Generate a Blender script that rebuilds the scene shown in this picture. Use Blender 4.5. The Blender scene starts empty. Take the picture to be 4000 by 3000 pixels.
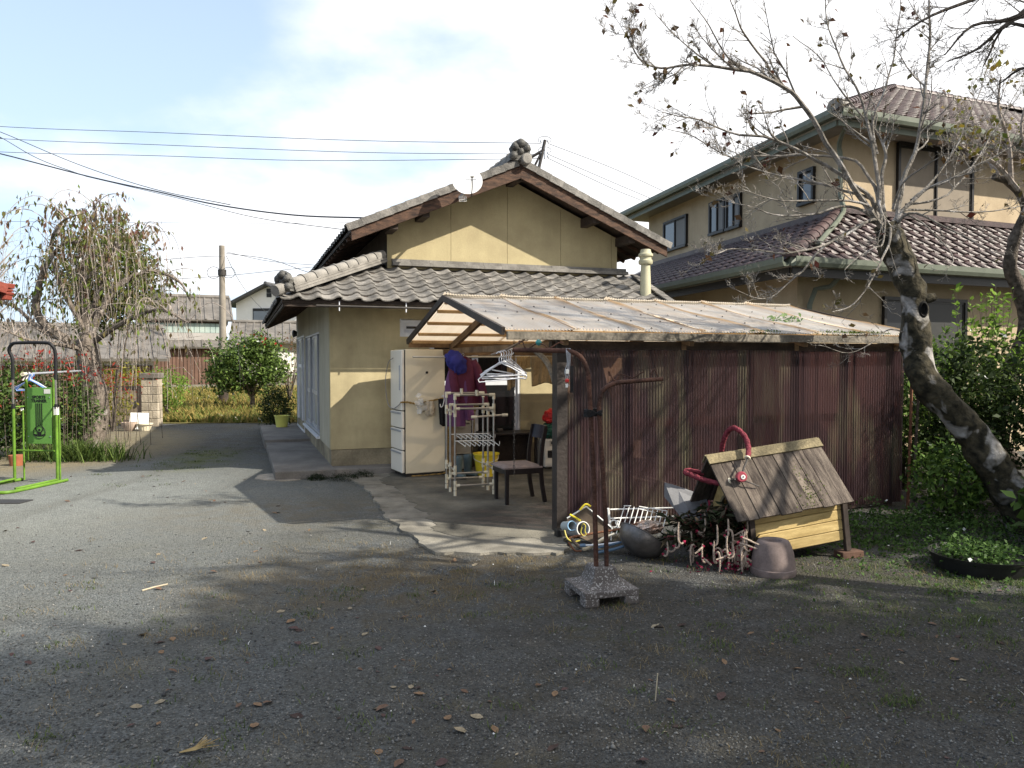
import bpy, math, random
import numpy as np
from mathutils import Vector, Matrix, noise as mnoise

R = math.radians
random.seed(7)
rng = np.random.default_rng(7)
scene = bpy.context.scene
C = scene.collection

# ------------------------------------------------------------------ camera
CAMH = 1.6
PITCH = math.atan(89 / 3000)
cd = bpy.data.cameras.new('camera')
cam = bpy.data.objects.new('camera', cd)
C.objects.link(cam)
cd.sensor_width = 36
cd.lens = 27
cd.clip_start = 0.05
cd.clip_end = 3000
cam.location = (0, 0, CAMH)
cam.rotation_euler = (math.pi / 2 - PITCH, 0, 0)
scene.camera = cam

# ------------------------------------------------------------------ sun, sky, exposure
SUNV = Vector((1.175, -0.444, 1.0)).normalized()      # towards the sun
sl = bpy.data.lights.new('sun', 'SUN')
sun = bpy.data.objects.new('sun', sl)
C.objects.link(sun)
sl.energy = 5.0
sl.angle = R(0.53)
sl.color = (1.0, 0.93, 0.80)
sun.rotation_euler = SUNV.to_track_quat('Z', 'Y').to_euler()
sun.location = (20, -8, 20)

world = bpy.data.worlds.new('World')
scene.world = world
world.use_nodes = True
nt = world.node_tree
nt.nodes.clear()
N = nt.nodes.new
L = nt.links.new
wo = N('ShaderNodeOutputWorld')
bg = N('ShaderNodeBackground')
bg.inputs['Strength'].default_value = 0.10
sky = N('ShaderNodeTexSky')
sky.sky_type = 'NISHITA'
sky.sun_disc = False
sky.sun_elevation = math.asin(SUNV.z)
sky.sun_rotation = math.atan2(SUNV.x, SUNV.y)
sky.air_density = 1.0
sky.dust_density = 1.6
tc = N('ShaderNodeTexCoord')
sep = N('ShaderNodeSeparateXYZ')
L(tc.outputs['Generated'], sep.inputs[0])
def wmath(op, a, b=None, clamp=False):
    n = N('ShaderNodeMath'); n.operation = op; n.use_clamp = clamp
    for i, v in enumerate((a, b)):
        if v is None: continue
        if isinstance(v, (int, float)): n.inputs[i].default_value = v
        else: L(v, n.inputs[i])
    return n.outputs[0]
zz = wmath('ADD', wmath('MAXIMUM', sep.outputs[2], 0.0), 0.22)
cx = wmath('DIVIDE', sep.outputs[0], zz)
cy = wmath('DIVIDE', sep.outputs[1], zz)
cmb = N('ShaderNodeCombineXYZ')
L(cx, cmb.inputs[0]); L(cy, cmb.inputs[1])
def wnoise(scale, detail, off, rough=0.55):
    m = N('ShaderNodeMapping'); m.inputs['Location'].default_value = off
    L(cmb.outputs[0], m.inputs['Vector'])
    n = N('ShaderNodeTexNoise'); n.inputs['Scale'].default_value = scale
    n.inputs['Detail'].default_value = detail; n.inputs['Roughness'].default_value = rough
    L(m.outputs[0], n.inputs['Vector'])
    return n.outputs[0]
CLOUD_OFF = (1.9, 4.2, 0.0)
n1 = wnoise(0.42, 5.0, CLOUD_OFF)
n2 = wnoise(1.7, 7.0, (3.1, 0.7, 0.0))
dens = wmath('ADD', wmath('MULTIPLY', n1, 0.72), wmath('MULTIPLY', n2, 0.28))
# cloud cover thickens steadily towards the sun's side of the sky
dens = wmath('ADD', dens, wmath('MULTIPLY', sep.outputs[0], 0.32))
mr = N('ShaderNodeMapRange'); mr.interpolation_type = 'SMOOTHSTEP'
mr.inputs['From Min'].default_value = 0.345
mr.inputs['From Max'].default_value = 0.475
L(dens, mr.inputs['Value'])
hz = N('ShaderNodeMapRange')                      # bright air low down
hz.inputs['From Min'].default_value = 0.0; hz.inputs['From Max'].default_value = 0.5
hz.inputs['To Min'].default_value = 0.72; hz.inputs['To Max'].default_value = 0.45
L(sep.outputs[2], hz.inputs['Value'])
hm = N('ShaderNodeMixRGB'); L(hz.outputs[0], hm.inputs['Fac'])
L(sky.outputs[0], hm.inputs[1]); hm.inputs[2].default_value = (5.2, 6.5, 8.2, 1)
mx = N('ShaderNodeMixRGB'); L(mr.outputs[0], mx.inputs['Fac'])
L(hm.outputs[0], mx.inputs[1]); mx.inputs[2].default_value = (7.6, 7.6, 7.7, 1)
L(mx.outputs[0], bg.inputs['Color'])
L(bg.outputs[0], wo.inputs['Surface'])

scene.view_settings.view_transform = 'Standard'
scene.view_settings.look = 'None'
scene.view_settings.exposure = 0.85
scene.view_settings.gamma = 1.0
scene.render.engine = 'CYCLES'
scene.cycles.use_denoising = True
scene.cycles.max_bounces = 8
scene.cycles.transparent_max_bounces = 16

# ------------------------------------------------------------------ pixel -> place helpers (photo is 4000 x 3000)
_cp, _sp = math.cos(PITCH), math.sin(PITCH)
def ray(px, py):
    x = (px - 2000) / 3000.0
    z = -(py - 1500) / 3000.0
    return Vector((x, _cp + z * _sp, z * _cp - _sp))
def gp(px, py, z=0.0):                 # where the sight line meets the level z
    d = ray(px, py); t = (z - CAMH) / d.z
    return Vector((d.x * t, d.y * t, z))
def ad(px, py, Y):                     # point on the sight line at distance Y
    d = ray(px, py); t = Y / d.y
    return Vector((d.x * t, Y, CAMH + d.z * t))

# ------------------------------------------------------------------ materials
MATS = {}
def _new(name):
    m = bpy.data.materials.new(name); m.use_nodes = True
    nt = m.node_tree
    b = nt.nodes['Principled BSDF']
    return m, nt, b
def mat(name, col, rough=0.7, var=0.18, scale=6.0, bump=0.0, bscale=60.0, metal=0.0, spec=0.3,
        col2=None, w=0.5, w0=0.35, w1=0.65, stretch=(1, 1, 1), coords='Object', fine=0.0):
    """base colour varied by noise between col*(1-var) and col2 (or col*(1+var)); fine speckle; bump."""
    if name in MATS: return MATS[name]
    m, nt, b = _new(name)
    n = nt.nodes.new; l = nt.links.new
    tcn = n('ShaderNodeTexCoord'); mp = n('ShaderNodeMapping')
    mp.inputs['Scale'].default_value = stretch
    l(tcn.outputs[coords], mp.inputs['Vector'])
    no = n('ShaderNodeTexNoise'); no.inputs['Scale'].default_value = scale
    no.inputs['Detail'].default_value = 6; no.inputs['Roughness'].default_value = 0.62
    l(mp.outputs[0], no.inputs['Vector'])
    cr = n('ShaderNodeValToRGB')
    cr.color_ramp.elements[0].position = w0; cr.color_ramp.elements[1].position = w1
    c1 = [min(1, c * (1 - var)) for c in col]; c2 = col2 or [min(1, c * (1 + var)) for c in col]
    cr.color_ramp.elements[0].color = (*c1, 1); cr.color_ramp.elements[1].color = (*c2, 1)
    l(no.outputs[0], cr.inputs[0])
    out = cr.outputs[0]
    if fine > 0:
        nf = n('ShaderNodeTexNoise'); nf.inputs['Scale'].default_value = bscale; nf.inputs['Detail'].default_value = 3
        l(mp.outputs[0], nf.inputs['Vector'])
        mrn = n('ShaderNodeMapRange'); mrn.inputs['From Min'].default_value = .3; mrn.inputs['From Max'].default_value = .7
        mrn.inputs['To Min'].default_value = 1 - fine; mrn.inputs['To Max'].default_value = 1 + fine
        l(nf.outputs[0], mrn.inputs['Value'])
        mm = n('ShaderNodeVectorMath'); mm.operation = 'SCALE'
        l(out, mm.inputs[0]); l(mrn.outputs[0], mm.inputs['Scale'])
        out = mm.outputs[0]
    l(out, b.inputs['Base Color'])
    b.inputs['Roughness'].default_value = rough
    b.inputs['Metallic'].default_value = metal
    b.inputs['Specular IOR Level'].default_value = spec
    if bump > 0:
        nb = n('ShaderNodeTexNoise'); nb.inputs['Scale'].default_value = bscale; nb.inputs['Detail'].default_value = 4
        l(mp.outputs[0], nb.inputs['Vector'])
        bp = n('ShaderNodeBump'); bp.inputs['Strength'].default_value = bump; bp.inputs['Distance'].default_value = 0.02
        l(nb.outputs[0], bp.inputs['Height']); l(bp.outputs[0], b.inputs['Normal'])
    MATS[name] = m
    return m
def streak(name, amt, sx=2.6, sz=0.30):
    """faint vertical weather streaks"""
    nt = MATS[name].node_tree; b = nt.nodes['Principled BSDF']; n = nt.nodes.new; l = nt.links.new
    src = b.inputs['Base Color'].links[0].from_socket; tcn = n('ShaderNodeTexCoord'); mp = n('ShaderNodeMapping'); mp.inputs['Scale'].default_value = (sx, sx, sz)
    l(tcn.outputs['Object'], mp.inputs['Vector']); no = n('ShaderNodeTexNoise'); no.inputs['Scale'].default_value = 1.0; no.inputs['Detail'].default_value = 7; no.inputs['Roughness'].default_value = .65; l(mp.outputs[0], no.inputs['Vector'])
    r = n('ShaderNodeMapRange'); r.inputs['From Min'].default_value = .32; r.inputs['From Max'].default_value = .62; r.inputs['To Min'].default_value = 1 - amt; r.inputs['To Max'].default_value = 1.0; l(no.outputs[0], r.inputs['Value'])
    v = n('ShaderNodeVectorMath'); v.operation = 'SCALE'; l(src, v.inputs[0]); l(r.outputs[0], v.inputs['Scale']); l(v.outputs[0], b.inputs['Base Color'])
def leafmat(name, cols, trans=0.35, rough=0.6, spec=0.15):
    """leaf colours picked per leaf from the 'rnd' attribute; lets some light through."""
    if name in MATS: return MATS[name]
    m, nt, b = _new(name)
    n = nt.nodes.new; l = nt.links.new
    at = n('ShaderNodeAttribute'); at.attribute_name = 'rnd'
    cr = n('ShaderNodeValToRGB'); e = cr.color_ramp.elements
    for i, c in enumerate(cols):
        p = i / max(1, len(cols) - 1)
        el = e[0] if i == 0 else (e[1] if i == len(cols) - 1 else e.new(p))
        el.position = p; el.color = (*c, 1)
    l(at.outputs['Fac'], cr.inputs[0])
    l(cr.outputs[0], b.inputs['Base Color'])
    b.inputs['Roughness'].default_value = max(rough, .5); b.inputs['Specular IOR Level'].default_value = min(spec, .2)
    t = n('ShaderNodeBsdfTranslucent'); l(cr.outputs[0], t.inputs['Color'])
    mxs = n('ShaderNodeMixShader'); mxs.inputs[0].default_value = trans
    l(b.outputs[0], mxs.inputs[1]); l(t.outputs[0], mxs.inputs[2])
    l(mxs.outputs[0], nt.nodes['Material Output'].inputs['Surface'])
    MATS[name] = m
    return m

# ------------------------------------------------------------------ mesh builder
class MB:
    def __init__(self): self.v = []; self.f = []; self.r = None
    def add(self, vs, fs):
        o = len(self.v)
        self.v.extend([tuple(p) for p in vs]); self.f.extend([tuple(i + o for i in f) for f in fs])
        return self
    def box(self, x0, x1, y0, y1, z0, z1, M=None):
        vs = [Vector((x, y, z)) for z in (z0, z1) for y in (y0, y1) for x in (x0, x1)]
        if M is not None: vs = [M @ p for p in vs]
        return self.add(vs, [(0, 2, 3, 1), (4, 5, 7, 6), (0, 1, 5, 4), (2, 6, 7, 3), (0, 4, 6, 2), (1, 3, 7, 5)])
    def bar(self, a, b, w, h, up=(0, 0, 1)):     # rectangular bar from a to b, width w (sideways), height h (along up)
        a, b = Vector(a), Vector(b); d = (b - a).normalized(); up = Vector(up)
        s = d.cross(up)
        if s.length < 1e-4: s = d.cross(Vector((1, 0, 0)))
        s.normalize(); t = s.cross(d).normalized()
        vs = [p + s * sx * w / 2 + t * tz * h / 2 for p in (a, b) for tz in (-1, 1) for sx in (-1, 1)]
        return self.add(vs, [(0, 2, 3, 1), (4, 5, 7, 6), (0, 1, 5, 4), (2, 6, 7, 3), (0, 4, 6, 2), (1, 3, 7, 5)])
    def prism(self, poly, d):                    # closed polygon swept by vector d
        n = len(poly); d = Vector(d)
        vs = [Vector(p) for p in poly] + [Vector(p) + d for p in poly]
        fs = [tuple(range(n))[::-1], tuple(range(n, 2 * n))]
        fs += [(i, (i + 1) % n, n + (i + 1) % n, n + i) for i in range(n)]
        return self.add(vs, fs)
    def tube(self, pts, rad, n=6, cap=True):
        pts = [Vector(p) for p in pts]
        if len(pts) < 2: return self
        rs = rad if hasattr(rad, '__len__') else [rad] * len(pts)
        d0 = (pts[1] - pts[0]).normalized()
        ref = Vector((0, 0, 1)) if abs(d0.z) < 0.9 else Vector((1, 0, 0))
        s = d0.cross(ref).normalized(); o = len(self.v); vs = []
        for i, p in enumerate(pts):
            if i == 0: d = d0
            elif i == len(pts) - 1: d = (pts[i] - pts[i - 1])
            else: d = (pts[i + 1] - pts[i - 1])
            d = d.normalized() if d.length > 1e-9 else d0
            s = s - d * s.dot(d)
            s = s.normalized() if s.length > 1e-6 else d.cross(Vector((0.3, 0.5, 0.8))).normalized()
            t = d.cross(s)
            for k in range(n):
                a = 2 * math.pi * k / n
                vs.append(p + (s * math.cos(a) + t * math.sin(a)) * rs[i])
        fs = []
        for i in range(len(pts) - 1):
            for k in range(n):
                fs.append((i * n + k, i * n + (k + 1) % n, (i + 1) * n + (k + 1) % n, (i + 1) * n + k))
        if cap:
            fs.append(tuple(range(n))[::-1]); m = (len(pts) - 1) * n
            fs.append(tuple(m + k for k in range(n)))
        return self.add(vs, fs)
    def lathe(self, prof, n=20, M=None, cap0=True, cap1=True):   # prof: (radius, z)
        vs = []; fs = []
        for r, z in prof:
            for k in range(n):
                a = 2 * math.pi * k / n
                p = Vector((r * math.cos(a), r * math.sin(a), z)); vs.append(M @ p if M is not None else p)
        for i in range(len(prof) - 1):
            for k in range(n):
                fs.append((i * n + k, i * n + (k + 1) % n, (i + 1) * n + (k + 1) % n, (i + 1) * n + k))
        if cap0: fs.append(tuple(range(n))[::-1])
        if cap1: fs.append(tuple((len(prof) - 1) * n + k for k in range(n)))
        return self.add(vs, fs)
    def sheet(self, fn, nu, nv):                 # grid surface from fn(s, t) in 0..1
        vs = [fn(i / nu, j / nv) for j in range(nv + 1) for i in range(nu + 1)]
        fs = [(j * (nu + 1) + i, j * (nu + 1) + i + 1, (j + 1) * (nu + 1) + i + 1, (j + 1) * (nu + 1) + i)
              for j in range(nv) for i in range(nu)]
        return self.add(vs, fs)
    def mesh(self, name, smooth=False):
        me = bpy.data.meshes.new(name)
        me.from_pydata(self.v, [], self.f); me.update()
        if smooth:
            me.shade_smooth(); me.set_sharp_from_angle(angle=R(42))
        return me
    def build(self, name, m, parent=None, smooth=False, bevel=0.0, solid=0.0, autos=False):
        me = self.mesh(name, smooth)
        return obj(name, me, m, parent, bevel, solid, autos)

def obj(name, me, m, parent=None, bevel=0.0, solid=0.0, autos=False):
    if isinstance(m, str): m = MATS[m]
    if m is not None and not me.materials: me.materials.append(m)
    o = bpy.data.objects.new(name, me); C.objects.link(o)
    if parent is not None: o.parent = parent
    if solid:
        s = o.modifiers.new('solid', 'SOLIDIFY'); s.thickness = solid; s.offset = 0
    if bevel:
        b = o.modifiers.new('bevel', 'BEVEL'); b.width = bevel; b.segments = 2; b.limit_method = 'ANGLE'; b.angle_limit = R(40)
    return o
def tag(o, label, cat=None, group=None, kind=None):
    if label: o['label'] = label
    if cat: o['category'] = cat
    if group: o['group'] = group
    if kind: o['kind'] = kind
    return o
def struct(o): o['kind'] = 'structure'; return o
def thing(name, label, cat, loc=(0, 0, 0), rotz=0.0, group=None, rot=None):
    o = bpy.data.objects.new(name, None); C.objects.link(o)
    o.location = loc; o.rotation_euler = rot if rot else (0, 0, rotz)
    o.empty_display_size = 0.2
    return tag(o, label, cat, group)
def dup_tree(src, parent=None, loc=None, rotz=None):
    c = src.copy(); C.objects.link(c); c.parent = parent
    if loc is not None: c.location = loc
    if rotz is not None: c.rotation_euler = (0, 0, rotz)
    for ch in list(src.children): dup_tree(ch, c)
    return c
def mesh_np(name, V, F, rnd=None, smooth=False):
    """V (n,3), F (m,4) quads"""
    me = bpy.data.meshes.new(name)
    V = np.ascontiguousarray(V, np.float32); F = np.ascontiguousarray(F, np.int32)
    me.vertices.add(len(V)); me.vertices.foreach_set('co', V.ravel())
    k = F.shape[1]
    me.loops.add(F.size); me.loops.foreach_set('vertex_index', F.ravel())
    me.polygons.add(len(F)); me.polygons.foreach_set('loop_start', np.arange(0, F.size, k, dtype=np.int32))
    if smooth: me.polygons.foreach_set('use_smooth', np.ones(len(F), bool))
    if rnd is not None:
        a = me.attributes.new('rnd', 'FLOAT', 'POINT'); a.data.foreach_set('value', np.ascontiguousarray(rnd, np.float32))
    me.update(); me.validate()
    return me
def leaf_arrays(P, size, up=0.4, width=0.5, dirs=None, rnd=None, g=None):
    """one folded rhombus per point"""
    g = g or rng
    n = len(P); P = np.asarray(P, float)
    d = g.normal(size=(n, 3)) if dirs is None else np.asarray(dirs, float) + g.normal(size=(n, 3)) * 0.35
    d[:, 2] -= 0.15
    d /= np.linalg.norm(d, axis=1)[:, None] + 1e-9
    nn = g.normal(size=(n, 3)); nn[:, 2] = np.abs(nn[:, 2]) + up * 2
    s = np.cross(d, nn); s /= np.linalg.norm(s, axis=1)[:, None] + 1e-9
    nrm = np.cross(s, d)
    sz = size * g.uniform(0.65, 1.3, n)[:, None]
    mid = P + d * sz * 0.45
    V = np.stack([P, mid + s * sz * width / 2 + nrm * sz * 0.10, P + d * sz, mid - s * sz * width / 2 + nrm * sz * 0.10], 1)
    F = np.arange(4 * n).reshape(n, 4)
    r = g.random(n) if rnd is None else np.clip(np.asarray(rnd) + g.normal(size=n) * 0.12, 0, 1)
    return V.reshape(-1, 3), F, np.repeat(r, 4)
def leaves(name, P, size, m, parent=None, **kw):
    V, F, r = leaf_arrays(P, size, **kw)
    return obj(name, mesh_np(name, V, F, r), m, parent)
def blob_points(n, c, rad, shell=0.55, lump=0.25, seed=0, g=None):
    """points in a lumpy ellipsoid, denser to the outside"""
    g = g or rng
    d = g.normal(size=(n, 3)); d /= np.linalg.norm(d, axis=1)[:, None]
    rr = (shell + (1 - shell) * g.random(n)) ** 0.8
    k = np.array([1 + lump * 1.6 * mnoise.noise(Vector((p[0] * 2.3 + seed, p[1] * 2.3, p[2] * 2.3))) +
                  lump * mnoise.noise(Vector((p[0] * 5 + seed, p[1] * 5 + 3, p[2] * 5))) for p in d])
    return np.asarray(c) + d * (rr * k)[:, None] * np.asarray(rad)
def pix_line(pts, Y0, Y1=None):
    """photo polyline -> 3D polyline, distance running from Y0 to Y1"""
    Y1 = Y0 if Y1 is None else Y1
    n = len(pts)
    return [ad(p[0], p[1], Y0 + (Y1 - Y0) * i / max(1, n - 1)) for i, p in enumerate(pts)]
def smooth_line(pts, sub=4):
    """Catmull-Rom resample"""
    P = [Vector(p) for p in pts]
    if len(P) < 3: return P
    Q = [P[0] * 2 - P[1]] + P + [P[-1] * 2 - P[-2]]
    out = []
    for i in range(1, len(Q) - 2):
        for k in range(sub):
            t = k / sub
            a, b, c, d = Q[i - 1], Q[i], Q[i + 1], Q[i + 2]
            out.append(0.5 * ((2 * b) + (c - a) * t + (2 * a - 5 * b + 4 * c - d) * t * t + (3 * b - a - 3 * c + d) * t ** 3))
    out.append(P[-1])
    return out

TH = math.atan(1060 / 3000)                       # the plot is turned by this much against the view
HU = Vector((math.cos(TH), math.sin(TH), 0)); HV = Vector((-math.sin(TH), math.cos(TH), 0))
O = Vector((-2.58, 10.9, 0))
def H(u, v, z=0.0): return O + HU * u + HV * v + Vector((0, 0, z))
def toH(p):
    d = Vector(p) - O
    return d.dot(HU), d.dot(HV), p[2]

# ================================================================== MATERIAL LIST
mat('stucco', (0.42, 0.35, 0.205), 0.9, 0.10, 2.2, 0.35, 160, col2=(0.46, 0.39, 0.23), fine=0.10)
mat('stucco_low', (0.41, 0.345, 0.205), 0.9, 0.15, 1.3, 0.35, 160, col2=(0.53, 0.45, 0.27), fine=0.10)
mat('stucco_side', (0.40, 0.37, 0.29), 0.9, 0.10, 1.6, 0.3, 160, fine=0.08)
streak('stucco', .12); streak('stucco_low', .2); streak('stucco_side', .2)
mat('plinth', (0.20, 0.17, 0.12), 0.9, 0.35, 2.0, 0.4, 50, col2=(0.30, 0.26, 0.18), fine=0.12)
mat('kawara', (0.13, 0.122, 0.112), 0.62, 0.35, 6.5, 0.35, 40, col2=(0.20, 0.186, 0.17), coords='Object', fine=0.2, spec=0.35)
def per_object(name, lo, hi):
    """each tile, board or slat a little lighter or darker than the next, and its own grain"""
    nt = MATS[name].node_tree; b = nt.nodes['Principled BSDF']; n = nt.nodes.new; l = nt.links.new
    src = b.inputs['Base Color'].links[0].from_socket; oi = n('ShaderNodeObjectInfo')
    r = n('ShaderNodeMapRange'); r.inputs['To Min'].default_value = lo; r.inputs['To Max'].default_value = hi; l(oi.outputs['Random'], r.inputs['Value'])
    v = n('ShaderNodeVectorMath'); v.operation = 'SCALE'; l(src, v.inputs[0]); l(r.outputs[0], v.inputs['Scale']); l(v.outputs[0], b.inputs['Base Color'])
    mp = [x for x in nt.nodes if x.type == 'MAPPING'][0]; s = n('ShaderNodeVectorMath'); s.operation = 'SCALE'; s.inputs['Scale'].default_value = 50
    l(oi.outputs['Random'], s.inputs[0]); l(s.outputs[0], mp.inputs['Location'])
per_object('kawara', 0.75, 1.3)
mat('kawara_dark', (0.06, 0.06, 0.058), 0.6, 0.4, 9, 0.5, 60, col2=(0.12, 0.115, 0.105), fine=0.2)
mat('mortar_grey', (0.19, 0.178, 0.162), 0.75, 0.3, 5, 0.3, 60, fine=0.12)
mat('wood_brown', (0.035, 0.021, 0.016), 0.75, 0.35, 5, 0.4, 40, col2=(0.11, 0.06, 0.038), stretch=(1, 1, 4), fine=0.15)
mat('wood_dark', (0.045, 0.033, 0.026), 0.8, 0.3, 5, 0.3, 40, fine=0.1)
mat('metal_dark', (0.05, 0.045, 0.042), 0.45, 0.2, 8, metal=0.3)
mat('alu_white', (0.62, 0.64, 0.68), 0.4, 0.06, 6)
mat('alu_grey', (0.36, 0.38, 0.42), 0.4, 0.08, 6, metal=0.3)
mat('white_paint', (0.78, 0.77, 0.74), 0.45, 0.05, 6)
mat('flue', (0.42, 0.40, 0.28), 0.6, 0.12, 4, fine=0.06)
mat('concrete', (0.17, 0.158, 0.132), 0.9, 0.35, 2.6, 0.4, 90, col2=(0.27, 0.25, 0.21), fine=0.22)
mat('concrete_stain_shade', (0.085, 0.08, 0.068), 0.88, 0.4, 1.1, 0.4, 90, col2=(0.20, 0.185, 0.15), w0=0.36, w1=0.7, fine=0.2)
mat('walk_concrete', (0.16, 0.15, 0.14), 0.9, 0.25, 2.2, 0.4, 80, fine=0.14)
mat('wire', (0.05, 0.06, 0.08), 0.6, 0.1)
def glass(name, col, rough=0.06, spec=0.6):
    m = mat(name, col, rough, 0.08, 1.5, spec=spec); return m
glass('glass_dark', (0.012, 0.013, 0.014))
glass('glass_grey', (0.16, 0.175, 0.19), 0.12)
glass('glass_frost', (0.34, 0.36, 0.38), 0.25)
mat('curtain', (0.5, 0.5, 0.48), 0.8, 0.1, 3)

# ------------------------------------------------------------------ ground material
def ground_material():
    m, nt, b = _new('gravel_ground')
    n = nt.nodes.new; l = nt.links.new
    geo = n('ShaderNodeNewGeometry')
    def tex(kind, scale, **kw):
        t = n(kind); t.inputs['Scale'].default_value = scale
        for k, v in kw.items():
            if k in t.inputs: t.inputs[k].default_value = v
        l(geo.outputs['Position'], t.inputs['Vector']); return t
    def rng_(sock, a, b_, c=0.0, d=1.0):
        r = n('ShaderNodeMapRange'); r.inputs['From Min'].default_value = a; r.inputs['From Max'].default_value = b_
        r.inputs['To Min'].default_value = c; r.inputs['To Max'].default_value = d; l(sock, r.inputs['Value']); return r.outputs[0]
    def mixc(f, a, c):
        x = n('ShaderNodeMixRGB')
        if isinstance(f, float): x.inputs[0].default_value = f
        else: l(f, x.inputs[0])
        for i, v in ((1, a), (2, c)):
            if isinstance(v, tuple): x.inputs[i].default_value = (*v, 1)
            else: l(v, x.inputs[i])
        return x.outputs[0]
    def mth(op, a, c=None, clamp=False):
        x = n('ShaderNodeMath'); x.operation = op; x.use_clamp = clamp
        for i, v in enumerate((a, c)):
            if v is None: continue
            if isinstance(v, (int, float)): x.inputs[i].default_value = v
            else: l(v, x.inputs[i])
        return x.outputs[0]
    def spot(x, y, rx, ry, ang=0.0, soft=0.6):            # soft elliptical patch on the ground
        mp = n('ShaderNodeMapping'); mp.vector_type = 'TEXTURE'
        mp.inputs['Location'].default_value = (x, y, 0); mp.inputs['Rotation'].default_value = (0, 0, ang)
        mp.inputs['Scale'].default_value = (rx, ry, 1e6)
        l(geo.outputs['Position'], mp.inputs['Vector'])
        ln = n('ShaderNodeVectorMath'); ln.operation = 'LENGTH'; l(mp.outputs[0], ln.inputs[0])
        return rng_(ln.outputs['Value'], 1.0, 1.0 - soft, 0.0, 1.0)
    vor = tex('ShaderNodeTexVoronoi', 82.0); vor2 = tex('ShaderNodeTexVoronoi', 150.0)
    big = tex('ShaderNodeTexNoise', 0.55, Detail=5.0, Roughness=0.6)
    med = tex('ShaderNodeTexNoise', 3.5, Detail=6.0, Roughness=0.7)
    fin = tex('ShaderNodeTexNoise', 45.0, Detail=4.0, Roughness=0.7)
    sepc = n('ShaderNodeSeparateColor'); l(vor.outputs['Color'], sepc.inputs[0])
    grav = mixc(sepc.outputs[0], (0.046, 0.049, 0.051), (0.150, 0.157, 0.158))
    spk = rng_(sepc.outputs[1], 0.965, 0.99)
    grav = mixc(spk, grav, (0.32, 0.315, 0.30))
    sep2 = n('ShaderNodeSeparateColor'); l(vor2.outputs['Color'], sep2.inputs[0])
    grav = mixc(mth('MULTIPLY', rng_(sep2.outputs[2], 0.35, 0.9), 0.55), grav, (0.035, 0.036, 0.037))
    grav = mixc(rng_(med.outputs[0], 0.42, 0.66, 0.0, 0.6), grav, (0.055, 0.049, 0.040))
    soil = mixc(sepc.outputs[2], (0.030, 0.027, 0.022), (0.075, 0.066, 0.052))
    col = mixc(rng_(big.outputs[0], 0.47, 0.66, 0.0, 0.75), grav, soil)
    mos = tex('ShaderNodeTexNoise', 1.3, Detail=8.0, Roughness=0.72)
    mos2 = tex('ShaderNodeTexNoise', 7.0, Detail=6.0, Roughness=0.75)
    mk = mth('MULTIPLY', rng_(mos.outputs[0], 0.48, 0.62), rng_(mos2.outputs[0], 0.40, 0.62))
    col = mixc(mth('MULTIPLY', mk, 0.85), col, mixc(fin.outputs[0], (0.045, 0.042, 0.022), (0.135, 0.115, 0.062)))
    # paler gravel on the drive to the left
    pale = mixc(sepc.outputs[0], (0.14, 0.15, 0.144), (0.25, 0.262, 0.25))
    pm = mth('MULTIPLY', spot(-5.6, 8.6, 5.6, 5.4, 0.15, 0.75), rng_(med.outputs[0], 0.25, 0.55, 0.65, 1.0))
    col = mixc(pm, col, pale)
    pm2 = mth('MULTIPLY', spot(-3.0, 4.2, 3.4, 3.6, 0.0, 0.9), rng_(med.outputs[0], 0.25, 0.6, 0.35, 0.9))
    col = mixc(mth('MULTIPLY', pm2, 0.8), col, mixc(sepc.outputs[0], (0.085, 0.095, 0.098), (0.200, 0.217, 0.22)))
    wv = n('ShaderNodeTexNoise'); wv.inputs['Scale'].default_value = 1.0; wv.inputs['Detail'].default_value = 4.0
    tm_ = n('ShaderNodeMapping'); tm_.vector_type = 'POINT'; tm_.inputs['Rotation'].default_value = (0, 0, -0.42); tm_.inputs['Scale'].default_value = (1.5, 0.10, 1)
    l(geo.outputs['Position'], tm_.inputs['Vector']); l(tm_.outputs[0], wv.inputs['Vector'])
    col = mixc(rng_(wv.outputs[0], 0.52, 0.68, 0.0, 0.42), col, mixc(sepc.outputs[2], (0.05, 0.048, 0.04), (0.12, 0.115, 0.098)))
    # brown dry-grass floor
    bm = mth('MULTIPLY', spot(-0.75, 5.6, 1.9, 1.15, 0.1, 0.9), rng_(med.outputs[0], 0.4, 0.58))
    col = mixc(mth('MULTIPLY', bm, 0.8), col, mixc(fin.outputs[0], (0.07, 0.05, 0.028), (0.19, 0.145, 0.08)))
    bm2 = mth('MULTIPLY', spot(-2.4, 8.2, 2.4, 1.4, 0.2, 0.9), rng_(med.outputs[0], 0.38, 0.6))
    col = mixc(mth('MULTIPLY', bm2, 0.6), col, mixc(fin.outputs[0], (0.075, 0.062, 0.042), (0.17, 0.14, 0.095)))
    # brown soil to the right, darkened further to stand in for shade
    dk_ = mth('MULTIPLY', spot(2.4, 4.4, 4.8, 3.6, 0.1, 0.8), rng_(med.outputs[0], 0.3, 0.6, 0.55, 1.0))
    col = mixc(mth('MULTIPLY', dk_, 0.85), col, mixc(sepc.outputs[1], (0.018, 0.0165, 0.0145), (0.070, 0.063, 0.053)))
    # mossy strip in the middle of the drive
    mm = mth('MULTIPLY', spot(-5.1, 12.6, 1.9, 0.75, 1.85, 0.8), rng_(med.outputs[0], 0.36, 0.55))
    col = mixc(mth('MULTIPLY', mm, 0.85), col, mixc(fin.outputs[0], (0.055, 0.07, 0.022), (0.13, 0.14, 0.05)))
    mg = mth('MULTIPLY', spot(4.0, 5.4, 2.6, 1.6, 0.0, 0.9), rng_(med.outputs[0], 0.46, 0.6))
    col = mixc(mth('MULTIPLY', mg, 0.6), col, (0.05, 0.075, 0.022))
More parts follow.
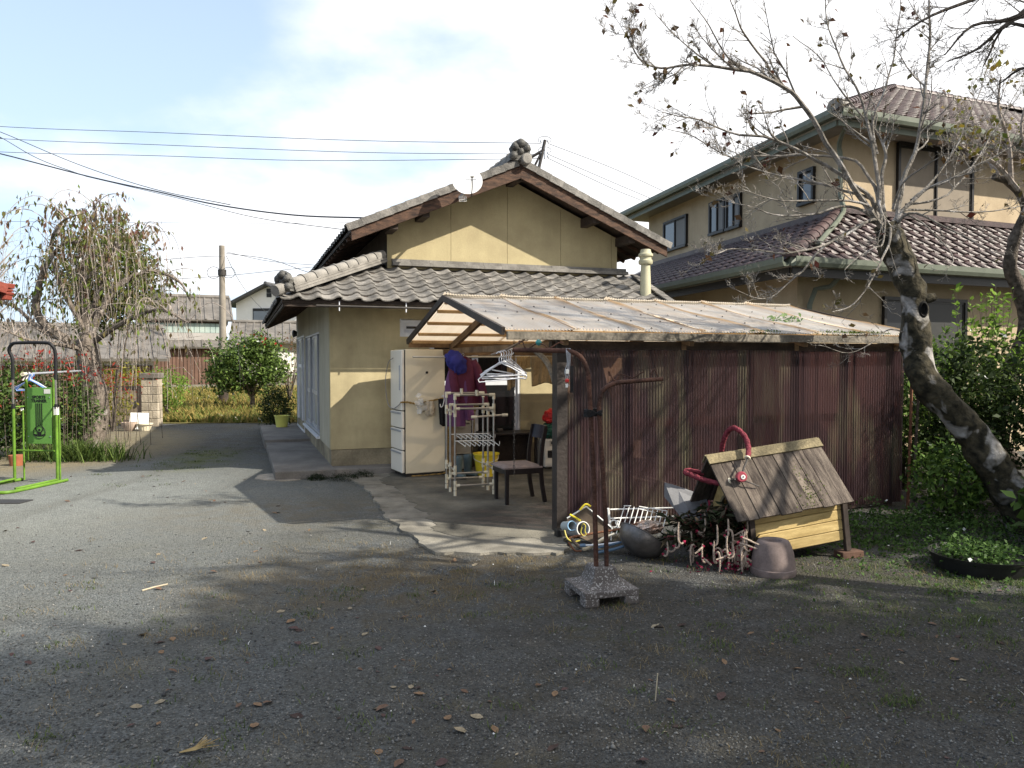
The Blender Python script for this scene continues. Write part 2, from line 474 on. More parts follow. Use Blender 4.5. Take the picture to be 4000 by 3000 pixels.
    # earth verge left of the drive
    ev = mth('MULTIPLY', spot(-8.2, 14.2, 2.4, 4.6, 0.2, 0.35), rng_(med.outputs[0], 0.2, 0.5))
    col = mixc(mth('MULTIPLY', ev, 0.9), col, mixc(fin.outputs[0], (0.12, 0.10, 0.06), (0.29, 0.245, 0.16)))
    # far land turns to grass
    far = spot(-8.0, 6.0, 60.0, 60.0, 0, 0.2)
    inv = mth('SUBTRACT', 1.0, far)
    col = mixc(inv, col, (0.09, 0.11, 0.04))
    l(col, b.inputs['Base Color'])
    b.inputs['Roughness'].default_value = 0.92; b.inputs['Specular IOR Level'].default_value = 0.18
    h = mth('ADD', mth('MULTIPLY', vor.outputs['Distance'], -1.0), mth('MULTIPLY', fin.outputs[0], 0.7))
    bp = n('ShaderNodeBump'); bp.inputs['Strength'].default_value = 0.85; bp.inputs['Distance'].default_value = 0.015
    l(h, bp.inputs['Height']); l(bp.outputs[0], b.inputs['Normal'])
    MATS['gravel_ground'] = m
    return m
ground_material()
mat('field_soil', (0.15, 0.13, 0.045), 0.95, 0.3, 0.8, 0.5, 12, col2=(0.22, 0.19, 0.06), fine=0.3, coords='Object')

# ================================================================== GROUND
g = MB()
# sheet with finer squares near the camera, reaching the horizon
xs = [-900, -300, -100, -40, -20, -12, -8, -4, 0, 4, 8, 12, 20, 40, 100, 300, 900]
ys = [-300, -60, -20, -8, 0, 4, 8, 12, 16, 20, 40, 80, 200, 600, 1500]
vs = [(x, y, 0) for y in ys for x in xs]
fs = [(j * len(xs) + i, j * len(xs) + i + 1, (j + 1) * len(xs) + i + 1, (j + 1) * len(xs) + i) for j in range(len(ys) - 1) for i in range(len(xs) - 1)]
g.add(vs, fs)
struct(g.build('ground', 'gravel_ground'))

# concrete floor under the lean-to with a broken edge
def rough_poly(pts, amp=0.03, step=0.08, seed=1, close=True):
    out = []
    rr = random.Random(seed); n = len(pts)
    for i in range(n):
        a = Vector(pts[i]); b_ = Vector(pts[(i + 1) % n]); k = max(1, int((b_ - a).length / step))
        for j in range(k):
            p = a.lerp(b_, j / k); q = mnoise.noise(Vector((p.x * 3.1 + seed, p.y * 3.1, 0))) * amp * 2 + rr.uniform(-amp, amp) * 0.6
            d = (b_ - a).normalized(); p = p + Vector((-d.y, d.x, 0)) * q
            out.append(p)
    return out
ap = [gp(1345, 1872), gp(1425, 1905), gp(1470, 1960), gp(1512, 2030), gp(1600, 2100), gp(1668, 2152), gp(1700, 2172), gp(2190, 2172)]
ap += [H(1.75, -4.50), H(5.55, -4.50), H(5.55, -0.02), H(0.75, -0.02)]
poly = [(p.x, p.y, 0.0) for p in rough_poly([Vector((p.x, p.y, 0)) for p in ap], 0.035, 0.07, 3)]
s = MB().prism(poly, (0, 0, 0.022)); struct(s.build('concrete_apron', 'concrete'))
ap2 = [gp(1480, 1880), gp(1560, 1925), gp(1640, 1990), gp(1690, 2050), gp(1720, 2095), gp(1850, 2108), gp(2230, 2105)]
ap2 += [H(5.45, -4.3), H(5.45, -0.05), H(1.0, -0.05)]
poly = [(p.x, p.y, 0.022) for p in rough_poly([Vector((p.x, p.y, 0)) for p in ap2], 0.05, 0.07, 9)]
s = MB().prism(poly, (0, 0, 0.004)); struct(s.build('stained_shaded_floor', 'concrete_stain_shade'))  # darker sheet: stains, with the shade under the roof put into the colour

# raised walk along the house
w = MB().box(-0.78, 0.02, -0.42, 3.55, 0, 0.115); o = w.build('concrete_walk', 'walk_concrete', bevel=0.012); o.location = O; o.rotation_euler = (0, 0, TH); struct(o)
w = MB().box(0.021, 1.2, -0.36, 0.0, 0, 0.105); o = w.build('concrete_kerb', 'walk_concrete', bevel=0.01); o.location = O; o.rotation_euler = (0, 0, TH); struct(o)
w = MB().box(-0.80, 0.02, 3.55, 6.9, 0, 0.165); o = w.build('entrance_step', 'walk_concrete', bevel=0.012); o.location = O; o.rotation_euler = (0, 0, TH); struct(o)

# field across the end of the drive
fp = [(-60, 20.5), (-14, 19.8), (-9.6, 19.6), (-5.0, 19.9), (-2, 21), (30, 22), (60, 60), (-60, 60)]
fld = MB().prism([(p.x, p.y, 0.004) for p in rough_poly([Vector((x, y, 0)) for x, y in fp], 0.12, 0.6, 5)], (0, 0, 0.02))
struct(fld.build('field', 'field_soil'))

# ================================================================== ROOF TILES
def tile_mesh(name, w, l, m, deep=0.045, t=0.016, lift=0.024, kind='j'):
    """curved pantile: across = x (0..w), up the slope = y (0..l), bottom edge y=0 lifted over the tile below"""
    if kind == 'j':
        prof = [(0.0, 0.010), (0.10, -0.006), (0.25, -0.016), (0.42, -0.016), (0.58, -0.004), (0.70, 0.016), (0.80, 0.034), (0.89, 0.040), (0.97, 0.032), (1.06, 0.010)]
    elif kind == 's':
        prof = [(0.0, 0.020), (0.08, 0.040), (0.20, 0.052), (0.32, 0.040), (0.42, 0.010), (0.55, -0.010), (0.75, -0.012), (0.92, -0.004), (1.05, 0.012)]
    k = deep / 0.056
    b = MB(); vs = []; n = len(prof)
    for yy, zo in ((0.0, lift), (l, 0.0)):
        for x, z in prof: vs.append((x * w, yy, z * k + zo))
    for x, z in prof: vs.append((x * w, 0.0, z * k + lift - t))
    fs = [(i, i + 1, n + i + 1, n + i) for i in range(n - 1)] + [(2 * n + i, 2 * n + i + 1, i + 1, i) for i in range(n - 1)]
    b.add(vs, fs)
    me = b.mesh(name); me.materials.append(MATS[m])
    me.shade_smooth()
    # keep the front lip crisp
    for p in me.polygons:
        if p.index >= n - 1: p.use_smooth = False
    return me
def frame(o, ax, ay, az):
    return Matrix(((ax.x, ay.x, az.x, o.x), (ax.y, ay.y, az.y, o.y), (ax.z, ay.z, az.z, o.z), (0, 0, 0, 1)))
def slope_frames(p0, across, updir, ncol, nrow, w, expo, keep=None, jit=0.004, seed=1):
    """tile frames over a slope: p0 eave corner, across / updir unit vectors"""
    rr = random.Random(seed); out = []
    ax, ay = Vector(across).normalized(), Vector(updir).normalized(); az = ax.cross(ay).normalized()
    for r in range(nrow):
        for c in range(ncol):
            q = Vector(p0) + ax * (c * w) + ay * (r * expo)
            if keep and not keep(c * w + w / 2, r * expo + expo / 2): continue
            q = q + az * rr.uniform(-jit, jit) + ay * rr.uniform(-jit, jit)
            tw = rr.uniform(-0.012, 0.012)
            a2 = (ax + ay * tw).normalized(); b2 = (ay - ax * tw).normalized()
            out.append(frame(q, a2, b2, az))
    return out
def place_tiles(parent, frames, me, name='roof_tile', limit=300, rest='roof_tiles_beyond', M0=None):
    M0 = M0 or parent.matrix_world.copy()
    def dist(f): return (M0 @ f.translation - cam.location).length
    fr = sorted(frames, key=dist)
    for f in fr[:limit]:
        o = bpy.data.objects.new(name, me); C.objects.link(o); o.parent = parent; o.matrix_basis = f
    if len(fr) > limit:
        join_tiles(parent, fr[limit:], me, rest)
def join_tiles(parent, fr, me, rest):
    V0 = np.array([v.co[:] for v in me.vertices]); F0 = np.array([p.vertices[:] for p in me.polygons])
    V = []; F = []
    for i, f in enumerate(fr):
        a = np.array(f); V.append(V0 @ a[:3, :3].T + a[:3, 3]); F.append(F0 + i * len(V0))
    m2 = mesh_np(rest, np.concatenate(V), np.concatenate(F)); m2.materials.append(me.materials[0])
    o = bpy.data.objects.new(rest, m2); C.objects.link(o); o.parent = parent; o['kind'] = 'stuff'
    return o
def half_round(l, r, n=8, flare=0.0):
    """half-round ridge tile along +y"""
    b = MB(); vs = []
    for yy, rr_ in ((0, r * (1 + flare)), (l * .12, r * (1 + flare)), (l * .121, r), (l, r)):
        for k in range(n + 1):
            a = math.pi * k / n; vs.append((rr_ * math.cos(a), yy, rr_ * math.sin(a)))
    fs = [(j * (n + 1) + k, (j + 1) * (n + 1) + k, (j + 1) * (n + 1) + k + 1, j * (n + 1) + k + 1) for j in range(3) for k in range(n)]
    fs.append(tuple(range(n + 1)))
    return b.add(vs, fs)
def ogre_tile(name, size, parent, M):
    """knobbly ridge-end tile: shield, brow, scrolls and a round end disc"""
    b = MB()
    b.prism([(-.5, 0, 0), (.5, 0, 0), (.42, 0, .35), (.5, 0, .55), (.3, 0, .85), (0, 0, 1.0), (-.3, 0, .85), (-.5, 0, .55), (-.42, 0, .35)], (0, .28, 0))
    for x, z, r in ((-.34, .2, .2), (.34, .2, .2), (-.28, .6, .19), (.28, .6, .19), (0, .78, .22), (0, .42, .16), (-.14, .55, .09), (.14, .55, .09)):
        b.lathe([(0.001, -r * .8), (r * .6, -r * .62), (r * .95, -r * .2), (r, .05), (r * .8, .25)], 10, Matrix.Translation((x, 0, z)) @ Matrix.Rotation(R(-90), 4, 'X'))
    b.v = [tuple(M @ (Vector(p) * size)) for p in b.v]
    return b.build(name, 'kawara_dark', parent, smooth=True)

# ================================================================== MAIN HOUSE
house = thing('bungalow', 'single-storey cream stucco house with grey pantile roof and open gable', 'house', O, TH)
bpy.context.view_layer.update()
HM = Matrix.Translation(O) @ Matrix.Rotation(TH, 4, 'Z')
W, D = 5.0, 6.9                       # lower body width and length
EZ, EV = 2.42, -0.68                  # eave height and overhang
SL = 0.436                            # roof slope
GV, GU0, GU1 = 0.74, 0.95, 4.91       # gable wall plane and ends
RU = 2.95                             # ridge line
LEN = 6.9

p = MB().box(0.008, W - .008, 0.008, D, 0.0, 0.335).build('plinth', 'plinth', house)
# lower wall, built round its openings: front wall sheet pieces + body
fw = MB(); t = 0.14
win = (1.45, 2.86, 0.42, 1.92); vent = (1.02, 1.36, 1.98, 2.2)
def wall_with_holes(b, u0, u1, z0, z1, holes, axis, pos, th):
    """axis 'u': wall runs along u at v=pos..pos+th; 'v': runs along v at u=pos..pos+th"""
    cuts_u = sorted({u0, u1, *[h[0] for h in holes], *[h[1] for h in holes]}); cuts_z = sorted({z0, z1, *[h[2] for h in holes], *[h[3] for h in holes]})
    for i in range(len(cuts_u) - 1):
        run = None
        for j in range(len(cuts_z) - 1):
            cu = (cuts_u[i] + cuts_u[i + 1]) / 2; cz = (cuts_z[j] + cuts_z[j + 1]) / 2
            hole = any(h[0] < cu < h[1] and h[2] < cz < h[3] for h in holes)
            if not hole: run = (run[0], cuts_z[j + 1]) if run else (cuts_z[j], cuts_z[j + 1])
            if hole or j == len(cuts_z) - 2:
                if run:
                    if axis == 'u': b.box(cuts_u[i], cuts_u[i + 1], pos, pos + th, run[0], run[1])
                    else: b.box(pos, pos + th, cuts_u[i], cuts_u[i + 1], run[0], run[1])
                run = None
wall_with_holes(fw, 0, W, 0.34, 2.68, [win, vent], 'u', 0.0, t)
fw.build('front_wall', 'stucco_low', house)
sw = MB()
slid = (1.62, 4.5, 0.40, 2.08); ent = (4.75, 6.75, 0.17, 2.12)
wall_with_holes(sw, t, D, 0.34, 2.68, [slid, (4.75, 6.75, 0.34, 2.12)], 'v', 0.0, t)
sw.box(W - t, W, t, D, 0.34, 2.68); sw.box(t, W - t, D - t, D, 0.34, 2.68)
sw.build('side_wall', 'stucco_side', house)
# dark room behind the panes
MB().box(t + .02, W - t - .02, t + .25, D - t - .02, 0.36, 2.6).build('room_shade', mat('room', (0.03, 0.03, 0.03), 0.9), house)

def sash(parent, name, axis, pos, a0, a1, z0, z1, n, fm, gm, fw_=0.05, dep=0.05, rail=None, stag=0.03, sill=True):
    """sliding window set in an opening: frame, leaves each with stiles, rails and a pane"""
    def bx(b, p0, p1, q0, q1, d0, d1):
        if axis == 'u': b.box(p0, p1, pos + d0, pos + d1, q0, q1)
        else: b.box(pos + d0, pos + d1, p0, p1, q0, q1)
    wn = MB()
    bx(wn, a0 - .02, a1 + .02, z1 - fw_ + .02, z1 + .02, -.02, dep + .05); bx(wn, a0 - .02, a1 + .02, z0 - .02, z0 + fw_ - .02, -.03, dep + .05)
    bx(wn, a0 - .02, a0 + fw_ - .02, z0 + fw_ - .02, z1 - fw_ + .02, -.02, dep + .05); bx(wn, a1 - fw_ + .02, a1 + .02, z0 + fw_ - .02, z1 - fw_ + .02, -.02, dep + .05)
    wo_ = wn.build(name, fm, parent)
    i0, i1 = a0 + fw_ - .02, a1 - fw_ + .02; lw = (i1 - i0) / n; j0, j1 = z0 + fw_ - .02, z1 - fw_ + .02
    for k in range(n):
        d0 = 0.005 if k % 2 else 0.005 + stag
        l0, l1 = i0 + k * lw, i0 + (k + 1) * lw; st = min(0.045, lw * .18)
        b = MB()
        bx(b, l0, l0 + st, j0, j1, d0, d0 + .025); bx(b, l1 - st, l1, j0, j1, d0, d0 + .025)
        bx(b, l0 + st, l1 - st, j0, j0 + st * 1.3, d0, d0 + .025); bx(b, l0 + st, l1 - st, j1 - st, j1, d0, d0 + .025)
        if rail: bx(b, l0 + st, l1 - st, rail - .035, rail + .035, d0 - .002, d0 + .027)
        b.build('sash', fm, wo_)
        b = MB(); bx(b, l0 + st, l1 - st, j0 + st, j1 - st, d0 + .010, d0 + .016); b.build('pane', gm, wo_)
    return wo_
sash(house, 'sliding_window', 'v', 0.03, slid[0], slid[1], slid[2], slid[3], 4, 'alu_grey', 'glass_frost', rail=1.05)
sash(house, 'front_window', 'u', 0.02, win[0], win[1], win[2], win[3], 2, 'alu_white', 'glass_dark', rail=1.27)
sash(house, 'vent_window', 'u', 0.02, vent[0], vent[1], vent[2], vent[3], 1, 'alu_white', 'glass_dark', fw_=0.06)
sash(house, 'entrance_door', 'v', 0.02, ent[0], ent[1], ent[2], ent[3], 2, 'alu_white', 'glass_frost', rail=1.5)
# glass sill strip under the sliding window and the white post by the entrance
MB().box(-.05, 0.0, slid[0] - .05, slid[1] + .05, slid[2] - .055, slid[2] - .02).build('window_sill', 'alu_white', house)
b = MB(); b.lathe([(0.001, 0), (.05, .01), (.075, .05), (.08, .09), (.03, .11)], 14, Matrix.Translation((-.03, 6.2, 2.2)) @ Matrix.Rotation(R(-90), 4, 'Y')); b.build('porch_lamp', 'metal_dark', house, smooth=True)

# gable wall panels with narrow joints
def roof_under(u): return 4.56 - 0.44 * abs(u - RU)
cuts = [GU0, 1.97, 2.917, 3.858, 4.80, GU1]
for a0, a1 in zip(cuts[:-1], cuts[1:]):
    a, c = a0 + .003, a1 - .003
    top = [(a, roof_under(a))] + ([(RU, roof_under(RU))] if a < RU < c else []) + [(c, roof_under(c))]
    poly = [(a, GV, 2.6), (c, GV, 2.6)] + [(uu, GV, zz_) for uu, zz_ in reversed(top)]
    MB().prism(poly, (0, .03, 0)).build('gable_panel', 'stucco', house)
MB().prism([(GU0 + .002, GV + .022, 2.6), (GU1 - .002, GV + .022, 2.6), (GU1 - .002, GV + .022, roof_under(GU1)), (RU, GV + .022, roof_under(RU)), (GU0 + .002, GV + .022, roof_under(GU0))], (0, LEN - GV - .03, 0)).build('upper_body', 'wood_dark', house)

# ---- lower roof: front slope and left slope, boards then tiles
UX = Vector((1, 0, 0)); VY = Vector((0, 1, 0))
upF = Vector((0, 1, SL)).normalized(); upL = Vector((1, 0, SL)).normalized()
def zf(v): return EZ + SL * (v - EV)
RT = 5.17                                        # right verge
dk = MB()
for (lo, hi, nm) in ((-.055, 0.0, 'front'),):
    dk.prism([(EV, EV, zf(EV) + lo), (RT, EV, zf(EV) + lo), (RT, GV, zf(GV) + lo), (GV, GV, zf(GV) + lo)], (0, 0, .055))
    dk.prism([(EV, EV, zf(EV) + lo), (GV + .2, GV + .2, zf(GV + .2) + lo), (GV + .2, LEN, zf(GV + .2) + lo), (EV, LEN, zf(EV) + lo)], (0, 0, .055))
dk.build('eave_deck', 'wood_dark', house)
MB().box(EV + .03, RT - .02, EV + .012, EV + .04, EZ - .10, EZ - .058).build('eave_fascia', 'wood_dark', house)
MB().box(EV + .012, EV + .04, EV + .045, LEN, EZ - .10, EZ - .058).build('eave_fascia', 'wood_dark', house)
for k in range(17):                               # rafter tails under the left eave
    v = 0.15 + k * 0.41
    MB().bar((EV + .05, v, EZ - .075), (0.0, v, zf(0.0) - .075), .045, .06).build('rafter', 'wood_brown', house)
tm = tile_mesh('roof_tile', 0.262, 0.27, 'kawara')
nrow = 7; expo = (Vector((0, GV - EV, SL * (GV - EV))).length - .02) / nrow
frF = slope_frames(Vector((EV - .03, EV - .05, EZ - .012)), UX, upF, 23, nrow, 0.262, expo,
                   keep=lambda a, s: a > s * math.cos(math.atan(SL)) - 0.02 and a < RT - EV + .1, seed=4)
place_tiles(house, frF, tm, M0=HM)
frL = slope_frames(Vector((EV - .05, LEN, EZ - .012)), -VY, upL, 29, nrow, 0.262, expo,
                   keep=lambda a, s: (LEN - EV - a) > s * math.cos(math.atan(SL)) + .05, seed=5)
join_tiles(house, frL, tm, 'left_slope_tiles')
# round eave-end tile at the corner
# hip: stepped courses then half-round tiles, ogre tile at the foot
hip0 = Vector((EV + .10, EV + .10, zf(EV + .10) + .03)); hip1 = Vector((GV + .12, GV - .04, zf(GV) + .07))
hd = (hip1 - hip0)
for k, (wd, dz) in enumerate(((.24, .03), (.20, .065), (.17, .10))):
    MB().bar(hip0 + Vector((0, 0, dz)), hip1 + Vector((0, 0, dz)), wd, .03).build('ridge_course', 'mortar_grey', house)
nh = 9; hl = hd.length / nh
hy = hd.normalized(); hx = hy.cross(Vector((0, 0, 1))).normalized(); hzv = hx.cross(hy)
hr = half_round(hl * 1.08, 0.085, 8, 0.16).mesh('hip_tile', True); hr.materials.append(MATS['mortar_grey'])
for k in range(nh):
    q = hip0 + hy * (hl * k) + Vector((0, 0, .11))
    o = bpy.data.objects.new('hip_tile', hr); C.objects.link(o); o.parent = house; o.matrix_basis = frame(q, hx, hy, hzv)
ogre_tile('hip_end_tile', 0.27, house, Matrix.Translation(hip0 + Vector((-.10, -.10, .02))) @ Matrix.Rotation(R(-45), 4, 'Z'))
b = MB(); b.lathe([(0.001, -.03), (.075, -.03), (.08, 0), (.075, .12)], 14, frame(hip0 + Vector((-.17, -.17, .02)), hx, hzv * -1, hy)); b.build('corner_round_tile', 'mortar_grey', house, smooth=True)
# gable foot: two stepped flashing courses of short tiles
for row, (dv, dz, hh) in enumerate(((-.10, .065, .055), (-.05, .125, .05))):
    for k in range(14):
        u0 = 1.02 + k * 0.295; u1 = min(u0 + .292, 5.06)
        if u0 > 5.0: break
        MB().box(u0, u1, GV + dv - (.03 if row == 0 else 0), GV + .02, zf(GV) + dz - .03, zf(GV) + dz + hh - .032).build('flashing_tile', 'mortar_grey', house)
# right verge tiles
vm = MB(); vm.prism([(0, 0, 0.045), (.13, 0, .045), (.13, 0, -.06), (.115, 0, -.06), (.115, 0, .025), (0, 0, .025)], (0, .26, 0)); vme = vm.mesh('verge_tile'); vme.materials.append(MATS['kawara'])
def verge(parent, p0, up, n, e, flip=False, lift=.02):
    ax = UX if not flip else -UX
    up = Vector(up).normalized(); az = Vector((0, 0, 1)) - up * up.z; az.normalize()
    for k in range(n):
        q = Vector(p0) + up * (k * e) + az * lift
        ay = (up - az * .06).normalized()
        o = bpy.data.objects.new('verge_tile', vme); C.objects.link(o); o.parent = parent; o.matrix_basis = frame(q, ax, ay, az)
verge(house, (RT - .03, EV - .05, EZ - .012), upF, nrow, expo)

# ---- upper gable roof
GO = 0.55; V0 = GV - GO                          # rake plane
UT = 4.70                                        # deck top at ridge
UL, UR = 0.33, 5.57
def zu(u): return UT - 0.44 * abs(u - RU)
ud = MB()
for a, c in ((UL, RU), (RU, UR)):
    ud.prism([(a, V0 + .04, zu(a) - .07), (c, V0 + .04, zu(c) - .07), (c, V0 + .04, zu(c) - .015), (a, V0 + .04, zu(a) - .015)], (0, LEN - V0, 0))
ud.build('roof_deck', 'wood_dark', house)
# barge boards, in two lengths each with a worn lower edge
for sgn, ue in ((-1, UL), (1, UR)):
    poly = [(RU, V0, zu(RU) - .035), (ue, V0, zu(ue) - .035), (ue - sgn * .01, V0, zu(ue) - .20), (RU, V0, zu(RU) - .25)]
    MB().prism(poly, (0, .035, 0)).build('barge_board', 'wood_brown', house, bevel=0.004)
    e1 = ue - sgn * .03
    MB().prism([(RU, V0 + .10, zu(RU) - .075), (e1, V0 + .10, zu(e1) - .075), (e1, V0 + .10, zu(e1) - .13), (RU, V0 + .10, zu(RU) - .13)], (0, .03, 0)).build('barge_strip', 'wood_dark', house)
for u in (1.45, RU, 4.28, 4.93, 0.97):             # purlin ends
    MB().box(u - .06, u + .06, V0 + .06, GV + .02, zu(u) - .27, zu(u) - .13).build('purlin', 'wood_dark', house)
for k in range(14):                               # soffit rafters, right side, seen from below
    v = V0 + .25 + k * .42
    MB().bar((GU1, v, zu(GU1) - .10), (UR - .02, v, zu(UR) - .10), .04, .05).build('rafter', 'wood_brown', house)
    MB().bar((GU0, v, zu(GU0) - .10), (UL + .02, v, zu(UL) - .10), .04, .05).build('rafter', 'wood_brown', house)
upA = Vector((1, 0, .44)).normalized(); upB = Vector((-1, 0, .44)).normalized()
slen = Vector((RU - UL, 0, .44 * (RU - UL))).length
nr2 = 12; ex2 = slen / nr2
fA = slope_frames(Vector((UL - .05, LEN, zu(UL) - .01)), -VY, upA, 25, nr2, 0.262, ex2, seed=8)
fB = slope_frames(Vector((UR + .05, V0 + .12, zu(UR) - .01)), VY, upB, 25, nr2, 0.262, ex2, seed=9)
join_tiles(house, fA + fB, tm, 'main_slope_tiles')
# rake tiles: lip hanging over the barge board
rk = MB(); rk.prism([(0, 0, .055), (0, 0, .085), (.20, 0, .085), (.20, 0, .065), (.022, 0, .065), (.022, 0, -.02), (0, 0, -.02)], (0, ex2 * 1.04, 0)); rkm = rk.mesh('rake_tile'); rkm.materials.append(MATS['kawara'])
for (u_e, up, flip) in ((UL - .05, upA, False), (UR + .05, upB, True)):
    az = (Vector((0, 0, 1)) - up * up.z).normalized()
    ax = VY; ay = up
    for k in range(nr2):
        q = Vector((u_e, V0 - .035, zu(UL) - .045)) + up * (k * ex2)
        ay2 = (up - az * .07).normalized()
        o = bpy.data.objects.new('rake_tile', rkm); C.objects.link(o); o.parent = house
        o.matrix_basis = frame(q, ax, ay2, az if not flip else az)
# main ridge
for k, (wd, dz) in enumerate(((.30, .06), (.26, .10), (.22, .14))):
    MB().box(RU - wd / 2, RU + wd / 2, V0 + .05, LEN, UT + dz - .02, UT + dz + .018).build('ridge_course', 'mortar_grey', house)
hr2 = half_round(0.3, 0.09, 8, 0.14).mesh('ridge_tile', True); hr2.materials.append(MATS['mortar_grey'])
for k in range(22):
    o = bpy.data.objects.new('ridge_tile', hr2); C.objects.link(o); o.parent = house; o.location = (RU, V0 + .12 + k * .295, UT + .155)
ogre_tile('ridge_end_tile', 0.34, house, Matrix.Translation((RU - .02, V0 - .06, UT + .01)))
b = MB(); b.lathe([(0.001, -.03), (.07, -.03), (.085, -.015), (.085, .10)], 16, Matrix.Translation((RU + .06, V0 - .10, UT + .03)) @ Matrix.Rotation(R(-90), 4, 'X')); b.build('round_end_tile', 'mortar_grey', house, smooth=True)
# gutter rod with hooks under the front eave
MB().tube([(-.25, EV - .02, EZ - .085), (RT - .1, EV - .02, EZ - .10)], .016, 8).build('gutter', 'metal_dark', house)
for u in (.05, .95, 1.85):
    MB().bar((u, EV - .02, EZ - .02), (u, EV - .02, EZ - .15), .012, .012).build('gutter_hook', 'alu_white', house)
# flue pipe at the right
FM = Matrix.Translation((4.98, -.12, 0))
MB().lathe([(.095, 2.40), (.085, 2.9), (.075, 3.12), (.075, 3.16)], 18, FM).build('flue_pipe', 'flue', house, smooth=True)
MB().lathe([(.10, 3.16), (.115, 3.18), (.115, 3.22), (.095, 3.24), (.095, 3.27), (.12, 3.29), (.12, 3.32), (.09, 3.35), (.08, 3.40), (.001, 3.41)], 18, FM).build('flue_cap', 'flue', house, smooth=True)

# ================================================================== LEAN-TO OF CORRUGATED SHEET
mat('timber_old', (0.16, 0.10, 0.055), 0.8, 0.3, 3, 0.3, 40, col2=(0.28, 0.18, 0.10), fine=0.15)
mat('timber_batten', (0.55, 0.34, 0.16), 0.75, 0.25, 3, 0.3, 40, col2=(0.64, 0.43, 0.22), fine=0.12)
mat('eave_board', (0.13, 0.115, 0.09), 0.8, 0.35, 2.5, 0.4, 40, col2=(0.24, 0.21, 0.17), fine=0.2)
mat('steel_brown', (0.038, 0.031, 0.028), 0.55, 0.3, 6, 0.2, 30, metal=0.15, fine=.2)
mat('moss', (0.06, 0.09, 0.015), 0.95, 0.4, 20, 0.8, 60, col2=(0.13, 0.17, 0.03), fine=0.3)
def corr_material(name, col, stain, trans, clear, rough, streak, seam_w=0.0, tr_col=None, algae=None):
    m, nt, b = _new(name); n = nt.nodes.new; l = nt.links.new
    tcn = n('ShaderNodeTexCoord'); mp = n('ShaderNodeMapping'); mp.inputs['Scale'].default_value = streak
    l(tcn.outputs['Object'], mp.inputs['Vector'])
    oi = n('ShaderNodeObjectInfo'); ad_ = n('ShaderNodeVectorMath'); ad_.operation = 'ADD'
    sc_ = n('ShaderNodeVectorMath'); sc_.operation = 'SCALE'; sc_.inputs['Scale'].default_value = 37.0
    l(oi.outputs['Random'], sc_.inputs[0]); l(mp.outputs[0], ad_.inputs[0]); l(sc_.outputs[0], ad_.inputs[1])
    no = n('ShaderNodeTexNoise'); no.inputs['Scale'].default_value = 2.2; no.inputs['Detail'].default_value = 7; no.inputs['Roughness'].default_value = 0.65
    l(ad_.outputs[0], no.inputs['Vector'])
    mr_ = n('ShaderNodeMapRange'); mr_.inputs['From Min'].default_value = .40; mr_.inputs['From Max'].default_value = .72; l(no.outputs[0], mr_.inputs['Value'])
    mixn = n('ShaderNodeMixRGB'); l(mr_.outputs[0], mixn.inputs[0]); mixn.inputs[1].default_value = (*col, 1); mixn.inputs[2].default_value = (*stain, 1)
    out = mixn.outputs[0]
    if algae:
        n2_ = n('ShaderNodeTexNoise'); n2_.inputs['Scale'].default_value = 1.1; n2_.inputs['Detail'].default_value = 5
        l(ad_.outputs[0], n2_.inputs['Vector'])
        m2 = n('ShaderNodeMapRange'); m2.inputs['From Min'].default_value = .50; m2.inputs['From Max'].default_value = .70; m2.inputs['To Max'].default_value = .8; l(n2_.outputs[0], m2.inputs['Value'])
        mx2 = n('ShaderNodeMixRGB'); l(m2.outputs[0], mx2.inputs[0]); l(out, mx2.inputs[1]); mx2.inputs[2].default_value = (*algae, 1); out = mx2.outputs[0]
    if seam_w:
        at = n('ShaderNodeAttribute'); at.attribute_name = 'rnd'        # distance band beside the overlapping edge
        m3 = n('ShaderNodeMath'); m3.operation = 'MULTIPLY'; l(at.outputs['Fac'], m3.inputs[0])
        m4 = n('ShaderNodeMapRange'); m4.inputs['From Min'].default_value = .3; m4.inputs['From Max'].default_value = .55; m4.inputs['To Min'].default_value = 0.45; l(no.outputs[0], m4.inputs['Value'])
        l(m4.outputs[0], m3.inputs[1])
        mx3 = n('ShaderNodeMixRGB'); l(m3.outputs[0], mx3.inputs[0]); l(out, mx3.inputs[1]); mx3.inputs[2].default_value = (0.46, 0.24, 0.045, 1); out = mx3.outputs[0]
    l(out, b.inputs['Base Color']); b.inputs['Roughness'].default_value = rough; b.inputs['Specular IOR Level'].default_value = 0.4
    tl = n('ShaderNodeBsdfTranslucent')
    if tr_col: tl.inputs['Color'].default_value = (*tr_col, 1)
    else: l(out, tl.inputs['Color'])
    tp = n('ShaderNodeBsdfTransparent'); tp.inputs['Color'].default_value = (*(tr_col or (0.8, 0.78, 0.72)), 1)
    a = n('ShaderNodeMixShader'); a.inputs[0].default_value = trans; l(b.outputs[0], a.inputs[1]); l(tl.outputs[0], a.inputs[2])
    c = n('ShaderNodeMixShader'); c.inputs[0].default_value = clear; l(a.outputs[0], c.inputs[1]); l(tp.outputs[0], c.inputs[2])
    l(c.outputs[0], nt.nodes['Material Output'].inputs['Surface'])
    MATS[name] = m
    return m
corr_material('corr_roof', (0.62, 0.63, 0.63), (0.45, 0.42, 0.38), 0.42, 0.08, 0.5, (3, .5, 1), seam_w=1, tr_col=(0.85, 0.74, 0.60))
corr_material('corr_wall', (0.046, 0.028, 0.032), (0.022, 0.0135, 0.0155), 0.30, 0.32, 0.45, (5, 1, .35), tr_col=(0.44, 0.30, 0.315), algae=(0.19, 0.175, 0.11))

